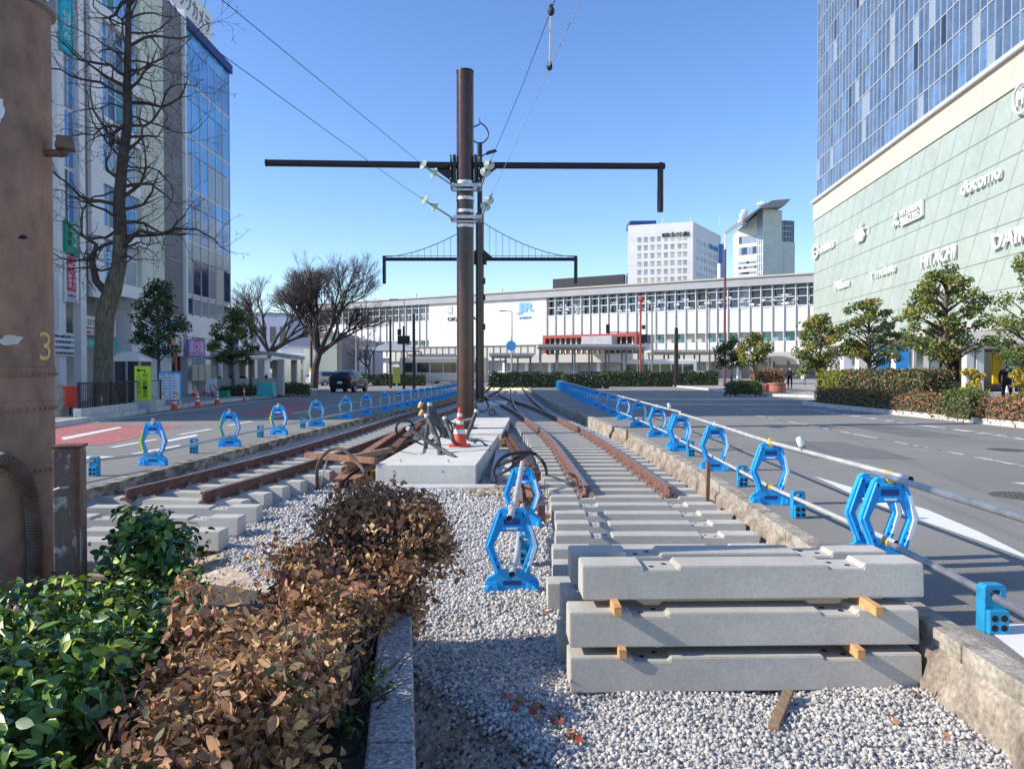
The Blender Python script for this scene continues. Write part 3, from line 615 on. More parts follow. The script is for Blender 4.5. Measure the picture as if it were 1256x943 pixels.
# plank on the ballast, fallen leaves, bits
tag(MB().box((1.42, 4.02, ZB+.035), (.055, .46, .03), rz=-.5, rx=.03).build('weathered_plank', 'wood_old', bevel=.004), 'weathered plank lying on the ballast before the stack', 'plank')
C = []
for px, py, n_ in ((728, 772, 1), (640, 770, 2), (707, 845, 2), (1113, 853, 3), (1152, 855, 2), (1197, 857, 4), (1238, 880, 5), (1170, 850, 3), (650, 785, 1), (612, 822, 1), (683, 880, 16), (660, 870, 16), (630, 858, 10), (700, 900, 12), (1160, 905, 1), (905, 842, 1), (985, 855, 1), (673, 762, 1), (1102, 883, 2), (876, 728, 2)):
    for _ in range(n_): p = PZ(px+R_.uniform(-9, 9), py+R_.uniform(-7, 7), ZB+.025); C.append((p.x, p.y, bedz(p.x, p.y)[0]+.03))
C = np.array(C); tag(leafmesh('fallen_leaves', C, np.tile([0, 0, 1.], (len(C), 1)), .042, ['red_leaf', 'dead1', 'dead4'], [.22, .38, .40], seed=4, wid=.42), 'red and brown fallen leaves scattered on the pale ballast', 'leaves', kind='stuff')
# ------------------------------------------------------------------ planter wall, soil, hedges
mb = MB()
segs = [(2.0, 2.9), (2.91, 3.75), (3.76, 4.62)]
for a, b in segs:
    q = [(wallx(a)-.185, a), (wallx(a), a), (wallx(b), b), (wallx(b)-.185, b)]
    mb.add([(x, y, z) for z in (-.95, .09) for x, y in q], [(3, 2, 1, 0), (4, 5, 6, 7), (0, 1, 5, 4), (1, 2, 6, 5), (2, 3, 7, 6), (3, 0, 4, 7)])
o = mb.build('planter_wall', 'wall_stone', bevel=.012); tag(o, 'low weathered concrete wall edging the shrub bed in the foreground', 'wall')
mb = MB(); q = [(-6.5, .5), (-.15, .5), (wallx(4.6)-.15, 4.6), (-.75, 4.7), (-1.0, 6.2), (-1.8, 6.5), (-2.6, 5.6), (-5.6, 5.6)]
q[3:6] = [(-.9, 4.75), (-1.3, 5.0), (-1.9, 5.3)]; mb.prism(q, lambda a, b, t: (a, b, t), -.5, .0); st('planter_soil', mb, 'soil')
def hedge(name, label, boxes, nclump, per, size, mats, w, seed, cat='hedge', wid=.28, twigs=600, twm='twig', rclump=(.09, .17), jit=.6):
    """boxes: (x0,x1,y0,y1,z0,z1); leaf clumps sit along top and sides of the volume, twigs inside"""
    r = random.Random(seed); cs = []; t = thing(name, label, cat, (boxes[0][0]+(boxes[0][1]-boxes[0][0])/2, (boxes[0][2]+boxes[0][3])/2, boxes[0][4]))
    ar = [max(.01, (b[1]-b[0])*(b[3]-b[2])+((b[1]-b[0])+(b[3]-b[2]))*(b[5]-b[4])) for b in boxes]; tot = sum(ar); tw = MB()
    for b, A in zip(boxes, ar):
        for _ in range(int(nclump*A/tot)):
            rc = r.uniform(*rclump); fx, fy, fz = r.random(), r.random(), r.random()
            k = r.random()
            if k < .5: fz = 1
            elif k < .75: fx = 1 if r.random() < .7 else 0
            elif k < .88: fy = 0 if r.random() < .8 else 1
            x = b[0]+(b[1]-b[0])*fx; y = b[2]+(b[3]-b[2])*fy; z = b[4]+(b[5]-b[4])*fz
            z += .07*math.sin(x*6+seed)*math.cos(y*5)*(fz) + r.gauss(0, .025); x += r.gauss(0, .035); y += r.gauss(0, .035); z += r.gauss(0, .03)
            cs.append(((x, y, z), rc))
        for _ in range(int(twigs*A/tot)):
            x = r.uniform(b[0], b[1]); y = r.uniform(b[2], b[3]); z = b[4]+(b[5]-b[4])*r.uniform(0, .5)
            d = Vector((r.gauss(0, .5), r.gauss(0, .5), r.uniform(.3, 1))).normalized()*r.uniform(.12, .35); tw.tube([(x, y, z), Vector((x, y, z))+d*.6+Vector((r.gauss(0, .02), 0, 0)), Vector((x, y, z))+d], [.006, .004, .002], 4)
        for _ in range(4):
            x = r.uniform(b[0]+.1, b[1]-.1); y = r.uniform(b[2]+.1, b[3]-.1); tw.tube([(x, y, b[4]-.1), (x+.03, y, b[4]+.2), (x+.05, y+.04, b[4]+(b[5]-b[4])*.8)], [.02, .014, .006], 6)
    tw.build('branches', twm, t, world=True)
    C, N_ = clumps(cs, per, seed, .45)
    # patches of colour: each clump prefers one variant
    rg = np.random.RandomState(seed+1); pref = rg.choice(len(mats), len(cs), p=w); mi = np.repeat(pref, per); sw = rg.rand(len(mi)) < .55; mi[sw] = rg.choice(len(mats), sw.sum(), p=w)
    leafmesh('foliage', C, N_, size, mats, mi, t, seed, wid, jit, curl=.2, off=tuple(t.location)); return t
hedge('camellia_hedge', 'glossy dark green camellia hedge at the lower left corner, some leaves yellow green', [(-3.4, -1.38, 1.6, 3.25, .0, .46), (-1.45, -.95, 1.35, 2.05, -.05, .30)], 900, 32, .057, ['camellia1', 'camellia2', 'camellia3', 'camellia4'], [.32, .30, .18, .20], 11, wid=.23, rclump=(.08, .15))
hedge('dead_hedge', 'withered brown hedge in the foreground centre left, next to the green camellia', [(-1.30, -.98, 2.35, 3.15, .0, .45), (-1.0, -.72, 2.35, 3.05, .22, .43), (-1.02, -.85, 2.0, 2.35, .0, .40), (-1.42, -1.02, 3.15, 4.0, .0, .24), (-1.1, -.82, 3.0, 3.9, .0, .26)], 560, 32, .045, ['dead1', 'dead2', 'dead3', 'dead4', 'dead5'], [.28, .24, .24, .10, .14], 12, twigs=500, rclump=(.06, .15), jit=1.1, wid=.26)
hedge('dead_hedge', 'withered reddish brown hedge leaning out beyond the end of the low wall', [(-1.14, -.48, 4.62, 4.95, .28, .62), (-1.14, -.62, 4.45, 4.75, .0, .36), (-1.32, -1.05, 4.2, 4.6, .05, .36), (-1.12, -.80, 3.85, 4.5, .0, .28)], 400, 34, .046, ['dead1', 'dead4', 'dead2', 'dead3', 'dead5'], [.30, .30, .2, .13, .07], 13, twigs=700, rclump=(.06, .16), jit=1.1, wid=.26)
hedge('camellia_shrub', 'small green camellia with yellow young leaves beside the peeling rusty box', [(-2.3, -1.98, 4.3, 4.75, .0, .52), (-2.15, -1.8, 3.6, 4.2, .0, .30)], 120, 30, .058, ['camellia1', 'camellia2', 'camellia3', 'camellia4'], [.30, .24, .26, .20], 14, cat='shrub', twigs=120)
hedge('low_undergrowth', 'small green weeds under the brown hedge beside the low wall', [(-.85, -.6, 3.0, 3.6, .0, .10)], 30, 26, .03, ['leaf1', 'leaf3', 'leaf2'], [.5, .35, .15], 15, cat='weeds', twigs=30, rclump=(.05, .09))
C = np.random.RandomState(5).uniform([-2.6, 1.5, .01], [-.6, 4.5, .03], (900, 3)); tag(leafmesh('leaf_litter', C, np.tile([0, 0, 1.], (900, 1)), .045, ['dead1', 'dead2', 'dead5'], [.3, .4, .3], seed=6), 'dry brown leaves littering the soil under the hedges', 'leaves', kind='stuff')
# camellia buds
t = None
mb = MB()
for px, py, Y in ((20, 746, 2.75), (110, 667, 4.3), (262, 750, 2.9)):
    p = PY(px, py, Y); tag(MB().sphere(p, .009, 10, 6, (1, 1, 1.3)).build('camellia_bud', 'pink', smooth=True), {20: 'pink camellia bud at the left edge of the hedge', 110: 'pink camellia bud under the peeling box', 262: 'pink bud between green and brown leaves'}[px], 'flower bud')

# ------------------------------------------------------------------ big rusty pole, box, conduit
PX, PYY, PR = -2.955, 4.5, .24
t = thing('rusty_steel_pole', 'thick rust brown riveted steel pole at the left edge, yellow 3 on it', 'pole', (PX, PYY, -.1))
MB().cyl((0, 0, -.2), PR, 7.6, 48).build('shaft', 'old_pole', t, smooth=True)
def rivband(z):
    mb = MB().lathe((0, 0, z), [(PR+.001, -.03), (PR+.007, -.028), (PR+.007, .028), (PR+.001, .03)], 48)
    b = mb.build('rivet_band', 'old_pole', t, smooth=True); rv = MB()
    for k in range(44):
        a = 2*math.pi*k/44
        for dz in (-.012,): rv.sphere(((PR+.008)*math.cos(a), (PR+.008)*math.sin(a), z+dz), .011, 6, 4)
    rv.build('rivet', 'old_pole', b)
for py in (456, 499, 576): rivband(PY(60, py, PYY-.15).z+.1)
fa = math.radians(-60)   # facing the camera
def onpole(px, py, Y=None):
    """point on the cylinder seen at pixel"""
    r = ray(px, py); a = r.x**2+r.y**2; b_ = -2*(r.x*PX+r.y*PYY); c_ = PX*PX+PYY*PYY-PR*PR; disc = max(0, b_*b_-4*a*c_); k = (-b_-math.sqrt(disc))/(2*a)
    p = r*k; return Vector((p.x, p.y, p.z+CAMZ))
def wrap(o, extra):
    me = o.data
    for v in me.vertices:
        w_ = v.co+t.location
    return o
def poletext(s, px0, px1, py0, py1, m, name):
    a = onpole(px0, py1); b = onpole(px1, py1); c = onpole(px0, py0); mid = onpole((px0+px1)/2, (py0+py1)/2)
    n = Vector((mid.x-PX, mid.y-PYY, 0)).normalized(); right = Vector((-n.y, n.x, 0)); h = (c-a).length; w_ = abs((b-a).dot(right))
    o = text(name, s, mid-right*w_/2-Vector((0, 0, h/2)), right, (0, 0, 1), w_, h, m, t, ext=.001)
    for v in o.data.vertices:   # lay the flat lettering on the curved steel
        q = Vector((v.co.x, v.co.y, 0)); k = (v.co+t.location-mid).dot(n); q.normalize(); q *= PR+.003+k*.3; v.co.x, v.co.y = q.x, q.y
poletext('3', 49, 62, 407, 442, 'yellow3', 'number')
rp = random.Random(4)
def patch(cx, cy, rx, ry, m, name, n=16, lift=.003):
    pts = []
    for k in range(n):
        a = 2*math.pi*k/n; q = rp.uniform(.7, 1.15); pts.append(onpole(min(65, cx+rx*q*math.cos(a)*(1 if abs(math.cos(a)) < .8 else 1.1)), cy+ry*q*math.sin(a)))
    vs = []
    for p in pts:
        d = Vector((p.x-PX, p.y-PYY, 0)).normalized(); vs.append(Vector((PX, PYY, p.z))+d*(PR+lift)-t.location)
    mb = MB(); c = sum(vs, Vector())/n; d = Vector((c.x, c.y, 0)).normalized(); c = Vector((d.x*(PR+lift), d.y*(PR+lift), c.z)); mb.add(vs+[c], [(k, (k+1) % n, n) for k in range(n)]); mb.build(name, m, t, fix=False)
patch(14, 417, 13, 8, 'paper', 'torn_sticker'); patch(28, 291, 5, 3, 'hole', 'scratch'); patch(0, 134, 5, 16, 'reflect_white', 'sticker')
# collar and lamp-like sign box at the top
zc = onpole(40, 8).z+.1
MB().lathe((0, 0, zc+.02), [(PR+.002, 0), (PR+.03, .01), (PR+.03, .16), (PR+.002, .17)], 48).build('collar', 'alu_dark', t, smooth=True)
a0 = onpole(20, 0); b0 = onpole(55, 8)
mb = MB(); vs = []
for k in range(9):
    a = math.radians(-62+k*7)
    for z in (zc+.05, zc+.17): vs.append(((PR+.045)*math.cos(a), (PR+.045)*math.sin(a), z))
mb.add(vs, [(2*k, 2*k+2, 2*k+3, 2*k+1) for k in range(8)]); mb.build('white_plate', 'white', t)
# bracket toward the street seen beside the pole
p = PY(72, 188, 4.5); MB().tube([(PR*.9, 0, p.z+.1), (p.x-PX+.045, 0, p.z+.1)], .022, 10).build('bracket', 'conduit', t)
p = PY(80, 176, 4.5); MB().box((p.x-PX, 0, p.z+.1), (.10, .10, .075), rz=.4, taper=.8).tube([(p.x-PX-.03, 0, p.z+.06), (p.x-PX-.03, 0, p.z+.02)], .02).build('bracket_head', 'conduit', t, bevel=.006)
# corrugated conduit arching down the front
pp = [onpole(0, 562), onpole(10, 566), onpole(22, 577), onpole(31, 597), onpole(36, 630), onpole(38, 665), onpole(38, 700), onpole(38, 760)]
path = []
for k, p in enumerate(pp):
    d = Vector((p.x-PX, p.y-PYY, 0)).normalized(); path.append(p+d*.045-t.location)
path = [path[0]+Vector((-.35, .06, .0)), path[0]+Vector((-.15, 0, .005))]+path
dense = []
for a, b_ in zip(path, path[1:]):
    n_ = max(1, int((b_-a).length/.008))
    for i in range(n_): dense.append(a.lerp(b_, i/n_))
for _ in range(6): dense = [dense[0]]+[(dense[i-1]+dense[i]*2+dense[i+1])/4 for i in range(1, len(dense)-1)]+[dense[-1]]
MB().tube(dense, [.045 if k % 2 else .037 for k in range(len(dense))], 14).build('corrugated_conduit', 'conduit', t, smooth=False)
MB().sphere(path[2]+Vector((0, -.0, .03)), .022, 8, 5, (1.6, 1, .5)).build('conduit_tie', 'galv_dull', t)
# peeling box
p0 = PY(69, 545, 4.25); p1 = PY(105, 545, 4.05)
t2 = thing('rusty_box', 'narrow brown box with peeling paint beside the rusty pole', 'box', (-2.425, 4.16, 0), .0)
zt = PY(90, 553, 4.0).z
MB().box((.0, .05, zt/2-.1), (.13, .15, zt+.2), rz=.3).build('case', 'peel', t2, bevel=.004)
MB().box((-.0, .05, zt+.006), (.145, .17, .014), rz=.3).build('lid', 'rust_dark', t2, bevel=.003)
MB().box((.074, -.005, zt/2-.1), (.012, .03, zt+.2), rz=.3).build('door_edge', 'rust_dark', t2)
MB().lathe((0, 0, 0), [(.0, 0), (.001, 0)], 4)
q = MB().tube([(.07, -.09, zt-.20), (.045, -.13, zt-.20), (.02, -.13, zt-.21), (.0, -.085, zt-.21)], .008, 8); q.build('handle', 'galv', t2)
# ------------------------------------------------------------------ median foundation slabs
def slabthing(label, c, w_, l_, h, rz, z0):
    t = thing('concrete_slab', label, 'slab', (c[0], c[1], z0), rz, 'foundation slabs of the track poles')
    MB().b(-w_/2, w_/2, -l_/2, l_/2, 0, h).build('block', 'slab', t, bevel=.01); return t
s1 = slabthing('large pale concrete slab with hoses and cone on it', (-1.22, 14.9), 1.58, 5.8, .345, -.045, ZB)
for x in (-.45, .32):
    MB().tube([(x, -2.62, .34), (x, -2.62, .40)], .012, 8).box((x, -2.62, .385), (.03, .03, .014)).build('anchor_bolt', 'galv_dull', s1)
    MB().tube([(x-.05, -2.898, .24), (x-.05, -2.906, .24)], .012, 8).build('form_hole', 'hole', s1)
slabthing('second pale concrete slab, under the main dark pole', (-1.0, 21.4), 1.7, 6.2, .33, -.03, ZB)
slabthing('third small concrete slab farther along the median', (-1.05, 37), 1.6, 4, .3, 0, ZB)
tag(MB().b(-.35, .0, 12.6, 16.5, ZB, ZB+.12).build('concrete_step', 'slab', bevel=.01), 'low concrete ledge along the right side of the large slab', 'ledge')
tag(MB().box((-1.3, 11.75, ZB+.02), (2.1, .28, .09), rz=-.03).build('blinding_concrete', 'kerb_pale', bevel=.02), 'thin rough concrete strip in front of the large slab', 'concrete strip')
mb = MB(); rr = random.Random(8)
for k in range(30): mb.sphere((-.38+rr.gauss(0, .16), 11.4+rr.gauss(0, .35), ZB+.02), rr.uniform(.03, .11), 7, 5, (1.2, 1.2, .5))
tag(mb.build('sand_heap', 'dirt'), 'small heap of brown sand and grit at the slab corner', 'heap', kind='stuff')
# hoses on the slab
def ptl(L_, Y): return [PY(x, y, Y) for x, y in L_]
def curve(pts, n=8):
    P_ = [Vector(p) for p in pts]; P_ = [P_[0]*2-P_[1]]+P_+[P_[-1]*2-P_[-2]]; out = []
    for i in range(1, len(P_)-2):
        for k in range(n):
            u = k/n; a, b_, c, d = P_[i-1:i+3]; out.append(.5*((2*b_)+(c-a)*u+(2*a-5*b_+4*c-d)*u*u+(3*b_-a-3*c+d)*u**3))
    return out+[P_[-2]]
H = 'grey conduit hoses rising from the slab'
def hose(pts, r_, label, tipm='wood_new', m='hose', group=H):
    pp_ = curve(pts); o = MB().tube(pp_, r_, 12).build('conduit_hose', m, smooth=True); d = (pp_[0]-pp_[1]).normalized()
    if tipm: MB().tube([pp_[0]-d*.01, pp_[0]+d*.05], r_*1.12, 10).build('taped_end', tipm, o)
    tag(o, label, 'hose', group)
hose([PY(502, 526, 13.7), PY(525, 541, 13.6), PY(545, 553, 13.5), PZ(559, 562, .02)], .040, 'grey hose sloping down to the front middle of the slab', 'paper')
hose([PY(527, 497, 14.4), PY(525, 520, 14.4), PY(523, 535, 14.4), PZ(522, 551, .02)], .042, 'upright grey hose at the left of the slab', 'galv_dull')
hose([PY(524, 511, 14.1), PY(530, 523, 14), PY(537, 540, 13.9), PZ(540, 559, .02)], .045, 'curved grey hose behind the sloping hose', 'galv_dull')
hose([PY(546, 514, 14.9), PY(551, 528, 14.8), PY(556, 540, 14.7), PZ(561, 547, .02)], .040, 'short grey hose just left of the cone', 'galv_dull')
hose([PY(584, 505, 15.9), PY(580, 516, 15.9), PY(576, 527, 15.9), PZ(572, 537, .02)], .042, 'dark hose leaning right, behind the cone', 'paper')
hose([PY(517, 497, 16.5), PY(530, 503, 16.6), PY(540, 522, 16.7), PZ(552, 533, .02)], .07, 'thick hose with orange taped end at the left', 'wood_new')
hose([PY(518, 507, 16.2), PY(532, 515, 16.3), PY(541, 527, 16.4), PZ(545, 536, .02)], .07, 'second thick hose with orange taped end, below the other', 'wood_new')
hose([PY(556, 522, 17.5), PY(566, 517, 17.5), PY(580, 514, 17.3)], .045, 'grey hose lying level behind the cone', None)
def coil(c, r1, nturn, r_, label, m='rubber', tilt=1.2, seed=1, group='black cable coils'):
    rr = random.Random(seed); pts_ = []
    for k in range(int(nturn*20)):
        a = k/20*2*math.pi; q = r1*(1+.10*math.sin(k*.31)+.04*rr.random()); p = Vector((q*math.cos(a), .06*math.sin(k*.21), q*math.sin(a)*.95)); p = Matrix.Rotation(.3*math.sin(k*.05), 3, 'Y') @ p; pts_.append(Vector(c)+p)
    tag(MB().tube(pts_, r_, 7).build('cable_coil', m, smooth=True), label, 'cable', group)
p = PY(543, 528, 17.2); coil(p, .22, 5, .014, 'tangle of thin black cable left of the cone')
p = PY(591, 498, 20.6); coil(p, .17, 5, .02, 'black cable coil hung at the right of the main pole', seed=2)
p = PY(603.5, 506, 20.5); coil(p, .08, 3, .014, 'smaller black cable coil right of the main pole', seed=3)
coil(PY(531, 532, 15.2), .16, 4, .016, 'black cable coil lying behind the upright hose', seed=6); coil(PY(497, 527, 17), .2, 3, .018, 'loose black cable loops left of the slab by the beams', seed=7); coil(PY(556, 512, 21), .18, 4, .02, 'black cable loops at the left foot of the main pole', seed=8)
def cable(pts, r_, label, m='rubber', n=10): tag(MB().tube(curve(pts, n), r_, 8).build('black_cable', m, smooth=True), label, 'cable', 'loose cables')
cable([PY(608, 592, 9.6), PY(606, 576, 9.8), PY(618, 560, 10), PY(640, 555, 10.2), PY(655, 556, 10.4), PY(668, 570, 10.4), PZ(671, 586, ZB+.02)], .022, 'thick black cable arching behind the farther middle barrier')
cable([PZ(606, 584, ZB+.03), PY(620, 578, 10.4), PY(640, 562, 10.6), PY(650, 552, 11), PY(645, 548, 12)], .022, 'second black cable crossing the arch')
cable([PZ(607, 588, ZB+.02), PZ(609, 572, ZB+.02), PY(622, 566, 10.8), PY(648, 556, 11)], .03, 'low black cable lying on the dark ballast')
cable([PZ(389, 600, ZB), PY(390, 570, 11.2), PY(404, 552, 11.2), PY(420, 551, 11.1), PY(437, 566, 11), PY(449, 582, 10.8), PZ(452, 598, ZB)], .026, 'brown black cable arch in front of the steel beams', 'conduit')
cable([PZ(392, 600, ZB), PY(397, 578, 11.2), PY(402, 560, 11.2)], .012, 'thin grey wire inside the cable arch', 'galv_dull')
for k_, (x, y, l_, rz, m_) in enumerate(((-2.75, 12.3, 1.3, 1.2, 'wood_brown'), (-2.5, 13.4, 1.2, -.5, 'wood_old'), (-2.1, 16.5, 1.8, .9, 'wood_brown'), (-2.5, 18.6, 2.2, .25, 'rust_dark'), (-2.3, 20.2, 1.5, -.7, 'wood_old'))):
    tag(MB().box((x, y, ZB+.42-.06*k_ if k_ < 2 else ZB+.14), (.11, l_, .09), rz=rz, rx=.03).build('loose_timber', m_, bevel=.004), ['short brown timber across the front of the beam pile', 'weathered timber lying over the beams near the arch', 'brown timber slanting between the beams and the slab', 'dark bar on the ballast behind the beam pile', 'weathered timber farthest back beside the left track'][k_], 'timber', 'loose timbers by the beams')
cable([PZ(480, 560, ZB+.1), PY(492, 545, 13.5), PY(505, 540, 14.5), PY(520, 545, 14.6), PY(532, 538, 14.4)], .018, 'thin black cable trailing from the beams onto the slab'); cable([PY(566, 530, 16), PY(576, 540, 15.5), PY(590, 541, 15.4), PZ(600, 552, ZB+.3)], .018, 'thin black cable trailing right of the cone over the slab edge')
tag(MB().box(PZ(457, 580, ZB+.1), (.16, .2, .10), rz=.5, taper=.7).sphere(PZ(462, 578, ZB+.12), .07, 8, 5, (1.2, 1, .7)).build('yellow_bag', 'yellow', bevel=.02), 'small yellow bag between the beams and the slab', 'bag')
# steel beams
def beam(label, x, y0, y1, z, rz, s=.17, m='rust_beam', group='rusty steel beams beside the left track'):
    t_ = .018; c = s/2
    pr = [(-c, 0), (c, 0), (c, t_), (t_*.6, t_), (t_*.6, s-t_), (c, s-t_), (c, s), (-c, s), (-c, s-t_), (-t_*.6, s-t_), (-t_*.6, t_), (-c, t_)]
    o = MB().prism(pr, lambda a, b, q: (a, q, b), 0, y1-y0).build('steel_beam', m); o.location = (x, y0, z); o.rotation_euler = (0, 0, rz); tag(o, label, 'beam', group)
beam('long rusty beam on top of the pile left of the slab', -2.62, 12.2, 19.5, ZB+.19, .03, .15); beam('rusty beam lying under the longest beam', -2.42, 11.7, 17.5, ZB+.02, .03, .15)
beam('rusty beam lowest beside the slab', -2.2, 12.6, 18.5, ZB+.02, -.01, .16); beam('short rusty beam at the front of the pile', -2.62, 11.6, 15.5, ZB+.02, .06, .16); beam('rusty beam leaning against the pile at the far end', -2.3, 15, 22, ZB+.2, .05, .14, 'rust_dark')
for k in range(4): beam(['thin steel bar in the bundle nearest the right track', 'second thin steel bar of the right bundle', 'third thin steel bar of the right bundle', 'thin steel bar nearest the slab in the right bundle'][k], .36-.075*k, 12.6+.2*k, 20+.5*k, ZB+.16+.02*(k % 2), .06, .06, 'rust_dark', 'thin steel bars left of the right track')
for k in range(2): beam(['short steel bar pointing at the farther middle barrier', 'second short steel bar beside it'][k], .1+.14*k, 9.9+.3*k, 13.2, ZB+.06, .02*k, .08, 'wood_brown', 'thin steel bars left of the right track')
tag(MB().box((.35, 12.55, ZB+.09), (.32, .16, .16)).build('timber_block', 'rust_dark', bevel=.004), 'dark timber block under the end of the thin bars', 'block')
tag(MB().box((-.35, 18.3, ZB+.14), (.75, .14, .12), rz=.06).build('timber_block', 'wood_new', bevel=.004), 'orange timber laid across the gap between the two slabs', 'block')
tag(MB().box((.28, 9.35, ZB+.03), (.5, .1, .08)).build('timber_block', 'wood_old', bevel=.004), 'short timber on the ballast behind the middle barriers', 'block')
tag(MB().box((.35, 9.15, ZB+.1), (.09, .10, .24)).build('timber_block', 'rust', bevel=.004), 'upright brown block seen through the farther middle barrier', 'block')
# cones
def cone(label, loc, h, group='red and white traffic cones'):
    t = thing('traffic_cone', label, 'cone', loc, 0, group); k = h/.7
    MB().box((0, 0, .015*k), (.38*k, .38*k, .03*k)).build('base', 'cone_red', t, bevel=.01)
    R = lambda z: (.135-.112*z/.7)*k
    mb = MB().lathe((0, 0, 0), [(R(.03), .03*k), (R(.70), .70*k)], 18)
    mb.build('body', 'cone_red', t, smooth=True); mb = MB()
    for a, b_ in ((.23, .31), (.40, .47), (.54, .60)): mb.lathe((0, 0, 0), [(R(a)+.003, a*k), (R(b_)+.003, b_*k)], 18)
    mb.each('white_band', 'white', t, smooth=True); return t
c = PZ(564, 547, .035); cone('red and white cone on the large slab before the main pole', c, .75)
# ------------------------------------------------------------------ dark catenary poles
Y1 = 19.8
t = thing('catenary_pole', 'tall dark brown round pole with one arm to each side, nearest on the median', 'pole', (-1.2, Y1, .02), 0, 'dark catenary poles')
zt = PY(571, 88, Y1).z
MB().cyl((0, 0, 0), .22, zt-.06, 32).build('mast', 'pole', t, smooth=True); MB().cyl((0, 0, zt-.06), .225, .05, 32).build('cap', 'pole_dark', t, smooth=True)
MB().cyl((0, 0, 0), .32, .03, 24).build('base_plate', 'pole_dark', t)
def arm(p, q, r_, parent, m='pole_dark', name='arm'): MB().tube([Vector(p)-parent.location, Vector(q)-parent.location], r_, 16).build(name, m, parent, smooth=True)
L = Vector((-1.2, Y1, PY(571, 203, Y1).z)); A1 = PY(327, 200, Y1-1.0); A2 = PY(815, 204, Y1+.6)
arm(L+Vector((-.2, 0, 0)), A1, .083, t); arm(L+Vector((.2, 0, 0)), A2, .083, t); q = PY(810, 260, Y1+.6); arm(PY(810, 200, Y1+.6), q, .08, t, name='drop_arm')
MB().tube([A1-t.location, A1-t.location+Vector((-.02, 0, 0))], .09, 16).build('end_cap', 'pole_dark', t)
for k in range(9): MB().box(q-t.location+Vector((-.085, -.02, .06+k*.06)), (.02, .05, .02)).build('adjust_tooth', 'pole', t)
for s in (-1, 1):
    x = s*.34; z = L.z-.02
    mb = MB().box((s*.27, 0, z-.12), (.07, .30, .72)); mb.box((s*.36, 0, z-.12), (.03, .32, .72))
    mb.prism([(s*.3, z-.03), (s*.3, z-.45), (s*.85, z-.05)], lambda a, b_, q_: (a, q_, b_), -.015, .015); mb.build('bracket_plate', 'pole_dark', t, bevel=.004)
    for dz in (.14, -.12, -.38):
        for dy in (-.12,): MB().tube([(s*.36, dy, z+dz), (s*.36, dy-.06, z+dz)], .02, 6).build('bolt', 'galv', t)
for py in (226, 245.5, 261, 279): z = PY(571, py, Y1).z; MB().lathe((0, 0, z), [(.221, -.04), (.235, -.04), (.235, .04), (.221, .04)], 28).box((0, -.24, z), (.05, .05, .07)).build('steel_band', 'steel_band', t, smooth=False)
for py in (231, 269.5):
    z = PY(571, py, Y1).z; MB().box((0.08, -.26, z), (.74, .05, .09)).box((0.04, .26, z), (.74, .05, .09)).box((.38, 0, z), (.05, .5, .07)).box((-.34, 0, z-.02), (.06, .5, .05)).box((0, -.27, z-.12), (.6, .04, .05)).build('clamp_frame', 'galv', t, bevel=.006)
def wire(label, pts, discs, r_=.0055, m='pole_dark', sag=0):
    tt = thing('overhead_wire', label, 'wire', pts[0], 0, 'overhead wires of the main pole'); o = Vector(pts[0])
    P_ = [Vector(p)-o for p in pts]; MB().tube(P_, r_, 6).build('strand', m, tt)
    for px, py, Yd in discs:
        c_ = PY(px, py, Yd)-o; d = (P_[1]-P_[0]).normalized()
        dk = MB(); rot = d.to_track_quat('Z', 'Y').to_matrix()
        pr = [(.03, -.07), (.06, -.05), (.13, -.02), (.135, 0), (.10, .02), (.05, .05), (.03, .08)]
        vs = []; fs = []; n = 18
        for rr_, zz in pr:
            for k in range(n): vs.append(c_+rot @ Vector((rr_*math.cos(6.2832*k/n), rr_*math.sin(6.2832*k/n), zz)))
        for i in range(len(pr)-1):
            for k in range(n): fs.append((i*n+k, i*n+(k+1) % n, (i+1)*n+(k+1) % n, (i+1)*n+k))
        dk.add(vs, fs); dk.build('insulator_disc', 'glass_disc', tt, smooth=True)
    c_ = P_[0]; d = (P_[1]-P_[0]).normalized(); MB().tube([c_, c_+d*1.0], .024, 8).build('tension_rod', 'galv', tt); return tt
zf = lambda px, py, Y: PY(px, py, Y)
wire('upper left overhead wire rising from the main pole to the rusty pole', [PY(560, 231, Y1-.26), PY(519, 203, Y1-.9), PY(272, 0, 9.5), (PX+.1, PYY+.1, 4.9)], [(519, 202, Y1-.9), (532, 212, Y1-.7)])
wire('lower left overhead wire rising from the main pole to the rusty pole', [PY(557, 269, Y1-.26), PY(495, 229, Y1-1.0), PY(265, 62, 9.5), (PX+.1, PYY+.1, 4.5)], [(521, 245, Y1-.8), (533, 253, Y1-.6)])
w1 = [PY(589, 232, Y1-.2), PY(600, 202, Y1-1.2), PY(640, 107, 13.5), PY(684, -8, 9.0)]; w2 = [PY(589, 269, Y1-.2), PY(608, 228, Y1-1.3), PY(650, 138, 13.5), PY(716, -8, 9.0)]
for w_ in (w1, w2): w_.append(w_[-1]+(w_[-1]-w_[-2])*3)
wire('right upper overhead wire running forward over the camera', w1, [(600, 202, Y1-1.2), (595.5, 211, Y1-1.0)]); wire('right lower overhead wire running forward over the camera', w2, [(599.5, 245, Y1-.8), (595.5, 253, Y1-.6)], m='galv_dull')
a = PY(676, 14, 9.8); b_ = PY(674, 82, 11.2); b_ = Vector((b_.x, b_.y, b_.z))
t3 = thing('wire_hanger', 'vertical hanger with two black clamps between the right wires', 'wire hanger', a)
MB().tube([(0, 0, 0), b_-a], .012, 6).build('rod', 'white', t3)
for p in (Vector((0, 0, 0)), b_-a): MB().sphere(p, .05, 10, 6, (.9, .9, 1.2)).sphere(p+Vector((0, 0, .06)), .03, 8, 5).build('clamp', 'rubber', t3)
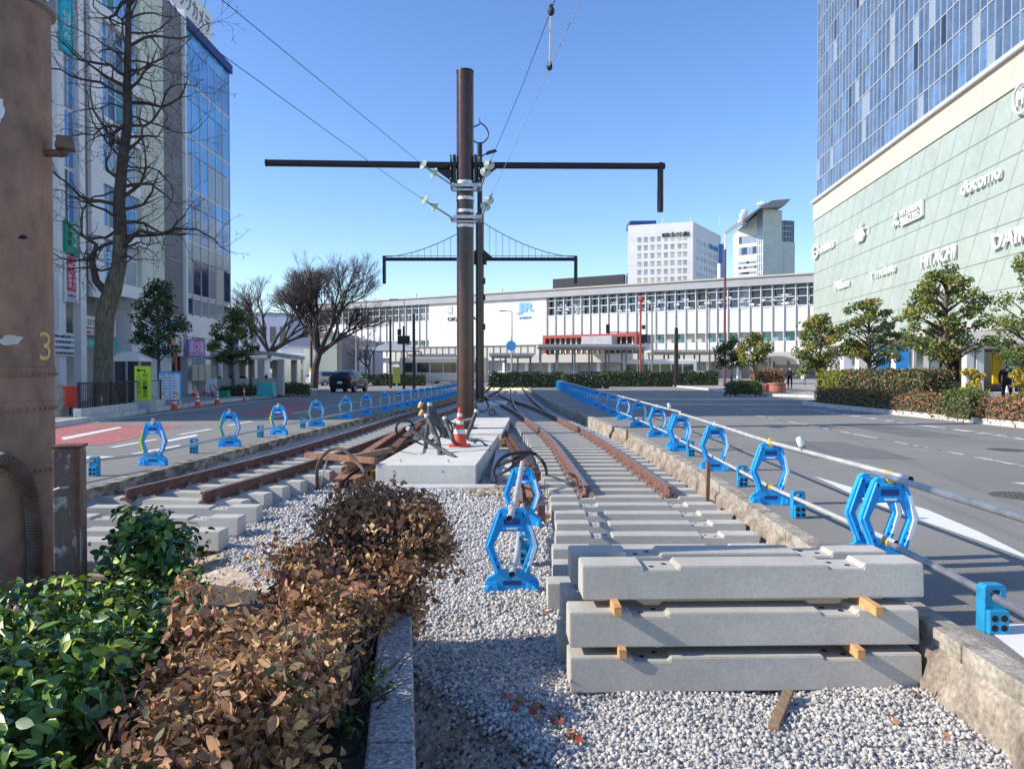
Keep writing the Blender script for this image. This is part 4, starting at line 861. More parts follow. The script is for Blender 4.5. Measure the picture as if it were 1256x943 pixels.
# second pole with suspension-bridge arm
Y2 = 37.0
t = thing('catenary_pole', 'second dark catenary pole with a hanging-bridge style double arm', 'pole', (PY(588.5, 300, Y2).x, Y2, 0), 0, 'dark catenary poles')
zt = PY(588, 176, Y2).z; zm = PY(588, 262, Y2).z; MB().cyl((0, 0, -.2), .2, zm+.2, 24).build('mast', 'pole', t, smooth=True); MB().cyl((0, 0, zm-.01), .12, zt-zm, 20).build('upper_mast', 'pole_dark', t, smooth=True)
za = PY(588, 318, Y2).z; xl = PY(470, 318, Y2).x-t.location.x; xr = PY(707.5, 318, Y2).x-t.location.x
for s, x in ((-1, xl), (1, xr)):
    MB().tube([(s*.15, 0, za), (x, 0, za)], .085, 12).build('arm', 'pole_dark', t, smooth=True); MB().tube([(x-s*.05, 0, za+.15), (x-s*.05, 0, PY(470, 348, Y2).z)], .085, 12).build('drop_arm', 'pole_dark', t, smooth=True)
    zk = PY(588, 273, Y2).z; cp = []
    for k in range(15):
        u = k/14; cp.append(Vector((s*.15+(x-s*.25)*u, 0, zk+(za+.12-zk)*(1-(1-u)**1.7))))
    MB().tube(cp, .018, 6).build('suspension_cable', 'pole_dark', t); mb = MB()
    for k in range(1, 14): mb.tube([cp[k], (cp[k].x, 0, za+.07)], .009, 4)
    mb.tube([(cp[0].x, 0, za+.16), (x, 0, za+.16)], .012, 4); mb.build('hanger_rods', 'pole_dark', t)
    MB().box((s*.26, 0, za), (.14, .3, .5)).prism([(s*.2, za-.1), (s*.2, za+.45), (s*.65, za+.05)], lambda a, b_, q_: (a, q_, b_), -.02, .02).build('bracket_plate', 'pole_dark', t)
ln = [(0, 0), (.35, .12), (.5, .42), (.38, .78), (.12, 1.0), (0, 1.15)]; mb = MB()
zt2 = zt-.05; mb.tube(curve([(-.1, 0, zt2+.05), (.22, 0, zt2+.12), (.42, 0, zt2+.45), (.3, 0, zt2+.8), (0, 0, zt2+1.05)]), .035, 6).tube(curve([(0, 0, zt2+.95), (-.3, 0, zt2+.8), (-.42, 0, zt2+.45), (-.22, 0, zt2+.12), (.1, 0, zt2+.05)]), .035, 6).tube([(0, 0, zt2+1.0), (0, 0, zt2+1.25)], .02, 5); mb.build('ornament', 'pole_dark', t, smooth=True)
p = PY(600, 187, Y2)-t.location; MB().tube([(.1, 0, p.z-.2), (p.x-.1, 0, p.z-.02)], .03, 6).box(p+Vector((.1, 0, .02)), (.55, .2, .12), ry=-.3, taper=.7).build('street_lamp_head', 'pole_dark', t)
for py in (345, 365, 401): MB().box((.22, -.05, PY(595, py, Y2).z), (.10, .14, .28)).build('junction_box', 'pole_dark', t)
# ------------------------------------------------------------------ buildings: left row
def panes(F, L_, mats, parent, seed=1, d=.02, name='window', w=None, th=.03):
    """L_: (u0,u1,z0,z1); up to 100 nearest panes are parts of their own, the rest one part"""
    r = random.Random(seed); L_ = sorted(L_, key=lambda q: (F.P((q[0]+q[1])/2, 0)-Vector((0, 0, 0))).length)
    for q in L_[:100]:
        MB().fb(F, q[0], q[1], q[2], q[3], d, d+th).build(name, r.choices(mats, w)[0], parent, world=True, fix=False)
    if len(L_) > 100:
        mb = MB()
        for q in L_[100:]: mb.mi = r.choices(range(len(mats)), w)[0]; mb.fb(F, q[0], q[1], q[2], q[3], d, d+th)
        tag(mb.build('far_'+name+'s', mats, parent, world=True, fix=False), kind='stuff')
FL = Fac((-20, 0), (0, 1)); yl = lambda px: FL.at(px, 400)[0]
A = thing('office_building', 'white office building with blue windows behind the large bare tree', 'building', (-26, 31, 0))
y0, y1 = 21.5, yl(168.5); HT = 21.8
mb = MB().b(-34, -20.0, y0, y1, 5.4, HT).b(-34, -22.4, y0, y1, 0, 5.45); mb.build('wall', 'wall_white', A, world=True)
mb = MB()
for a, b_, dp in ((60, 68.5, .45), (90, 97, .35), (106, 121, .3)): mb.fb(FL, yl(a), yl(b_), 5.0 if a > 100 else .1, HT+.1, .0, dp)
for k in range(5): mb.fb(FL, yl(36+k*5) if False else 22.2+k*2.0, 22.9+k*2.0, .1, HT, 0, .3)
mb.each('pier', 'wall_white', A, world=True); MB().fb(FL, yl(97), yl(106), 5.0, HT, 0, .12).build('dark_pier', 'wall_dark', A, world=True)
W = []
fl = [5.9+2.65*k for k in range(6)]
for z in fl:
    for a, b_ in ((69, 75.5), (76, 82.5), (83, 89.5)): W.append((yl(a), yl(b_), z-.5, z+1.95))
    for a, b_ in ((122.5, 131), (131.8, 141), (141.8, 151), (152, 166)): W.append((yl(a), yl(b_), z+.1, z+1.95))
    for k in range(4): W.append((23+k*2.0, 24.1+k*2.0, z, z+1.7))
panes(FL, W, ['glass_sky1', 'glass_sky3', 'glass4', 'glass2', 'glass_teal'], A, 3, d=.03, w=[4, 3, 2, 1, .5])
mb = MB()
for z in fl: mb.fb(FL, yl(121), yl(168), z-.62, z+.0, .03, .28)
mb.each('spandrel', 'wall_white', A, world=True)
mb = MB()
for z in fl:
    for a in (75.7, 82.7, 131.4, 141.4, 151.4): mb.fb(FL, yl(a)-.04, yl(a)+.04, z-.5, z+2.0, .05, .10)
    mb.fb(FL, yl(122), yl(166), z+1.3, z+1.36, .05, .1)
mb.build('window_bars', 'alu', A, world=True)
FG = Fac((-22.4, 0), (0, 1)); yg = lambda px: FG.at(px, 440)[0]
mb = MB()
for k in range(9): mb.fb(FG, y0+1+k*2.2, y0+1.12+k*2.2, .1, 5.4, 0, .06)
for z in (2.2, 3.9): mb.fb(FG, y0, y1, z, z+.08, 0, .05)
mb.build('shopfront_frame', 'alu_dark', A, world=True)
for k in range(6): MB().fb(FG, y0+1.2+k*2.2, y0+3.1+k*2.2, .4, 2.2, .01, .03).build('shop_window', ['glass5', 'glass4', 'glass2'][k % 3], A, world=True)
MB().fb(FG, y1-4, y1, .1, 5.4, .02, .12).build('granite_cladding', 'wall_grey', A, world=True)
# B: mint wall, dark strip, glass corner
B = thing('department_building', 'tall building with pale green wall, dark strip and blue glass front at the left', 'building', (-27, 48, 0))
b0, b1, b2, b3 = yl(168.5), yl(197), yl(224), 54.6
MB().b(-36, -20.02, b0+.02, b3-.25, 4.8, 22.4).b(-36, -20.3, b0+.02, b3-.25, 0, 4.82).build('wall', 'wall_white', B, world=True)
MB().fb(FL, b0+.05, b1, 4.9, 23.3, -.5, .25).build('mint_wall', 'wall_mint', B, world=True); MB().fb(FL, b1+.02, b2-.25, 4.9, 22.8, -.5, .15).build('dark_strip', 'wall_dark', B, world=True); MB().fb(FL, b2-.22, b2, 4.9, 23.2, 0, .35).build('edge_fin', 'wall_white', B, world=True)
mb = MB()
for k in range(7): mb.fb(FL, b0+.05, b1, 5.4+2.65*k, 5.43+2.65*k, .25, .262); mb.fb(FL, b1+.03, b2-.3, 5.4+2.65*k, 5.43+2.65*k, .15, .16)
mb.fb(FL, (b0+b1)/2, (b0+b1)/2+.03, 4.9, 23.3, .25, .262); mb.build('wall_joints', 'wall_grey', B, world=True)
nC = 6; dz = 3.27; W = []
z0g = 4.9; zt = 22.75; rows = []
z = zt-.35
MBm = MB()
while z > z0g+.5:
    for k in range(nC):
        a = b2+.1+(b3-b2-.2)*k/nC; c_ = b2+.1+(b3-b2-.2)*(k+1)/nC
        if z > 9: W += [(a+.03, c_-.03, max(z-.85, z0g), z+.08), (a+.03, c_-.03, max(z-dz+.28, z0g), z-.91)]
        else: W += [(a+.03, c_-.03, max(z-1.0, z0g), z-.05), (a+.03, c_-.03, max(z-2.0, z0g), z-1.08), (a+.03, c_-.03, max(z-dz+.3, z0g), z-2.08)]
    MBm.fb(FL, b2, b3, z-dz+.10, z-dz+.26, .0, .06); z -= dz
W = [q for q in W if q[3]-q[2] > .1]
WU = [q for q in W if q[2] > 14.5]; WM = [q for q in W if 9 < q[2] <= 14.5]; WL = [q for q in W if q[2] <= 9]
panes(FL, WU, ['glass_sky1', 'glass_sky3'], B, 5, d=.03, w=[1, 4]); panes(FL, WM, ['glass_sky1', 'glass_sky3', 'glass4'], B, 6, d=.03, w=[2, 1, 2]); panes(FL, WL, ['glass4', 'glass2', 'blind', 'glass5'], B, 7, d=.03, w=[4, 2, 1, 1])  # upper panes blue, lower ones greyer: reflections put into the pane colours
MBm.each('spandrel', 'alu', B, world=True); mb = MB()
for k in range(nC+1): a = b2+.1+(b3-b2-.2)*k/nC; mb.fb(FL, a-.025, a+.025, z0g, zt-.3, .0, .10)
mb.build('mullion', 'alu', B, world=True); MB().fb(FL, b2-.02, b3+.05, zt-.32, zt+.25, -.3, .28).build('parapet', 'navy', B, world=True)
MB().fb(FL, b2, b3+.02, 3.6, 4.88, -.3, .3).build('canopy_band', 'wall_white', B, world=True)
for a, b_ in ((200, 206), (226, 231), (248, 254), (268, 274)): MB().fb(FL, yl(a), yl(b_), 0.1, 3.6, -.3, .2).build('pillar', 'wall_white', B, world=True)
for a, b_ in ((207, 225), (232, 247), (255, 267)): MB().fb(FL, yl(a), yl(b_), .3, 3.3, -.28, -.2).build('shop_window', 'glass4' if a != 207 else 'glass5', B, world=True)
# roof billboards
t = thing('roof_sign', 'long white rooftop billboard on a steel frame above the blue glass', 'sign', (-20.6, 50, 22.9))
FR = Fac((-20.9, 0), (0, 1)); a0, zz0 = FR.at(227, 20); a1, zz1 = FR.at(264, 50)
MB().fb(FR, 47.3, 54.0, 24.2, 26.2, -.2, 0).build('panel', 'white', t, world=True)
mb = MB()
for k in range(9):
    u = 47.4+k*.82; mb.fb(FR, u, u+.06, 22.9, 26.1, -.5, -.44); mb.tube([FR.P(u, 22.9, .5), FR.P(u, 24.2, -.1)], .04, 5); mb.tube([FR.P(u, 22.9, .5), FR.P(u+.8, 24.2, -.1)], .03, 5)
mb.fb(FR, 47.3, 54.2, 22.95, 23.05, .4, .5); mb.build('steel_frame', 'navy', t, world=True)
text('lettering', 'ビックカメラ', FR.P(47.7, 24.6, .02), (0, 1, 0), (0, 0, 1), 5.8, 1.25, 'alu_dark', t, ext=.03)
mb = MB()
for k in range(4): mb.tube([FR.P(47.8+k*1.6, 26.1, 0), FR.P(47.8+k*1.6, 26.9, .2), FR.P(47.8+k*1.6, 26.8, 1.4)], .035, 5)
mb.build('sign_lamp', 'alu_dark', t, world=True)
# signs on the left facades
def flatsign(name, label, F, px0, py0, px1, py1, d, m, cat='sign', th=.12, group=None, post=False):
    u0, za = F.at(px0, py0, d); u1, zb = F.at(px1, py0, d); zt_ = F.at(px0, py1, d)[1]
    c = F.P((u0+u1)/2, za, d-th/2); t = thing(name, label, cat, c, 0, group)
    MB().fb(F, u0, u1, za, zt_, d-th, d).build('panel', m, t, world=True, bevel=.01); return t, u0, u1, za, zt_
def stext(t, F, s, u0, u1, z0, z1, d, m, vert=False, mir_=False):
    if vert:
        n = len(s); hh = (z1-z0)/n
        for k, c_ in enumerate(s):
            if c_ == ' ': continue
            ch = c_
            if ch == 'ー': MB().fb(F, (u0+u1)/2-(u1-u0)*.05, (u0+u1)/2+(u1-u0)*.05, z1-hh*(k+.88), z1-hh*(k+.12), d+.002, d+.02).build('lettering', m, t, world=True); continue
            text('lettering', ch, F.P(u0, z1-hh*(k+.92), d+.002), F.D, (0, 0, 1), u1-u0, hh*.84, m, t, ext=.02)
    else: text('lettering', s, F.P(u0, z0, d+.002), F.D, (0, 0, 1), u1-u0, z1-z0, m, t, ext=.02)
FS = Fac((-19.4, 0), (0, 1))
def S(name, label, a, b_, d, m, **k): return flatsign(name, label, FS, a[0], a[1], b_[0], b_[1], d, m, **k)
t, u0, u1, za, zb = S('vertical_sign', 'cyan vertical banner sign at the top left reading NOVA', (75.5, 60), (90, -30), 0, 'sign_cyan'); w_ = u1-u0
stext(t, FS, 'NOVA', u0+.2*w_, u0+.72*w_, za+(zb-za)*.20, za+(zb-za)*.56, 0, 'white', True)
MB().fb(FS, u1-.14*w_, u1-.04*w_, za, zb, 0, .01).build('green_stripe', 'sign_green', t, world=True)
t, u0, u1, za, zb = S('vertical_sign', 'green vertical sign above the crimson one on the left building', (81.5, 309), (96, 270), 0, 'sign_green'); w_ = u1-u0
stext(t, FS, 'ウィズ', u0+.55*w_, u0+.9*w_, za+.2*(zb-za), zb-.1, 0, 'white', True); stext(t, FS, '学習塾', u0+.12*w_, u0+.42*w_, za+.2*(zb-za), zb-.1, 0, 'pole_dark', True)
t, u0, u1, za, zb = S('vertical_sign', 'crimson vertical clinic sign with white characters, grey foot', (82, 370), (97, 313), 0, 'white'); w_ = u1-u0; zm = za+(zb-za)*.24
MB().fb(FS, u0+.02, u1-.25*w_, zm, zb-.02, 0, .012).build('crimson_field', 'crimson', t, world=True); MB().fb(FS, u0+.02, u1-.25*w_, za+.02, zm, 0, .011).build('grey_foot', 'lav', t, world=True)
stext(t, FS, 'ヒロクリニック', u0+.44*w_, u0+.70*w_, zm+.1, zb-.1, .012, 'white', True); stext(t, FS, '岡山駅前院', u0+.12*w_, u0+.36*w_, zm+.15, zb-.35, .012, 'white', True); stext(t, FS, 'Hiro', u0+.1*w_, u0+.68*w_, za+.25, zm-.15, .011, 'ink')
t, u0, u1, za, zb = S('clinic_sign', 'white horizontal clinic board with black and red characters behind the trunk', (92, 409), (142, 385), -1.5, 'white')
w_ = u1-u0; h_ = zb-za; stext(t, FS, 'ヒロクリニック', u0+.2*w_, u0+.9*w_, za+.5*h_, za+.84*h_, -1.5, 'ink'); stext(t, FS, '岡山駅前院', u0+.2*w_, u0+.8*w_, za+.3*h_, za+.45*h_, -1.5, 'ink'); stext(t, FS, '086-230-1112', u0+.22*w_, u0+.75*w_, za+.07*h_, za+.22*h_, -1.5, 'crimson')
t, u0, u1, za, zb = S('shop_awning', 'teal shop sign band under the white clinic board', (93, 427), (144, 413), -1.2, 'teal', cat='awning', th=.3)
w_ = u1-u0; h_ = zb-za; stext(t, FS, 'サンタテラス', u0+.12*w_, u0+.62*w_, za+.25*h_, za+.78*h_, -1.2, 'white')
t, u0, u1, za, zb = S('striped_banner', 'white cloth banner with rows of dark writing beside the rusty pole', (66, 436), (91.5, 407), 0, 'white', cat='banner', th=.03); w_ = u1-u0; h_ = zb-za
for k in range(4): stext(t, FS, ['全国対応案内', '受付時間毎日', '予約電話番号', '岡山駅前通り'][k], u0+.05*w_, u0+.95*w_, za+h_*(.06+.24*k), za+h_*(.18+.24*k), 0, 'navy')
t, u0, u1, za, zb = S('shop_poster', 'pink shop poster beside the trunk at street level', (93, 463), (101, 428), -1.3, 'pink', cat='poster', th=.05)
t, u0, u1, za, zb = S('shop_sign', 'white shop board with red emblem and vertical lettering beside the green tree', (203, 436), (225, 401), .1, 'tile_white'); w_ = u1-u0; h_ = zb-za
c = FS.P(u0+.30*w_, za+.62*h_, .1); mb = MB(); mb.tube([c, c+Vector((.03, 0, 0))], .42, 20); mb.build('red_emblem', 'cone_red', t, world=True); MB().tube([c+Vector((.02, 0, 0)), c+Vector((.045, 0, 0))], .26, 16).build('emblem_centre', 'white', t, world=True)
stext(t, FS, 'エステ', u0+.72*w_, u0+.9*w_, za+.08*h_, za+.7*h_, .1, 'ink', True); stext(t, FS, '三天堂', u0+.1*w_, u0+.6*w_, za+.06*h_, za+.22*h_, .1, 'navy')
t, u0, u1, za, zb = S('station_flag_sign', 'blue lettered sign above the white shop board', (207, 400), (224, 392), .12, 'sign_blue'); stext(t, FS, 'Viva Smile', u0+.1, u1-.1, za+.08, zb-.08, .12, 'white')
t, u0, u1, za, zb = S('square_sign', 'violet square sign with a ring drawing on the pale wall', (231, 437), (251, 416), .25, 'purple'); w_ = u1-u0; h_ = zb-za
MB().fb(FS, u0+.08*w_, u1-.08*w_, za+.08*h_, zb-.08*h_, .25, .262).build('pale_field', 'sign_violet', t, world=True)
c = FS.P((u0+u1)/2, za+.6*h_, .262); mb = MB()
for k in range(12): a = k*math.pi/6; mb.sphere(c+Vector((.01, .48*math.cos(a), .3*math.sin(a))), .045, 6, 4)
mb.sphere(c, .14, 10, 6, (.2, 1, 1)); mb.each('ring_drawing', 'crimson', t, world=True); stext(t, FS, 'フォーエル', u0+.15*w_, u1-.15*w_, za+.12*h_, za+.27*h_, .262, 'crimson')
for a, b_ in ((236, 243), (244, 251), (252, 258)): S('wall_poster', f'framed pale poster under the violet sign, {["left", "middle", "right"][(a-236)//8]}', (a, 467), (b_, 447), -.05, 'blind', cat='poster', th=.05)

# ------------------------------------------------------------------ right store and tower
D_ = Vector((-.0986, -1)).normalized(); r0 = ray(998, 330); O_ = Vector((r0.x/r0.y*100, 100)); FRt = Fac(O_, D_); ur = lambda px: FRt.at(px, 330)[0]
T = thing('department_store', 'tall store tower at the right, blue glass above pale green triangle panels', 'building', (FRt.P(30, 0, -15).x, FRt.P(30, 0, -15).y, 0))
UE = 66; zb_ = FRt.at(998, 272)[1]; zc_ = FRt.at(998, 251)[1]
MB().fb(FRt, 0, UE, 5.0, zb_, -40, 0).build('panel_wall', 'panel_green', T, world=True)
MB().fb(FRt, .0, UE, zb_+.01, zc_, -40, .12).build('cream_band', 'stone_cream', T, world=True); MB().fb(FRt, -.05, UE, zc_+.01, zc_+.35, -40, .45).build('ledge', 'alu', T, world=True)
mb = MB(); k = 0
while k*2.9 < UE: mb.fb(FRt, k*4.1+2, k*4.1+2.05, zb_, zc_, .12, .135); k += 1
mb.build('band_joints', 'wall_grey', T, world=True)
mb = MB(); mj = MB(); nr = 7; hz = (zb_-5.0)/nr; tri = 2.9
for i in range(nr+1): z = 5+i*hz; mb.fb(FRt, 0, UE, z-.022, z+.022, 0, .03)
for i in range(nr):
    z = 5+i*hz; k = -1
    while k*tri < UE+3:
        s = tri/2*(i % 2)
        for m_, a, b_ in ((mb, k*tri+s, k*tri+s+tri/2), (mj, k*tri+s+tri, k*tri+s+tri/2)):
            a2, za_, b2_, zb2 = a, z, b_, z+hz
            if min(a2, b2_) < 0 or max(a2, b2_) > UE: continue
            m_.add([FRt.P(a2-.02, za_, .012), FRt.P(a2+.02, za_, .012), FRt.P(b2_+.02, zb2, .012), FRt.P(b2_-.02, zb2, .012)], [(0, 1, 2, 3)])
        k += 1
mb.build('dark_joints', 'joint', T, world=True); mj.build('pale_joints', 'joint_pale', T, world=True, fix=False)
# tower glass
TZ = zc_+.36; MB().fb(FRt, .4, UE, TZ, 84, -38, -.3).build('tower_core', 'alu_dark', T, world=True)
fh = 2.5; W = []; fr = MB(); rr = random.Random(11)
for i in range(24):
    z = TZ+.1+i*fh
    fr.fb(FRt, .4, UE, z-.07, z+.01, -.3, -.2)
    k = 0; u = .4
    while u < UE-.8: W.append((u+.05, u+1.04, z+.05, z+fh-.13)); u += 1.09
u = .4
while u < UE: fr.fb(FRt, u-.026, u+.026, TZ, 82, -.3, -.2); u += 1.09
W = [q for q in W if FRt.P(q[0], 0).y*455/943+1.5 > q[2]-6]
panes(FRt, W, ['tower1', 'tower2', 'tower3', 'glass4', 'glass5'], T, 5, d=-.28, w=[6, 5, 3, .5, .25])
fr.build('curtain_frame', 'alu', T, world=True)
# ground floor
MB().fb(FRt, .5, UE, 0, 5, -30, -3.2).build('shop_wall', 'tile_white', T, world=True); MB().fb(FRt, -.2, UE, 4.45, 5.0, -4, .5).build('canopy_edge', 'tile_beige', T, world=True)
k = 0
for u in np.arange(2, UE, 5.2):
    MB().fb(FRt, u, u+1.1, .1, 4.5, -2.2, -1.1).build('column', 'tile_white', T, world=True, bevel=.1)
    MB().fb(FRt, u+1.4, u+4.8, .3, 3.4, -3.2, -3.1).build('shop_window', ['glass4', 'sign_blue', 'glass5', 'glass4', 'tile_white'][k % 5], T, world=True); k += 1
# lettering on the store
def rsign(s, px0, px1, py_top, py_bot, label, cat='sign', m='white', side=None, bold=.008):
    pm = (px0+px1)/2; u0 = ur(px0); u1 = ur(px1); zt_ = FRt.at(pm, py_top)[1]; zb2 = FRt.at(pm, py_bot)[1]
    t = thing('store_sign', label, cat, FRt.P((u0+u1)/2, zb2, .2), 0, 'white brand signs on the green store wall')
    if s: text('lettering', s, FRt.P(u0, zb2, .22), FRt.D, (0, 0, 1), u1-u0, zt_-zb2, m, t, ext=.07, bold=bold)
    return t, u0, u1, zb2, zt_
rsign('docomo', 1182, 1231, 212, 230, 'white docomo lettering high on the green store wall'); 
t, u0, u1, za, zb = rsign('', 1098, 1134, 253, 274, 'white sign with triangle emblem reading MITSUBISHI ELECTRIC')
fn = lambda a, b_, t_: FRt.P(a, b_, t_)
w_ = u1-u0; h_ = zb-za
MB().fb(FRt, u0+.28*w_, u1, za+.0*h_, za+.08*h_, .1, .3).fb(FRt, u1-.03*w_, u1, za, zb, .1, .3).build('frame', 'white', t, world=True)
text('lettering', 'MITSUBISHI', FRt.P(u0+.26*w_, za+.55*h_, .22), FRt.D, (0, 0, 1), .68*w_, .38*h_, 'white', t, ext=.06, bold=.01); text('lettering', 'ELECTRIC', FRt.P(u0+.30*w_, za+.14*h_, .22), FRt.D, (0, 0, 1), .6*w_, .33*h_, 'white', t, ext=.06, bold=.01)
mb = MB(); cx_, cz_ = u0+.10*w_, za+.42*h_; R0 = .30*h_; kx = .9
for a in (90, 210, 330):
    ax = math.radians(a); tip = (cx_+kx*R0*2*math.cos(ax), cz_+R0*2*math.sin(ax)*.9); s1_ = (cx_+kx*R0*1.0*math.cos(ax+.55), cz_+R0*math.sin(ax+.55)); s2_ = (cx_+kx*R0*1.0*math.cos(ax-.55), cz_+R0*math.sin(ax-.55)); mb.prism([(cx_, cz_), s2_, tip, s1_], fn, .15, .35)
mb.build('emblem', 'white', t, world=True)
t, u0, u1, za, zb = rsign('', 1052, 1064, 275, 297, 'white bitten apple emblem on the green store wall'); w_ = u1-u0; h_ = zb-za
ap = [(0, -.42), (.12, -.5), (.26, -.46), (.42, -.2), (.36, -.1), (.30, .02), (.30, .14), (.38, .26), (.26, .34), (.08, .28), (0, .25), (-.1, .29), (-.28, .34), (-.44, .2), (-.5, 0), (-.45, -.22), (-.32, -.42), (-.2, -.5), (-.08, -.47)]
mb = MB().prism([(u0+w_*(.5+a), za+h_*(.45+b_*.9)) for a, b_ in ap], fn, .15, .35); mb.prism([(u0+w_*(.5+a), za+h_*(.45+b_*.9)) for a, b_ in [(0, .38), (.1, .40), (.2, .5), (.22, .64), (.1, .60), (.0, .5)]], fn, .15, .35); mb.build('emblem', 'white', t, world=True)
MB().fb(FRt, u0+.9*w_, u1+.25*w_, za+.62*h_, za+.66*h_, .1, .2).fb(FRt, u1+.2*w_, u1+.26*w_, za+.3*h_, za+.66*h_, .1, .2).fb(FRt, u0-.2*w_, u0, za+.5*h_, za+.54*h_, .1, .2).build('bracket', 'white', t, world=True)
t, u0, u1, za, zb = rsign('mobiles', 1005.5, 1025, 297, 308, 'small white lettering with a round emblem at the far corner of the store wall')
mb = MB(); c = FRt.P(ur(1002.5), (za+zb)/2, .25); pts_ = [c+FRt.D.to_3d()*(.75*math.cos(a))*1.5+Vector((0, 0, .75*math.sin(a))) for a in np.linspace(.3, 5.9, 16)]; mb.tube(pts_, .2, 6); mb.tube([c-FRt.D.to_3d()*.9, c+FRt.D.to_3d()*1.0], .12, 6); mb.build('emblem', 'white', t, world=True)
rsign('Nikon', 1027, 1044, 343, 354, 'white Nikon lettering low on the store wall near the far corner', bold=.02); rsign('Y!mobile', 1070, 1101, 328, 338, 'white Y!mobile lettering on the store wall above the trees')
rsign('HITACHI', 1133, 1175, 306, 323, 'white HITACHI lettering above the tallest right tree', bold=.02); rsign('DAIKIN', 1221, 1290, 277, 297, 'white DAIKIN lettering cut by the right edge of the picture', bold=.02)
t = thing('round_emblem', 'round white ring emblem with an H on the cream band at the right edge', 'sign', FRt.P(ur(1255), 21, .2)); z = FRt.at(1255, 122)[1]; c = FRt.P(ur(1256), z, .3)
pts_ = [c+FRt.D.to_3d()*(1.0*math.cos(a))+Vector((0, 0, 1.0*math.sin(a))) for a in np.linspace(0, 6.2832, 25)]; MB().tube(pts_, .1, 6).build('ring', 'white', t, world=True); text('lettering', 'H', c-FRt.D.to_3d()*.4-Vector((0, 0, .5)), FRt.D, (0, 0, 1), .8, 1.0, 'white', t, ext=.1, bold=.03)

# ------------------------------------------------------------------ station
rA = ray(996, 455); pA = Vector((rA.x/rA.y*147.8, 147.8)); rB = ray(430, 455); pB = Vector((rB.x/rB.y*210, 210)); SF = Fac(pB, pA-pB); us = lambda px: SF.at(px, 430)[0]
T = thing('railway_station', 'long white railway station building with grey roof across the background', 'building', (SF.P(60, 0, -20).x, SF.P(60, 0, -20).y, 0))
U0, U1 = -18, 140
MB().fb(SF, U0, U1, 18.4, 20, -30, .9).build('roof', 'roof_grey', T, world=True); MB().fb(SF, U0, U1, 19.98, 20.3, -30, 1.2).build('roof_edge', 'tile_beige', T, world=True)
MB().fb(SF, U0, U1, 6.0, 18.4, -30, -1.2).build('wall', 'wall_grey', T, world=True)
a, b_ = us(527), us(671)
for p, q in ((U0, a), (b_, U1)): MB().fb(SF, p, q, 9.3, 14.0, -1.25, 0).build('white_panel', 'tile_white', T, world=True); MB().fb(SF, p, q, 5.2, 7.4, -1.2, 0).build('lower_panel', 'tile_white', T, world=True); MB().fb(SF, p, q, 17.5, 17.7, -.2, .05).fb(SF, p, q, 15.9, 16.1, -.2, .0).fb(SF, p, q, 14.0, 14.3, -.3, .1).build('window_rail', 'alu', T, world=True)
mb = MB().fb(SF, a, b_, 7.6, 18.38, -1.2, .3); mb.build('tile_block', 'tile_white', T, world=True)
mb = MB()
for k in range(15): u = a+(b_-a)*k/14; mb.fb(SF, u-.03, u+.03, 7.6, 18.3, .3, .31)
for k in range(7): z = 8.9+k*1.5; mb.fb(SF, a, b_, z-.03, z+.03, .3, .312)
mb.build('tile_joints', 'blind', T, world=True)
fin = []
u = U0
W = []; W2 = []
mb = MB()
while u < U1:
    if not (a-.5 < u < b_+.3): mb.fb(SF, u-.09, u+.09, 5.2, 18.4, -.3, .3)
    if u+2.1 < a or u > b_-.2: W.append((u+.16, u+2.04, 14.3, 18.3)); W2.append((u+.16, u+2.04, 7.45, 9.25))
    u += 2.2
mb.each('fin', 'alu', T, world=True)
panes(SF, W, ['glass5', 'glass2', 'glass4'], T, 4, d=-1.18, w=[5, 3, 1]); panes(SF, W2, ['glass_teal', 'glass4', 'blind'], T, 5, d=-1.18, w=[2, 3, 2], name='lower_window')
mb = MB(); rr = random.Random(4)
for k in range(60): u = rr.uniform(b_, U1); z = rr.choice([14.6, 15.2, 16.3]); mb.fb(SF, u, u+rr.uniform(.8, 2), z, z+rr.uniform(.25, .6), -1.1, -.9)
mb.build('platform_fittings', 'white', T, world=True)
# glazed concourse under the white block, red framed box
MB().fb(SF, us(480), us(672), 4.0, 7.5, -1, .6).build('concourse_glass', 'blind', T, world=True); mb = MB()
u = us(480)
while u < us(672): mb.fb(SF, u, u+.15, 4.0, 7.6, .6, .75); u += 1.9
mb.fb(SF, us(480), us(672), 7.45, 7.65, .5, .9); mb.build('concourse_bars', 'alu_dark', T, world=True)
ra, rb = us(672), us(786); mb = MB().fb(SF, ra, rb, 8.9, 9.6, .0, 2.5).fb(SF, ra, ra+.7, 5.5, 8.9, .0, 2.5).fb(SF, rb-.5, rb, 5.5, 8.9, 0, 2.5); mb.build('red_frame', 'red_frame', T, world=True)
mb = MB(); u = ra+1.2
while u < rb-1: mb.fb(SF, u, u+.2, 5.5, 8.9, 1.2, 1.5); u += 1.35
mb.fb(SF, ra, rb, 7.2, 7.35, 1.1, 1.5).build('red_bars', 'white', T, world=True); MB().fb(SF, ra+.7, rb-.5, 5.5, 8.9, .2, .4).build('red_frame_back', 'rust', T, world=True)
MB().fb(SF, us(630), U1, 3.4, 5.2, -3, 3).build('lower_roof', 'tile_beige', T, world=True); MB().fb(SF, U0, U1, 0, 5.0, -20, -2).build('ground_floor', 'wall_grey', T, world=True)
for k in range(24): u = U0+5+k*6.2; MB().fb(SF, u, u+.8, 0, 3.6, -1, 0).build('column', 'wall_white', T, world=True)
MB().fb(SF, us(728), us(764), 6.2, 9.0, 3, 6).build('stair_box', 'wall_grey', T, world=True)
t = thing('roof_screen', 'long black screen box on the station roof', 'screen', SF.P(us(720), 20, -6)); u0, z0_ = SF.at(678, 352, -6); u1, z1_ = SF.at(765, 338, -6)
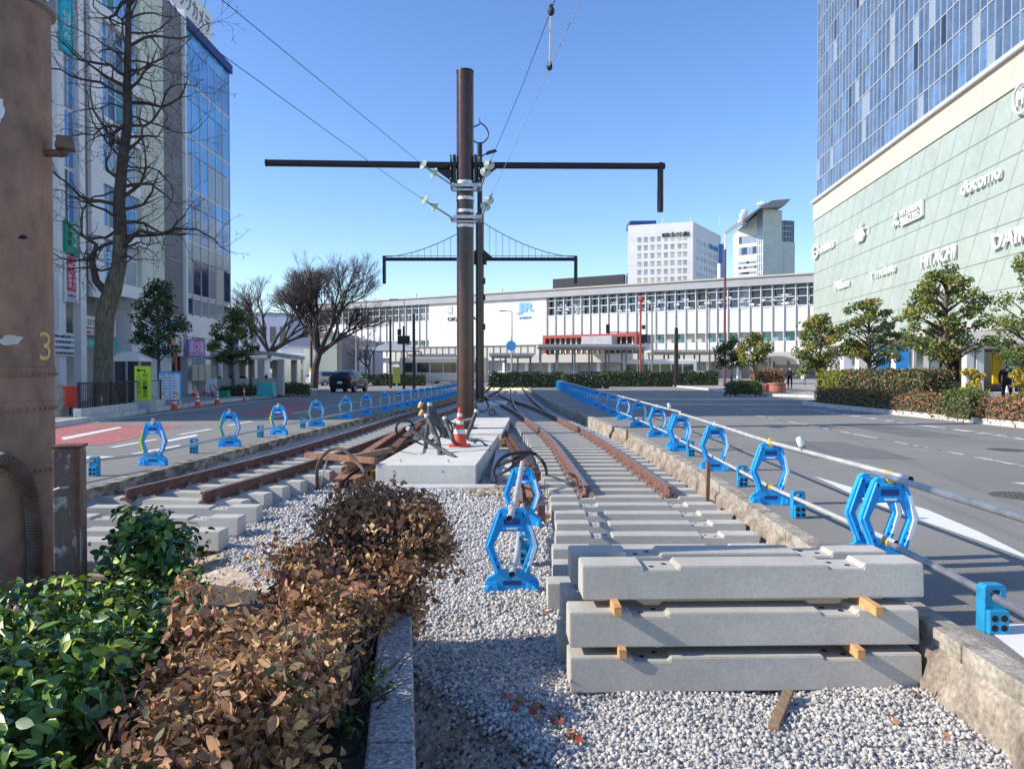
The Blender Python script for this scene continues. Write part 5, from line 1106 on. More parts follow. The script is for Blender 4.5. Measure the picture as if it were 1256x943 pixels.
MB().fb(SF, u0, u1, 20.4, z1_+.3, -7, -6).build('box', 'dark_screen', t, world=True); MB().fb(SF, u0-.3, u1+.8, 20.2, 20.5, -8, -5.5).fb(SF, u1+.3, u1+.6, 20.3, z1_+.6, -7, -6.5).build('frame', 'roof_grey', t, world=True)
def ssign(s, px0, px1, py0, py1, m, label, d=.34, bold=0): 
    u0, z0_ = SF.at(px0, py1, d); u1, z1_ = SF.at(px1, py0, d); t = thing('station_sign', label, 'sign', SF.P((u0+u1)/2, z0_, d)); text('lettering', s, SF.P(u0, z0_, d), SF.D, (0, 0, 1), u1-u0, z1_-z0_, m, t, ext=.12, bold=bold); return t
ssign('JR', 634, 656, 370.5, 386, 'jr_blue', 'large blue JR letters on the white station wall', bold=.06); ssign('JR西日本', 637, 652, 388, 391.5, 'sign_blue', 'small blue line of characters under the JR letters', bold=.02)
ssign('OKAYAMA', 549, 584, 388, 394, 'ink', 'black OKAYAMA station name partly behind the dark pole', bold=.02)
u0, z0_ = SF.at(549, 385, .34); u1, z1_ = SF.at(555, 376, .34); t = thing('station_emblem', 'small dark square emblem above the station name', 'sign', SF.P(u0, z0_, .3)); MB().fb(SF, u0, u1, z0_, z1_, .3, .4).build('plate', 'wall_grey', t, world=True); MB().fb(SF, u0+.2, u1-.2, z0_+.3, z0_+.8, .4, .45).fb(SF, u0+.2, u1-.2, z1_-.8, z1_-.3, .4, .45).build('mark', 'tile_white', t, world=True)
for k, (px, y) in enumerate(((487, 371), (594, 343), (868, 325))):
    p = SF.P(us(px), 20, -8); q = 2.5 if k < 2 else 4.5; tag(MB().tube([p, p+Vector((0, 0, q))], .25 if k < 2 else .4, 8).build('roof_mast', 'tile_white'), ['thin white mast on the left part of the station roof', 'white mast just right of the dark poles on the station roof', 'thick white vent mast in front of the white hotel'][k], 'mast')
# ------------------------------------------------------------------ hotel
def P3(px, Y): r = ray(px, 300); return Vector((r.x/r.y*Y, Y))
h1, h2, h3 = P3(770, 236), P3(850, 230), P3(884, 254); ZH = PY(850, 272, 230).z
T = thing('white_hotel', 'white hotel block with rows of small square windows behind the station', 'building', ((h1.x+h2.x)/2, 245, 0))
h4 = h1+(h3-h2); poly = [h1, h2, h3, h4]
MB().prism([(p.x, p.y) for p in poly], lambda a, b_, t_: (a, b_, t_), 0, ZH).build('wall', 'tile_white', T, world=True)
HF = Fac(h1, h2-h1); HS = Fac(h2, h3-h2); LH = (h2-h1).length; LS = (h3-h2).length
W = []; 
for j in range(9):
    z = PY(850, 288.5+10.15*j, 230).z-1.6
    for px in (784, 791.8, 800, 808, 816.5, 824.5, 833.3, 840): u = HF.at(px, 300)[0]; W.append((u-.5, u+.5, z+.3, z+1.6))
panes(HF, W, ['glass4', 'wall_grey', 'blind'], T, 6, d=.02, w=[3, 3, 2]); mb = MB()
for q in W: mb.fb(HF, q[0]-.1, q[1]+.1, q[3]-.15, q[3]+.1, .05, .08)
mb.each('dark_sash', 'alu_dark', T, world=True)
W = []
for j in range(9):
    z = PY(850, 291+10.15*j, 230).z-1.6
    for k in range(9): u = LS*(.14+.085*k); W.append((u-.4, u+.4, z+.2, z+1.6))
panes(HS, W, ['glass4', 'wall_grey'], T, 7, d=.02)
mb = MB()
for k in range(1, 6): z = ZH*k/6+3; mb.fb(HF, 0, LH, z, z+.12, .0, .012)
mb.build('wall_joints', 'blind', T, world=True)
MB().prism([(h1.x+1, 238), (h1.x+9, 237.5), (h1.x+9, 246), (h1.x+1, 246)], lambda a, b_, t_: (a, b_, t_), ZH, ZH+1.8).build('roof_box', 'navy', T, world=True)
MB().fb(HS, LS-2, LS+2, 0, ZH-3, -6, 1.2).build('stair_tower', 'glass_sky1', T, world=True)
mb = MB()
for px in (813, 847, 883): p = P3(px, 236); mb.tube([(p.x, p.y, ZH), (p.x, p.y, ZH+2.5)], .09, 5)
mb.build('antenna', 'alu', T, world=True)
t = thing('hotel_sign', 'dark hotel name lettering along the top of the white hotel', 'sign', HF.P(LH*.7, ZH-4, .1)); z = ZH-4.2
text('lettering', 'HOTEL ヴィアイン岡山', HF.P(HF.at(812, 280)[0], z, .1), HF.D, (0, 0, 1), HF.at(845, 280)[0]-HF.at(812, 280)[0], 1.5, 'ink', t, ext=.15, bold=.0); text('lettering', 'VIA INN', HS.P(LS*.55, z-1.5, .1), HS.D, (0, 0, 1), LS*.32, 1.4, 'sign_blue', t, ext=.15)
# ------------------------------------------------------------------ grey tower
YT = 270; g0, g1, g2, g3 = P3(899, YT+8), P3(936, YT), P3(959, YT+3), P3(975, YT+6)
T = thing('grey_tower', 'grey office tower with wing shaped roof and glass stair, right of the hotel', 'building', (g1.x, YT+15, 0)); z = lambda py: PY(930, py, YT).z
pr = lambda P_, a, b_, nme, m: MB().prism([(p[0], p[1]) for p in P_], lambda x, y, q: (x, y, q), a, b_).build(nme, m, T, world=True)
pa = P3(929, YT+2); G1 = Fac(g0, pa-g0); L1_ = (pa-g0).length
mb = MB(); mb.prism([(0, 0), (L1_, 0), (L1_, z(262)), (L1_*.3, z(276)), (0, z(284))], lambda a, b_, t_: G1.P(a, b_, t_), -25, 0); mb.build('wing_wall', 'wall_mint', T, world=True)
W = []
for py in (291, 305): W += [(L1_*(.25+.11*k), L1_*(.25+.11*k)+1.1, z(py)-1.4, z(py)+1.2) for k in range(7)]
for py in (320, 326, 333, 340, 347): W += [(L1_*(.22+.11*k), L1_*(.22+.11*k)+1.2, z(py)-.4, z(py)+.4) for k in range(7)]
panes(G1, W, ['glass4', 'glass2'], T, 8)
pr([pa, g1, (g1.x+1, YT+20), (pa.x, YT+20)], 0, z(257), 'stair_glass', 'glass4'); G3 = Fac(pa, g1-pa); mb = MB()
for k in range(int((z(257)-3)/3.1)): mb.fb(G3, 0, (g1-pa).length, 2+3.1*k, 2.3+3.1*k, 0, .12)
for k in range(4): mb.fb(G3, (g1-pa).length*k/3-.1, (g1-pa).length*k/3+.1, 0, z(257), 0, .2)
mb.build('stair_bars', 'alu', T, world=True)
pr([g1, g2, (g2.x+3, YT+25), (g1.x, YT+25)], 0, z(256), 'slab_wall', 'wall_mint'); pr([(g2.x, g2.y+2), (g3.x, g3.y), (g3.x+3, YT+26), (g2.x, YT+26)], 0, z(294), 'side_wall', 'wall_mint'); pr([(g2.x, g2.y+2.2), (g3.x-.2, g3.y+.2), (g3.x+2, YT+25), (g2.x, YT+25)], z(294), z(267), 'side_glass', 'glass2')
G4 = Fac((g2.x, g2.y+2.2), (g3.x-.2-g2.x, g3.y-g2.y-2)); mb = MB()
for k in range(5): mb.fb(G4, 0, 4.7, z(294)+k*1.9, z(294)+k*1.9+.25, 0, .15)
for k in range(5): mb.fb(G4, k*1.15, k*1.15+.15, z(294), z(267), 0, .15)
mb.build('glass_bars', 'wall_mint', T, world=True)
x0 = P3(929, YT).x; x1 = P3(966, YT).x; xm = P3(908, YT).x
mb = MB().prism([(xm, z(272)), (x0, z(256)), (P3(944, YT).x, z(248)), (x1, z(246.5)), (P3(958, YT).x, z(255)), (x0, z(258)), (xm, z(277))], lambda a, b_, t_: (a, t_, b_), YT-3, YT+20); mb.build('wing_roof', 'alu_dark', T, world=True)
MB().sphere((P3(941, YT).x, YT+6, z(246)), 1.3, 10, 6, (1.5, 1, .6)).tube([(P3(941, YT).x, YT+6, z(246)), (P3(941, YT).x, YT+6, z(241))], .1, 5).build('radar', 'white', T, world=True)
for px, py in ((911, 262), (909, 270), (913, 258)): p = P3(px, YT+4); MB().sphere((p.x, p.y, z(py)), 1.25, 12, 6, (1, .35, 1)).build('dish_antenna', 'white', T, world=True)
# pale beige boxes left of the station, small houses
def block(label, px0, px1, ptop, Y, dep, m, name='low_building', wins=0):
    p0, p1 = P3(px0, Y), P3(px1, Y); zt_ = PY(px0, ptop, Y).z; t = thing(name, label, 'building', ((p0.x+p1.x)/2, Y+dep/2, 0)); MB().b(p0.x, p1.x, Y, Y+dep, 0, zt_).build('wall', m, t, world=True); MB().b(p0.x-.15, p1.x+.15, Y-.15, Y+dep+.1, zt_, zt_+.25).build('roof', 'roof_grey', t, world=True)
    for k in range(wins):
        x = p0.x+(p1.x-p0.x)*(k+.5)/wins; MB().b(x-(p1.x-p0.x)/wins*.3, x+(p1.x-p0.x)/wins*.3, Y-.04, Y, zt_*.55, zt_*.8).build('window', 'glass5', t, world=True); MB().b(x-(p1.x-p0.x)/wins*.35, x+(p1.x-p0.x)/wins*.35, Y-.04, Y, .2, zt_*.4).build('shop_window', 'glass4', t, world=True)
    return t
block('beige concrete box building beside the no-parking sign pole', 388, 413, 410, 88, 12, 'wall_mint'); MB
block('dark slotted grey box right of the beige building', 414, 419, 413, 88, 10, 'wall_dark'); block('low grey building with a band of windows left of the station', 420, 452, 419, 110, 12, 'wall_grey', wins=4)
block('white low building seen under the bare trees', 340, 372, 427, 95, 12, 'wall_white', wins=3); block('blue grey tall block behind the round bare trees', 292, 352, 385, 160, 20, 'lav', wins=5); block('pale low building beyond the left shelter', 300, 338, 436, 85, 10, 'tile_white', wins=4)
block('long pale low building at the far end of the left pavement', 232, 296, 440, 70, 8, 'wall_white', wins=6)
def canopy(label, px0, px1, ptop, Y, dep, th=.35, m='roof_grey', n=5, arch=False, group='bus stop canopies on the station square'):
    p0, p1 = P3(px0, Y), P3(px1, Y); z_ = PY(px0, ptop, Y).z; t = thing('bus_canopy', label, 'canopy', ((p0.x+p1.x)/2, Y+dep/2, 0), 0, group)
    mb = MB(); q = []
    for k in range(17): a = math.pi*k/16; q.append((math.cos(a), math.sin(a)))
    xc = (p0.x+p1.x)/2; hw = (p1.x-p0.x)/2
    if arch: mb.prism([(xc+hw*a, z_-hw*.45+hw*.45*b_) for a, b_ in q]+[(xc+hw*.92*a, z_-hw*.45+hw*.36*b_) for a, b_ in reversed(q)], lambda a, b_, t_: (a, t_, b_), Y, Y+dep)
    else: mb.box((xc, Y+dep/2, z_-th/2), (2*hw, dep, th), taper=1.0); mb.box((xc, Y+dep/2, z_-th-.12), (2*hw*.93, dep*.85, .24))
    mb.build('roof', m, t, world=True)
    for k in range(n):
        x = p0.x+.4+(p1.x-p0.x-.8)*k/max(1, n-1)
        for yy in (Y+dep*.25, Y+dep*.75): MB().b(x-.1, x+.1, yy-.1, yy+.1, 0, z_-th).build('post', 'alu_dark', t, world=True)
    return t
canopy('wide grey flat canopy in front of the red framed station entrance', 660, 796, 422, 95, 7, n=7); canopy('grey flat canopy to the left of the dark poles', 500, 556, 434, 100, 6, n=4); canopy('grey flat canopy between the dark poles and the wide canopy', 600, 655, 433, 100, 6, n=4)
canopy('flat pale canopy before the right part of the station', 800, 885, 429, 105, 6, n=5, m='tile_beige'); canopy('white arched canopy behind the two standing people', 926, 982, 434, 80, 9, m='tile_white', n=3, arch=True)
t = thing('tent_roof', 'grey pyramid roof shelter beside the thin bare tree', 'shelter', (P3(483, 95).x, 95, 0)); x = t.location.x; zr = PY(480, 431, 95).z; MB().add([(x-3.2, 92, zr), (x+3.2, 92, zr), (x+3.2, 98, zr), (x-3.2, 98, zr), (x, 95, PY(480, 418, 95).z)], [(0, 1, 4), (1, 2, 4), (2, 3, 4), (3, 0, 4), (0, 3, 2, 1)]).build('roof', 'roof_grey', t, world=True)
for a in (-3, 3):
    for b_ in (92.2, 97.8): MB().b(x+a-.08, x+a+.08, b_-.08, b_+.08, 0, zr).build('post', 'alu_dark', t, world=True)
# poles and signals before the station
def post(label, px, ptop, Y, r_, m, cat='pole', name='street_pole', extra=None, zb=0):
    p = P3(px, Y); zt_ = PY(px, ptop, Y).z; t = thing(name, label, cat, (p.x, Y, zb)); MB().cyl((0, 0, 0), r_, zt_-zb, 12, r_*.8).build('shaft', m, t, smooth=True)
    if extra: extra(t, zt_-zb)
    return t
def sig(t, h):
    MB().tube([(0, 0, h*.62), (-3.2, 0, h*.62)], .06, 6).build('arm', 'red_frame', t); MB().box((-3.2, 0, h*.66), (.35, .3, .9)).build('signal_head', 'pole_dark', t, bevel=.05); MB().box((.35, 0, h*.55), (.5, .3, .8)).box((.3, 0, h*.68), (.3, .3, .4)).build('signal_box', 'pole_dark', t); MB().sphere((.05, 0, h), .3, 8, 5).build('cap', 'red_frame', t)
post('red signal pole with an arm right of the red framed entrance', 786, 367, 75, .12, 'red_frame', extra=sig)
def lamp(t, h): MB().tube([(0, 0, h), (-.9, 0, h+.05)], .05, 6).box((-1.1, 0, h+.05), (.8, .25, .12)).build('lamp_arm', 'alu_dark', t)
post('thin dark street pole right of the red signal pole', 800, 370, 78, .09, 'alu_dark'); post('short thick dark pole under the hotel', 830, 402, 72, .22, 'pole_dark'); post('tall brown pole with white tip before the grey roof', 889.5, 306, 70, .13, 'brown_pole', extra=lambda t, h: MB().cyl((0, 0, h), .09, 1.4, 8).build('white_tip', 'white', t))
post('thin brown pole left of the tall brown pole', 871, 360, 80, .06, 'brown_pole', extra=lamp); post('thin lamp pole before the white station wall', 628, 382, 90, .07, 'alu_dark', extra=lamp)
t = post('blue round direction sign on a thin pole under the JR letters', 627, 412, 85, .05, 'alu'); h = PY(627, 424, 85).z; MB().tube([(0, -.05, h), (0, -.1, h)], .55, 20).build('sign_disc', 'sign_blue', t)
post('black pole right of the thin bare tree', 478.5, 392, 68, .12, 'pole_dark'); post('black pole left of the station name', 507.5, 385, 62, .13, 'pole_dark')
def bx(t, h): MB().box((0, 0, h*.78), (1.0, .35, .7)).box((-.35, -.1, h*.9), (.3, .3, .5)).build('signal_box', 'pole_dark', t)
post('black pole with signal boxes between two black poles', 495, 400, 64, .12, 'pole_dark', extra=bx); post('grey street lamp left of the station name', 495.5, 368, 80, .06, 'alu_dark', extra=lamp); post('thin grey pole right of the black car', 436.5, 384, 66, .06, 'roof_grey')
post('thin grey pole behind the shelter of the far square', 828, 410, 100, .1, 'alu_dark')
# ------------------------------------------------------------------ trees
def bare_tree(label, loc, H, spread, levels, seed, r0, group=None, m='bark_dark', th=.22, mt='twig', split=(2, 3), lean=.0, tw_scale=1.0):
    rr = random.Random(seed); t = thing('bare_tree', label, 'tree', loc, 0, group); tk = MB(); br = MB(); tg = MB()
    def grow(p, d, L, r_, lv):
        n = 3; pts_ = [p]; dd = d.copy()
        for k in range(n): dd = (dd+Vector((rr.gauss(0, .09), rr.gauss(0, .09), rr.gauss(.02, .05)))).normalized(); pts_.append(pts_[-1]+dd*L/n)
        rs = [r_*(1-.30*k/n) for k in range(n+1)]
        mb = tk if lv == 0 else (br if lv < levels-2 else tg); mb.tube(pts_, rs, 8 if lv == 0 else (5 if lv < 3 else 3), cap=False)
        if lv >= levels: return
        for k in range(rr.randint(*split) if lv > 0 else rr.randint(4, 5)):
            ax = Vector((rr.gauss(0, 1.2), rr.gauss(0, 1), rr.gauss(0, .25))); ax = (ax-ax.dot(dd)*dd).normalized(); an = rr.uniform(.2, .55)*spread*(1.15 if lv == 0 else 1)
            nd = (dd*math.cos(an)+ax*math.sin(an)+Vector((0, 0, .10))).normalized(); q = pts_[-1] if (k < 2 or lv == 0) else pts_[2]
            grow(q, nd, L*rr.uniform(.66, .86)*(1.0 if lv else .95), max(r_*.6, .006), lv+1)
    grow(Vector((0, 0, -.1)), Vector((lean, 0, 1)).normalized(), H*th, r0, 0)
    tk.build('trunk', m, t, smooth=True); br.build('limbs', m, t); tg.build('twigs', mt, t, fix=False); return t
p = PZ(385, 477, .1); bare_tree('big round bare tree behind the black car', (p.x, p.y, .1), 12, 1.2, 8, 3, .34, 'round bare trees by the station road', split=(2, 4), th=.24)
bare_tree('bare round tree left of and behind the biggest one', (P3(322, 80).x, 80, 0), 15.5, 1.2, 7, 8, .34, 'round bare trees by the station road', split=(2, 4), th=.225)
bare_tree('paler small bare tree before the station wall', (P3(456, 84).x, 84, 0), 8.3, .9, 6, 5, .2, 'round bare trees by the station road', m='twig', mt='twig_pale', th=.22)
# large plane tree with crooked limbs
t = thing('plane_tree', 'large bare street tree with crooked limbs at the left', 'tree', (P3(129, 30).x, 30, .1)); O = Vector(t.location)
cen = [PY(130, 498, 30), PY(127, 470, 30), PY(127, 430, 30), PY(129, 385, 30), PY(138, 355, 30), PY(146, 325, 30), PY(148, 290, 30), PY(146, 250, 30), PY(150, 200, 30), PY(157, 150, 30), PY(156, 100, 30), PY(157, 50, 30), PY(158, 0, 30), PY(160, -60, 30)]
rad_ = [.50, .36, .33, .34, .34, .27, .25, .22, .19, .17, .15, .12, .09, .05]
tk = MB().tube([c-O for c in cen[:7]], rad_[:7], 14); tk.build('trunk', 'bark', t, smooth=True); MB().tube([c-O for c in cen[6:]], rad_[6:], 12).build('upper_trunk', 'bark_dark', t, smooth=True)
rr = random.Random(21); lb = MB(); tw = MB()
def limb(p, d, L, r_, lv=0):
    pts_ = [p]; dd = d.copy(); n = max(3, int(L/.32)); rs = [r_]
    for k in range(n):
        dd = (dd+Vector((rr.gauss(0, .30), rr.gauss(0, .28), rr.gauss(.04, .30)))).normalized(); pts_.append(pts_[-1]+dd*L/n); rs.append(max(.007, r_*(1-.8*(k+1)/n)))
        if lv < 3 and k > 0:
            for _ in range(1 if lv == 0 else 1):
                if rr.random() < (.85 if lv < 2 else .75):
                    ax = Vector((rr.gauss(0, 1), rr.gauss(0, 1), rr.gauss(.1, .8))).normalized(); nd = (dd*.65+ax*.75).normalized(); limb(pts_[-1], nd, L*rr.uniform(.28, .5), max(rs[-1]*.55, .008), lv+1)
    (lb if lv < 2 else tw).tube(pts_, rs, 6 if lv == 0 else (4 if lv == 1 else 3), cap=False)
def ctr(z):
    for a, b_ in zip(cen, cen[1:]):
        if a.z <= z <= b_.z: return a.lerp(b_, (z-a.z)/(b_.z-a.z))
    return cen[-1]
z = 5.6; k = 0
while z < 16.8:
    s = 1 if k % 2 else -1; c = ctr(z)-O; up = rr.uniform(-.2, .75)
    d = Vector((s*rr.uniform(.7, 1), rr.uniform(-.8, .8), up)).normalized(); limb(c, d, rr.uniform(2.4, 4.1)*(1 if z < 13 else .85), rr.uniform(.04, .085)); z += rr.uniform(.17, .30); k += 1
# the low forked limb on the left
lb.tube([ctr(4.4)-O, PY(118, 345, 29.8)-O, PY(113, 320, 29.7)-O, PY(118, 300, 29.6)-O, PY(105, 292, 29.5)-O], [.17, .14, .11, .08, .05], 8)
lb.tube([ctr(6.2)-O, PY(160, 292, 29.8)-O, PY(172, 283, 29.7)-O, PY(195, 288, 29.6)-O, PY(215, 280, 29.5)-O], [.12, .10, .08, .06, .03], 7)
for c, d in ((PY(113, 320, 29.7)-O, Vector((-.8, 0, .5))), (PY(105, 292, 29.5)-O, Vector((-.7, .1, .5))), (PY(195, 288, 29.6)-O, Vector((.8, 0, .4))), (PY(215, 280, 29.5)-O, Vector((1, 0, .1)))): limb(c, d.normalized(), 2.2, .05)
lb.build('limbs', 'bark_dark', t); tw.build('twigs', 'twig', t, fix=False)
def evergreen(label, x, y, h, r, th, seed, mats, w, n=46, per=110, ls=.10, tr=.09, group=None, z0=.13, rc=(.22, .42), flat=.75, lean=0, name='evergreen_tree'):
    rr = random.Random(seed); t = thing(name, label, 'tree', (x, y, z0), 0, group); cs = []; br = MB(); ch = (h-th)
    top = Vector((lean, 0, h-ch*.35)); br2 = MB().tube(curve([(0, 0, -.1), (lean*.2+.03, 0, th*.5), (lean*.5, .02, th), top, (lean, 0, h-.2)]), [tr*1.2*(1-.8*k/32) for k in range(33)], 10); br2.build('trunk', 'bark', t, smooth=True)
    # tiers of foliage pads with gaps
    for k in range(n):
        f = (k+.5)/n; zc = th+ch*(.06+.9*f); prof = math.sin(math.pi*min(1, .18+.80*f))**.7
        a = rr.uniform(0, 6.283); q = r*prof*math.sqrt(rr.uniform(.12, 1.0))*rr.uniform(.75, 1.1); c = Vector((lean*f+q*math.cos(a), q*math.sin(a), zc+rr.gauss(0, .1)))
        cs.append((c, rr.uniform(*rc)*min(1, r/1.2+.2))); st_ = Vector((lean*f*.7, 0, max(th*.8, zc-q*.55))); br.tube([st_, st_.lerp(c, .5)+Vector((0, 0, .06)), c], [tr*.4, tr*.25, .012], 4, cap=False)
    br.build('branches', 'bark_dark', t, fix=False)
    C, N_ = clumps([((c.x, c.y, c.z), (q, q, q*flat)) for c, q in cs], per, seed, .35); rg = np.random.RandomState(seed)
    clump_var = rg.choice(len(mats), len(cs), p=w); mi = np.repeat(clump_var, per); sw = rg.rand(len(mi)) < .4; mi[sw] = rg.choice(len(mats), sw.sum(), p=w)  # each clump gets a random leaf colour
    leafmesh('crown', C, N_, ls, mats, mi, t, seed, .33, .9); return t
G_ = 'clipped evergreen trees on the right pavement'
mt = ['leaf1', 'leaf2', 'leaf4', 'leaf3', 'leaf5']
evergreen('tallest olive green evergreen at the right with a dark trunk', PY(1160, 400, 28).x, 28, 5.1, 1.62, 1.75, 31, mt, [.30, .30, .22, .15, .03], n=70, per=100, ls=.11, tr=.13, group=G_)
evergreen('evergreen with stepped crown left of the tallest right tree', PY(1066, 400, 33).x, 33, 4.45, 1.65, 1.6, 32, mt, [.34, .20, .08, .34, .04], n=60, per=95, ls=.11, group=G_, flat=.55)
evergreen('yellow tinged round evergreen at the left of the tall hedge', PY(1008, 410, 38).x, 38.2, 4.15, 1.5, 1.3, 33, mt, [.26, .32, .26, .10, .06], n=56, per=95, ls=.12, group=G_)
evergreen('leafy evergreen cut by the right edge of the picture', PY(1262, 380, 24).x, 24, 5.1, 1.15, 1.3, 34, mt, [.40, .32, .12, .16, .0], n=50, per=110, ls=.09, group=G_, z0=.13)
evergreen('round olive tree near the two standing people', PY(925, 430, 52).x, 52, 3.9, 1.35, 1.9, 35, mt, [.3, .35, .2, .12, .03], n=40, per=80, ls=.14, group=G_); evergreen('darker green tree left of the round olive tree', PY(897, 430, 54).x, 54, 3.6, 1.3, 1.7, 36, mt, [.4, .1, .0, .5, .0], n=36, per=80, ls=.14, group=G_)
G2 = 'dark evergreen trees on the left pavement'
evergreen('dark evergreen beside the large bare tree', PY(194, 400, 35).x, 35, 5.5, 1.25, 1.9, 37, ['leaf3', 'leaf1', 'camellia4'], [.5, .3, .2], n=64, per=95, ls=.11, group=G2); evergreen('rounder evergreen in front of the stone shelter', PY(285, 420, 44).x, 44, 4.9, 1.55, 1.7, 38, ['leaf1', 'leaf3', 'leaf2'], [.5, .3, .2], n=54, per=95, ls=.12, group=G2)
# hedges on the right
def fhedge(label, pts_, w_, z0, z1, mats, wt, seed, ls=.07, dens=520, cat='hedge', m='leaf3', name='clipped_hedge', jit=.05):
    rg = np.random.RandomState(seed); t = thing(name, label, cat, (*pts_[0], z0)); C = []; N_ = []; core = MB()
    for (ax, ay), (bx_, by_) in zip(pts_, pts_[1:]):
        L = math.hypot(bx_-ax, by_-ay); d = np.array([bx_-ax, by_-ay, 0])/L; nn = np.array([-d[1], d[0], 0]); ar = [(L*w_, 'top'), (L*(z1-z0), 1), (L*(z1-z0), -1), (w_*(z1-z0), 'e0'), (w_*(z1-z0), 'e1')]
        core.box(((ax+bx_)/2, (ay+by_)/2, (z0+z1)/2-.03), (L-.1, w_-.12, z1-z0-.1), rz=math.atan2(d[1], d[0]))  # solid dark box in the hedge, its colour standing for the shade inside
        for A_, f in ar:
            n = int(A_*dens); u = rg.rand(n); v = rg.rand(n); base = np.array([ax, ay, z0]); j = rg.normal(0, jit, (n, 3))+.05*np.sin(u*L*3+seed)[:, None]*np.array([0, 0, 1])
            if f == 'top': P_ = base+u[:, None]*L*d+(v-.5)[:, None]*w_*nn+np.array([0, 0, z1-z0]); q = np.tile([0, 0, 1.], (n, 1))
            elif f in (1, -1): P_ = base+u[:, None]*L*d+f*.5*w_*nn+v[:, None]*np.array([0, 0, z1-z0]); q = np.tile(nn*f, (n, 1))
            else: P_ = base+(L if f == 'e1' else 0)*d+(u-.5)[:, None]*w_*nn+v[:, None]*np.array([0, 0, z1-z0]); q = np.tile(d*(1 if f == 'e1' else -1), (n, 1))
            C.append(P_+j); N_.append(q)
    core.build('dark_core', 'bark_dark', t, world=True); C = np.concatenate(C); N_ = np.concatenate(N_); mi = rg.choice(len(mats), len(C), p=wt); leafmesh('foliage', C, N_, ls, mats, mi, t, seed, .34, .8, off=tuple(t.location)); return t
fhedge('low clipped red brown hedge along the right kerb', [(13.95, 12), (13.75, 19.5), (13.6, 22)], .55, .1, .68, ['dead4', 'dead1', 'leaf5', 'dead5', 'leaf1'], [.25, .28, .25, .12, .10], 41); fhedge('low clipped darker reddish hedge along the kerb towards the station', [(13.5, 23.6), (13.4, 28), (13.3, 33)], .55, .1, .68, ['dead4', 'leaf1', 'leaf5', 'leaf3', 'dead2'], [.22, .25, .18, .25, .10], 42)
fhedge('round green bush between the two low red hedges', [(13.55, 22.2), (13.5, 23.4)], .75, .1, .85, ['leaf1', 'leaf2', 'leaf3'], [.5, .35, .15], 43, cat='bush', name='round_bush')
fhedge('tall dark hedge behind the low hedge, brownish leaves', [(14.7, 26.5), (14.6, 30), (14.65, 32.8)], 1.1, .1, 1.45, ['leaf3', 'leaf1', 'dead2', 'dead4', 'leaf5'], [.36, .26, .18, .12, .08], 44, ls=.09, dens=420); fhedge('tall yellow green hedge at the corner nearest the station', [(14.75, 32.9), (15.05, 36.1)], 1.4, .1, 1.42, ['leaf2', 'leaf4', 'leaf1'], [.45, .38, .17], 45, ls=.09, dens=420)
p = PY(1190, 470, 25.5); evergreen('bright yellow autumn shrub before the dark hedge', p.x, 25.5, 1.5, .55, .25, 46, ['leaf6', 'leaf4', 'leaf5'], [.6, .3, .1], n=22, per=60, ls=.09, tr=.03, rc=(.16, .26), name='yellow_shrub'); p = PY(1250, 460, 22.5); evergreen('small yellow shrub at the right edge before the kiosk', p.x, 22.5, 1.5, .4, .4, 47, ['leaf6', 'leaf4', 'leaf2'], [.5, .3, .2], n=14, per=50, ls=.08, tr=.025, rc=(.14, .22), name='yellow_shrub')
fhedge('brown clipped hedge behind the people at the far corner', [(P3(925, 60).x, 60), (P3(958, 60).x, 60)], 1.5, .1, 1.55, ['dead1', 'dead5', 'leaf5'], [.5, .3, .2], 48, ls=.14, dens=160); fhedge('small green hedge at the foot of the round olive tree', [(P3(893, 46).x, 46), (P3(933, 46).x, 46)], 1.0, .1, .8, ['leaf1', 'leaf2', 'leaf3'], [.4, .2, .4], 49, ls=.11, dens=260)
for k, (a, b_, Y, h_) in enumerate(((440, 520, 78, 1.1), (600, 690, 70, 1.3), (740, 880, 74, 1.4), (690, 745, 66, 1.2))): fhedge(['dark hedge band under the thin bare tree on the square', 'dark hedge band right of the dark poles', 'dark hedge band behind the right road', 'dark hedge band behind the far blue barriers'][k], [(P3(a, Y).x, Y), (P3(b_, Y).x, Y)], 1.2, 0, h_, ['leaf3', 'camellia4', 'leaf1'], [.5, .3, .2], 50+k, ls=.16, dens=120)
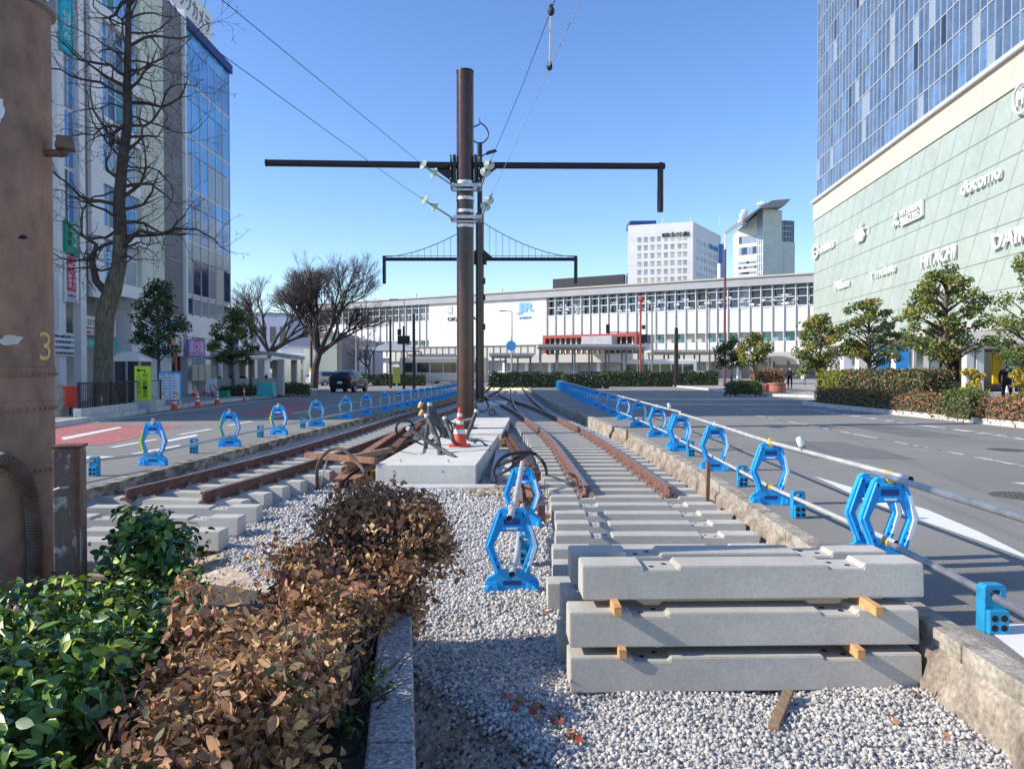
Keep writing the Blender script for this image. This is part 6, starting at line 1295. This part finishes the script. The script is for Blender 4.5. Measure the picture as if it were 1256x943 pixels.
# ------------------------------------------------------------------ people
def person(label, loc, rz, top, legs, h=1.7, bag=None, pose=0, hair='hair'):
    me = bpy.data.meshes.new('person'); k = h/1.7
    V = [(0, 0, .93), (0, .01, 1.12), (0, 0, 1.36), (0, -.01, 1.47), (0, -.02, 1.60), (.10, 0, .90), (.12, -.02, .48), (.12, .03, .06), (.12, -.12, .03), (-.10, 0, .90), (-.13, .05, .48), (-.13, .10, .06), (-.13, -.04, .03), (.19, 0, 1.36), (.25, .02, 1.10), (.22, -.10-.15*pose, .90+.2*pose), (.20, -.15-.2*pose, .84+.28*pose), (-.19, 0, 1.36), (-.25, .02, 1.10), (-.22, -.08, .88), (-.21, -.12, .80)]
    E = [(0, 1), (1, 2), (2, 3), (3, 4), (0, 5), (5, 6), (6, 7), (7, 8), (0, 9), (9, 10), (10, 11), (11, 12), (2, 13), (13, 14), (14, 15), (15, 16), (2, 17), (17, 18), (18, 19), (19, 20)]
    R0_ = [.15, .14, .155, .055, .095, .095, .065, .045, .04, .095, .065, .045, .04, .065, .05, .038, .035, .065, .05, .038, .035]
    me.from_pydata([(x*k, y*k, z*k) for x, y, z in V], E, []); o = bpy.data.objects.new('person', me); col.objects.link(o); m = o.modifiers.new('Skin', 'SKIN'); sv = me.skin_vertices[0].data
    for i, q in enumerate(R0_): sv[i].radius = (q*k, q*k*(.72 if i in (0, 1, 2) else 1))
    sv[0].use_root = True; s = o.modifiers.new('Sub', 'SUBSURF'); s.levels = 1; s.render_levels = 1
    dg = bpy.context.evaluated_depsgraph_get(); m2 = bpy.data.meshes.new_from_object(o.evaluated_get(dg)); bpy.data.objects.remove(o)
    for q in (top, legs, 'skin', 'hair'): m2.materials.append(M[q])
    for p_ in m2.polygons:
        c = p_.center/k; p_.use_smooth = True; p_.material_index = 3 if (c.z < .07 or (c.z > 1.62) or (c.z > 1.5 and c.y > .02)) else 2 if (c.z > 1.44 or (c.z < .90 and abs(c.x) > .17 and c.z > .7)) else (1 if c.z < .93 else 0)
    o = bpy.data.objects.new('person', m2); col.objects.link(o); o.location = loc; o.rotation_euler = (0, 0, rz); tag(o, label, 'person')
    if bag: q = MB().box((.0, .2*k, 1.18*k), (.3*k, .16*k, .42*k)).build('backpack', bag, o, bevel=.04)
    return o
def pp(px, Y): return P3(px, Y)
for px, Y, rz, a, b_, lb, bag in ((960, 60, .3, 'cloth_dark', 'cloth_grey', 'person in dark coat with a backpack, left of the two standing on the square', 'cloth_dark'), (970, 59.5, -.5, 'cloth_dark', 'cloth_dark', 'person dressed in black, right of the two standing on the square', None), (988, 76, 1, 'skin', 'cloth_grey', 'person in a light pinkish top walking at the far right of the square', None), (939, 62, 2, 'red_frame', 'cloth_dark', 'person in dark red beside the brick planter', None), (1237, 29.6, 2.6, 'cloth_dark', 'cloth_dark', 'person in black standing before the yellow panel of the kiosk', None)):
    q = pp(px, Y); person(lb, (q.x, q.y, .13), rz, a, b_, 1.7, bag)
# ------------------------------------------------------------------ street furniture, right
t = thing('brick_planter', 'round red brick planter beside the standing people', 'planter', (P3(954, 50).x, 50, .13)); mb = MB().lathe((0, 0, 0), [(.52, 0), (.55, .05), (.55, .5), (.6, .52), (.6, .6), (.48, .6), (.48, .55)], 20); mb.build('bowl', 'brick', t); MB().lathe((-.75, .3, 0), [(.38, 0), (.40, .5), (.35, .56)], 16).build('side_bowl', 'brick', t); MB().lathe((0, 0, .56), [(.47, 0), (.4, .06)], 16).build('planting', 'leaf1', t)
# kiosk
KX = 0
t = thing('glass_kiosk', 'pale roofed kiosk with a bright yellow panel at the right edge', 'kiosk', (PY(1235, 450, 31).x, 31, .13)); k0 = PY(1188, 450, 30).x-t.location.x; k1 = 4.2
zr = PY(1220, 426, 29).z-.13
MB().box(((k0+k1)/2, .6, zr+.1), (k1-k0+.6, 3.6, .22)).add([(k0-.3, -1.2, zr+.21), (k1+.3, -1.2, zr+.21), (k1+.3, 2.4, zr+.21), (k0-.3, 2.4, zr+.21), (k0+.8, .6, zr+.75), (k1, .6, zr+.75)], [(0, 1, 5, 4), (1, 2, 5), (2, 3, 4, 5), (3, 0, 4)]).build('roof', 'tile_beige', t)
for x in (k0+.15, PY(1205, 450, 30).x-t.location.x, PY(1243, 450, 30).x-t.location.x, k1-.2): MB().box((x, -.7, zr/2), (.32, .32, zr)).build('pillar', 'wall_white', t, bevel=.02)
x0, x1 = PY(1224, 450, 30.4).x-t.location.x, PY(1241, 450, 30.4).x-t.location.x; MB().b(x0, x1, -.3, -.22, PY(1230, 475, 30).z, PY(1230, 436, 30).z).build('yellow_panel', 'yellow_bright', t); MB().b(x1+.05, x1+.3, -.32, -.24, .9, 2.4).build('red_notice', 'cone_red', t); MB().b(k0, k1, 1.6, 1.7, 0, zr).build('back_wall', 'glass5', t); MB().b(k0, k1, -.9, -.6, 0, .55).build('low_wall', 'tile_white', t, bevel=.02)
for px, ln_ in ((1136, 'stainless post group left of the tallest right tree'),):
    q = PY(px, 460, 29.5); tt = thing('steel_cabinet', 'grey steel twin post cabinet between hedge and tall tree', 'cabinet', (q.x, 29.5, .13)); MB().b(-.45, -.15, -.1, .1, 0, 2.2).b(.15, .45, -.1, .1, 0, 2.2).build('post', 'galv', tt, bevel=.02); MB().b(-.5, .5, -.12, .12, 0, .4).build('base', 'roof_grey', tt)
for px, a, b_, lb in ((1170, 428, 480, 'blue poster board behind the tall right tree'), (1083, 430, 458, 'blue and white shop banner behind the dark hedge'), (1108, 430, 458, 'second blue banner behind the dark hedge')):
    q0, q1 = PY(px-9, b_, 45), PY(px+7, a, 45); tt = thing('poster_board', lb, 'poster', ((q0.x+q1.x)/2, 45, .13)); MB().b(q0.x-tt.location.x, q1.x-tt.location.x, 0, .06, .3, q1.z).build('board', 'sign_blue', tt); MB().b(q0.x-tt.location.x+.1, q1.x-tt.location.x-.1, -.01, -.002, .5, q1.z*.45).build('white_sheet', 'white', tt)
# ------------------------------------------------------------------ street furniture, left
# iron fence
t = thing('iron_fence', 'black iron picket fence along the left pavement kerb', 'fence', (-13.2, 22.5, .15)); fa_, fb_ = Vector((-12.75, 22.6, .15)), Vector((-13.75, 30.2, .15)); d = fb_-fa_; n = 62
for z in (.12, .98): MB().tube([fa_+Vector((0, 0, z)), fb_+Vector((0, 0, z))], .022, 6).build('rail_bar', 'pole_dark', t, world=True)
for k in range(n+1): p = fa_+d*k/n; MB().tube([p+Vector((0, 0, .02)), p+Vector((0, 0, 1.02))], .045 if k % 10 == 0 else .014, 5).build('picket', 'pole_dark' if k < 38 or k % 10 == 0 else 'galv_dull', t, world=True)
tag(MB().b(0, .22, 0, 7.8, 0, .26).build('fence_plinth', 'kerb_pale', bevel=.02), 'pale stone plinth under the iron fence', 'plinth'); o = bpy.data.objects['fence_plinth']; o.location = (-12.85, 22.5, .13); o.rotation_euler = (0, 0, .131)
def board(name, label, cat, px0, px1, pt, pb, Y, m, base=.2, th=.1, group=None):
    a, b_ = PY(px0, pb, Y), PY(px1, pt, Y); t = thing(name, label, cat, ((a.x+b_.x)/2, Y, .13), 0, group); w_ = b_.x-a.x; MB().b(-w_/2, w_/2, -th/2, th/2, a.z-.13, b_.z-.13).build('panel', m, t, bevel=.01); return t, w_, a.z-.13, b_.z-.13
t, w_, za, zb = board('guide_sign', 'lime yellow vertical guide sign with black arrow and characters', 'sign', 166.5, 184, 449, 491, 27.5, 'lime', th=.18)
MB().b(-w_*.55, w_*.7, -.2, .2, -.1, za).build('base', 'wall_grey', t); Y_ = -.092
def ft(s, x0, x1, z0, z1, m, t, y, vert=False):
    if vert:
        hh = (z1-z0)/len(s)
        for k, c_ in enumerate(s): text('lettering', c_, t.location+Vector((x0, y, z1-hh*(k+.94))), (1, 0, 0), (0, 0, 1), x1-x0, hh*.86, m, t, ext=.004)
    else: text('lettering', s, t.location+Vector((x0, y, z0)), (1, 0, 0), (0, 0, 1), x1-x0, z1-z0, m, t, ext=.004)
ft('岡山駅一番街', w_*.08, w_*.38, za+.1, zb-.26, 'ink', t, Y_, True); ft('入口案内のご', -w_*.32, -w_*.06, za+.1, zb-.26, 'ink', t, Y_, True)
MB().b(-w_*.2, w_*.25, -.1, -.092, zb-.17, zb-.13).b(w_*.20, w_*.25, -.1, -.092, zb-.25, zb-.13).prism([(-w_*.36, zb-.15), (-w_*.16, zb-.08), (-w_*.16, zb-.22)], lambda a, b_, q: (a, q, b_), -.1, -.092).build('arrow', 'ink', t)
t, w_, za, zb = board('map_board', 'blue and white town map board beyond the lime sign', 'board', 195.5, 222, 455.5, 491, 32, 'sign_blue')
MB().b(-w_/2+.03, -.02, -.062, -.052, za+.04, zb-.1).b(.02, w_/2-.03, -.062, -.052, za+.04, zb-.1).build('sheet', 'sky' if 'sky' in M else 'reflect_white', t)
mb = MB(); rr = random.Random(9)
for k in range(9): z = za+.12+k*.115; mb.b(-w_/2+.07, -w_/2+.07+rr.uniform(.2, .33), -.066, -.063, z, z+.035); mb.b(.06, .06+rr.uniform(.15, .3), -.066, -.063, z, z+.03)
mb.build('printed_lines', 'sign_blue', t); MB().tube([(w_*.3, -.064, za+.25), (w_*.3, -.068, za+.25)], .09, 14).build('yellow_spot', 'yellow', t); ft('岡山市観光案内', -w_*.42, -w_*.06, zb-.09, zb-.02, 'white', t, -.055)
for s in (-1, 1): MB().b(s*w_*.45-.03, s*w_*.45+.03, -.03, .03, 0, za).build('leg', 'alu', t)
for px, py, z, lb in ((214, 502, 0, 'nearest street cone beside the map board'), (242.7, 499, 0, 'street cone standing on the left road, second from the map board'), (266.5, 496, 0, 'third street cone on the left road, its top darker'), (239, 486.6, .13, 'cone on the pavement behind the second street cone'), (251.8, 484, .13, 'cone on the pavement beside the round sign board')):
    q = PZ(px, py, z); cone(lb, q, .68)
for px, py, lb in ((124.5, 505, 'nearest orange post on the kerb by the iron fence'), (200, 501, 'orange post at the kerb left of the map board'), (299.5, 491, 'orange post at the kerb before the stone shelter'), (333, 487, 'orange post below the teal sheet'), (354, 485.5, 'orange post right of the teal sheet'), (363.5, 484.6, 'orange post near the no parking pole'), (371, 484, 'orange post closest to the no parking pole')):
    q = PZ(px, py, .0); tt = thing('lane_post', lb, 'post', q, 0, 'orange lane posts along the left kerb'); MB().lathe((0, 0, 0), [(.13, 0), (.13, .02), (.045, .05), (.04, .60), (.03, .65), (.0, .66)], 12).build('post', 'orange', tt, smooth=True); MB().lathe((0, 0, 0), [(.044, .42), (.044, .52)], 12).build('band', 'white', tt)
q = PY(86, 480, 24); tt = thing('red_bin', 'bright red bin behind the iron fence', 'bin', (q.x, 24, .13)); MB().lathe((0, 0, 0), [(.17, .25), (.25, .85), (.27, .87), (.27, .9), (.0, .9)], 16).build('tub', 'cone_red', tt); MB().cyl((0, 0, 0), .04, .3, 8).build('stand', 'pole_dark', tt)
for px, lb in ((68, 'round stone bollard nearest the rusty pole'), (75, 'second round stone bollard behind the first')): q = PY(px, 480, 23.2 if px == 68 else 24.6); tt = thing('stone_bollard', lb, 'bollard', (q.x, 23.2 if px == 68 else 24.6, .13)); MB().lathe((0, 0, 0), [(.23, 0), (.23, .75), (.19, .86), (.08, .92), (0, .93)], 16).build('stone', 'kerb', tt, smooth=True)
# phone-box like booth
q0, q1 = PY(146, 470, 34), PY(180, 470, 34); t = thing('street_booth', 'grey booth with a rounded roof behind the large trunk', 'booth', ((q0.x+q1.x)/2, 34, .13)); w_ = q1.x-q0.x; zr = PY(160, 440, 34).z
MB().prism([(-w_/2*math.cos(a), zr-.25+.42*math.sin(a)) for a in np.linspace(0, math.pi, 13)], lambda a, b_, q: (a, q, b_), -.6, .6).build('roof', 'wall_white', t); MB().b(-w_/2+.05, w_/2-.05, -.5, .55, 0, zr-.25).build('cabin', 'glass5', t)
for x in (-w_/2+.05, 0, w_/2-.05): MB().b(x-.04, x+.04, -.56, -.5, 0, zr-.25).build('frame', 'wall_grey', t)
# stone shelter
YS = 44; q0, q1 = PY(252, 450, YS), PY(356, 450, YS); t = thing('stone_shelter', 'open stone shelter with grey vaulted roof and square columns', 'shelter', ((q0.x+q1.x)/2, YS+1.5, .13)); w_ = q1.x-q0.x; zr = PY(300, 443, YS).z-.13; zt_ = PY(300, 431, YS).z-.13; k = 12
pr = [(-w_/2+w_*i/k, zr+(zt_-zr)*math.sin(math.pi*min(1, max(0, .12+.76*i/k)))**.8) for i in range(k+1)]
MB().prism(pr+[(a, b_-.14) for a, b_ in reversed(pr)], lambda a, b_, q: (a, q, b_), -1.6, 1.6).build('roof', 'tile_beige', t)
mb = MB()
for i in range(k+1): mb.b(pr[i][0]-.04, pr[i][0]+.04, -1.65, 1.6, pr[i][1], pr[i][1]+.05)
mb.build('roof_ribs', 'roof_grey', t)
for px in (262, 276, 288, 319, 343.5): x = PY(px, 450, YS).x-t.location.x; MB().b(x-.16, x+.16, -1.5, -1.18, 0, zr+.12).b(x-.16, x+.16, 1.2, 1.5, 0, zr+.12).each('column', 'tile_beige', t, bevel=.02)
for a, b_ in ((-w_/2+.3, -w_*.02), (w_*.05, w_/2-.4)): MB().b(a, b_, -1.45, -1.2, 0, .95).build('low_wall', 'tile_beige', t, bevel=.02)
for k_, (px, dy, lb) in enumerate(((268, 0, 'person in dark clothes in the shelter, left'), (282, .5, 'person sitting behind the low wall of the shelter, second from left'), (298, .2, 'person in dark clothes in the middle of the shelter'), (325, .4, 'person in the right half of the shelter'))): q = PY(px, 450, YS+1.5); person(lb, (q.x, YS+1.3+dy, -.18), .5*k_, 'cloth_dark', 'cloth_dark', 1.62)
fhedge('low dark hedge in front of the stone shelter', [(PY(273, 470, 42.5).x, 42.5), (PY(312, 470, 42.5).x, 42.5)], .9, .1, .62, ['leaf3', 'leaf1', 'camellia4'], [.5, .3, .2], 61, ls=.08, dens=420); fhedge('green hedge between shelter and no parking pole', [(PY(340, 470, 45).x, 45), (PY(378, 470, 46).x, 46)], .9, .1, .7, ['leaf3', 'leaf1', 'leaf2'], [.4, .4, .2], 62, ls=.09, dens=360)
q = PY(327, 475, 41); t = thing('covered_heap', 'teal tarpaulin sheet over goods at the kerb', 'tarpaulin', (q.x, 41, .13)); MB().box((0, 0, .38), (1.0, .6, .76), taper=.75).build('sheet', 'teal', t, bevel=.06)
q = PY(275, 480, 40.5); t = thing('green_crate', 'green crate and white rack at the kerb before the low hedge', 'crate', (q.x, 40.5, .13)); MB().box((0, 0, .16), (.55, .4, .32), taper=.9).build('crate', 'sign_green', t, bevel=.02); MB().tube([(-.6, 0, 0), (-.75, 0, .6), (-.55, 0, .65), (-.3, 0, .2)], .025, 6).build('handle', 'pole_dark', t)
t = thing('round_sign_board', 'small white board on a stand left of the green crate', 'sign', (PY(259, 475, 42).x, 42, .13)); MB().b(-.3, .3, -.03, .03, .25, .95).build('board', 'reflect_white', t, bevel=.03); MB().b(-.28, -.24, -.03, .03, 0, .3).b(.24, .28, -.03, .03, 0, .3).each('leg', 'alu', t)
# no-parking pole, flag pole
p = PZ(382, 476, .1); Yp = p.y; t = thing('sign_pole', 'tall dark pole with a blue round no-parking disc', 'sign pole', (p.x, Yp, .1)); zt_ = PY(382, 335, Yp).z
MB().cyl((0, 0, 0), .11, zt_, 12).build('shaft', 'pole', t, smooth=True); MB().cyl((0, 0, 0), .15, 1.4, 12).build('white_sleeve', 'white', t, smooth=True); MB().cyl((0, 0, 1.4), .16, .25, 12).build('yellow_sleeve', 'yellow', t)
c = PY(387.5, 412, Yp)-t.location; MB().tube([(c.x, -.12, c.z), (c.x, -.15, c.z)], .42, 24).build('blue_disc', 'no_park', t); MB().tube([Vector((c.x+.42*math.cos(a), -.16, c.z+.42*math.sin(a))) for a in np.linspace(0, 6.2832, 25)], .04, 6).tube([(c.x-.28, -.16, c.z+.28), (c.x+.28, -.16, c.z-.28)], .04, 6).build('red_ring', 'cone_red', t)
MB().tube([(0, 0, zt_*.82), (1.8, 0, zt_*.82)], .04, 6).build('arm', 'pole_dark', t)
q = PY(216, 480, 38); t = thing('red_pole', 'thin white and red pole behind the map board', 'pole', (q.x, 38, .13)); h_ = PY(216, 402, 38).z; MB().cyl((0, 0, 0), .05, h_*.62, 8).build('red_part', 'cone_red', t); MB().cyl((0, 0, h_*.62), .05, h_*.38, 8).build('grey_part', 'alu', t)
# ------------------------------------------------------------------ vehicles
def car(label, loc, rz, m, L=4.0, W_=1.68, H=1.5, boxy=.5, group=None):
    t = thing('parked_car', label, 'car', loc, rz, group); hw = W_/2
    secs = [(-L/2, .35, .85, .90, .72), (-L/2+.08, .28, .98, 1.30*H/1.5, .80), (-L/2+.5, .25, 1.0, H*.97, .84), (-L*.12, .22, .98, H, .86), (L*.10, .22, .97, H*.96, .84), (L*.25, .22, .95, 1.02, .88), (L*.42, .25, .9, .88, .86), (L/2, .35, .72, .68, .78)]
    mb = MB(); vs = []; n = 10
    for y, zb_, belt, top, wt in secs:
        bw = hw*(.94 if abs(y) > L*.45 else 1); tw_ = hw*wt*(.88 if top > 1.1 else 1.05); bl = min(belt, top-.02)
        vs += [(-bw*.9, y, zb_), (-bw, y, zb_+.15), (-bw, y, bl), (-tw_, y, top-.06), (-tw_*.8, y, top), (tw_*.8, y, top), (tw_, y, top-.06), (bw, y, bl), (bw, y, zb_+.15), (bw*.9, y, zb_)]
    fs = [(i*n+j, i*n+(j+1) % n, (i+1)*n+(j+1) % n, (i+1)*n+j) for i in range(len(secs)-1) for j in range(n)]+[tuple(range(n)), tuple(range((len(secs)-1)*n, len(secs)*n))]
    mb.add(vs, fs); mb.build('body', m, t, smooth=True, bevel=.03)
    # glass follows side of cabin
    for s in (-1, 1):
        MB().add([(s*hw*1.0, -L/2+.55, 1.0), (s*hw*1.0, L*.18, .99), (s*hw*.80, L*.06, H*.92), (s*hw*.80, -L/2+.65, H*.92)], [(0, 1, 2, 3)]).build('side_window', 'glass5', t)
        MB().sphere((s*hw*.85, -L/2+.06, .95), .14, 8, 5, (1, .4, 1.3)).build('tail_light', 'tail_red', t); MB().sphere((s*hw*.75, L/2-.1, .68), .14, 8, 5, (1.2, .6, .7)).build('headlight', 'reflect_white', t); MB().box((s*(hw+.1), L*.15, 1.0), (.18, .12, .12)).build('mirror', m, t, bevel=.02)
        for y in (-L*.31, L*.32):
            wh = MB().tube([(s*(hw-.2), y, .31), (s*(hw+.02), y, .31)], .31, 20).build('wheel', 'rubber', t); MB().tube([(s*(hw+.015), y, .31), (s*(hw+.03), y, .31)], .19, 12).build('rim', 'galv', wh)
    MB().add([(-hw*.78, -L/2-.01, .98), (hw*.78, -L/2-.01, .98), (hw*.68, -L/2+.10, H*.88), (-hw*.68, -L/2+.10, H*.88)], [(0, 1, 2, 3)]).build('rear_window', 'glass5', t); MB().add([(-hw*.8, L*.28, 1.04), (hw*.8, L*.28, 1.04), (hw*.68, L*.12, H*.94), (-hw*.68, L*.12, H*.94)], [(0, 1, 2, 3)]).build('windscreen', 'glass5', t)
    MB().b(-.17, .17, -L/2-.02, -L/2+.01, .62, .78).build('number_plate', 'white', t); return t
p = PZ(421, 481.5, 0); car('black hatchback seen from behind on the left road', (p.x, p.y+2, 0), -.12, 'car_black', H=1.55)
p = PZ(398, 475.5, 0); car('silver blue car parked ahead of the black hatchback', (p.x-.6, p.y+4, 0), -.5, 'car_silver', L=4.5)
for k, (px, Y, m, lb) in enumerate(((520, 92, 'car_silver', 'silver car far away under the left canopy'), (640, 88, 'car_black', 'black taxi far away behind the second dark pole'), (850, 90, 'white', 'white car far off behind the right hedge band'), (716, 86, 'car_black', 'black car far off under the wide canopy'))): q = P3(px, Y); car(lb, (q.x, Y, 0), 1.4, m, L=4.4)
def bus(label, px, Y, m, m2, rz=1.5708):
    q = P3(px, Y); t = thing('city_bus', label, 'bus', (q.x, Y, 0), rz, 'buses on the station square'); L, W_, H = 9.5, 2.4, 3.0; MB().b(-W_/2, W_/2, -L/2, L/2, .35, H).build('body', m, t, bevel=.15); MB().b(-W_/2-.01, W_/2+.01, -L/2+.2, L/2-.2, .5, 1.1).build('stripe', m2, t)
    for s in (-1, 1):
        for k in range(6): y = -L/2+.5+k*1.45; MB().b(s*W_/2-.02, s*W_/2+.02, y, y+1.3, 1.35, 2.4).build('window', 'glass5', t)
        for y in (-2.8, 3.0): MB().tube([(s*(W_/2-.3), y, .48), (s*(W_/2+.02), y, .48)], .48, 18).build('wheel', 'rubber', t)
    MB().b(-1.05, 1.05, L/2-.02, L/2+.02, 1.2, 2.6).build('windscreen', 'glass5', t); return t
bus('white and blue bus standing behind the right part of the far hedge', 808, 100, 'white', 'sign_blue'); bus('grey and maroon bus beyond the left barriers', 545, 84, 'tile_beige', 'roof_grey')
t, w_, za, zb = board('lime_board', 'lime green board standing at the far end of the left barriers', 'sign', 482, 491, 450, 470, 72, 'lime_dull'); MB().b(-.05, .05, -.03, .03, 0, za).build('leg', 'alu', t)

# road wear: patches, manholes
mark('asphalt_patch', [[(5.2, 13.2), (6.9, 13.0), (7.0, 16.2), (5.3, 16.5)], [(9.0, 17.5), (10.4, 17.4), (10.5, 22), (9.1, 22.1)], [(-9.8, 14.5), (-8.8, 14.5), (-8.9, 19), (-9.9, 19)]], 'patch', z=.002)
for x, y, lb in ((6.1, 9.2, 'round iron manhole cover in the right road beyond the near barrier'), (9.4, 14.6, 'round iron manhole cover farther out in the right road'), (-8.4, 13.2, 'round iron manhole cover in the left road')):
    t = thing('manhole_cover', lb, 'manhole cover', (x, y, 0), .3, 'manhole covers'); MB().lathe((0, 0, 0), [(.33, 0), (.33, .006), (.30, .007), (.30, .005), (0, .005)], 28).build('ring', 'iron', t); mb = MB()
    for k in range(-3, 4):
        for j in range(-3, 4):
            if k*k+j*j < 10: mb.b(k*.08-.02, k*.08+.02, j*.08-.02, j*.08+.02, .005, .009)
    mb.build('tread', 'iron', t)
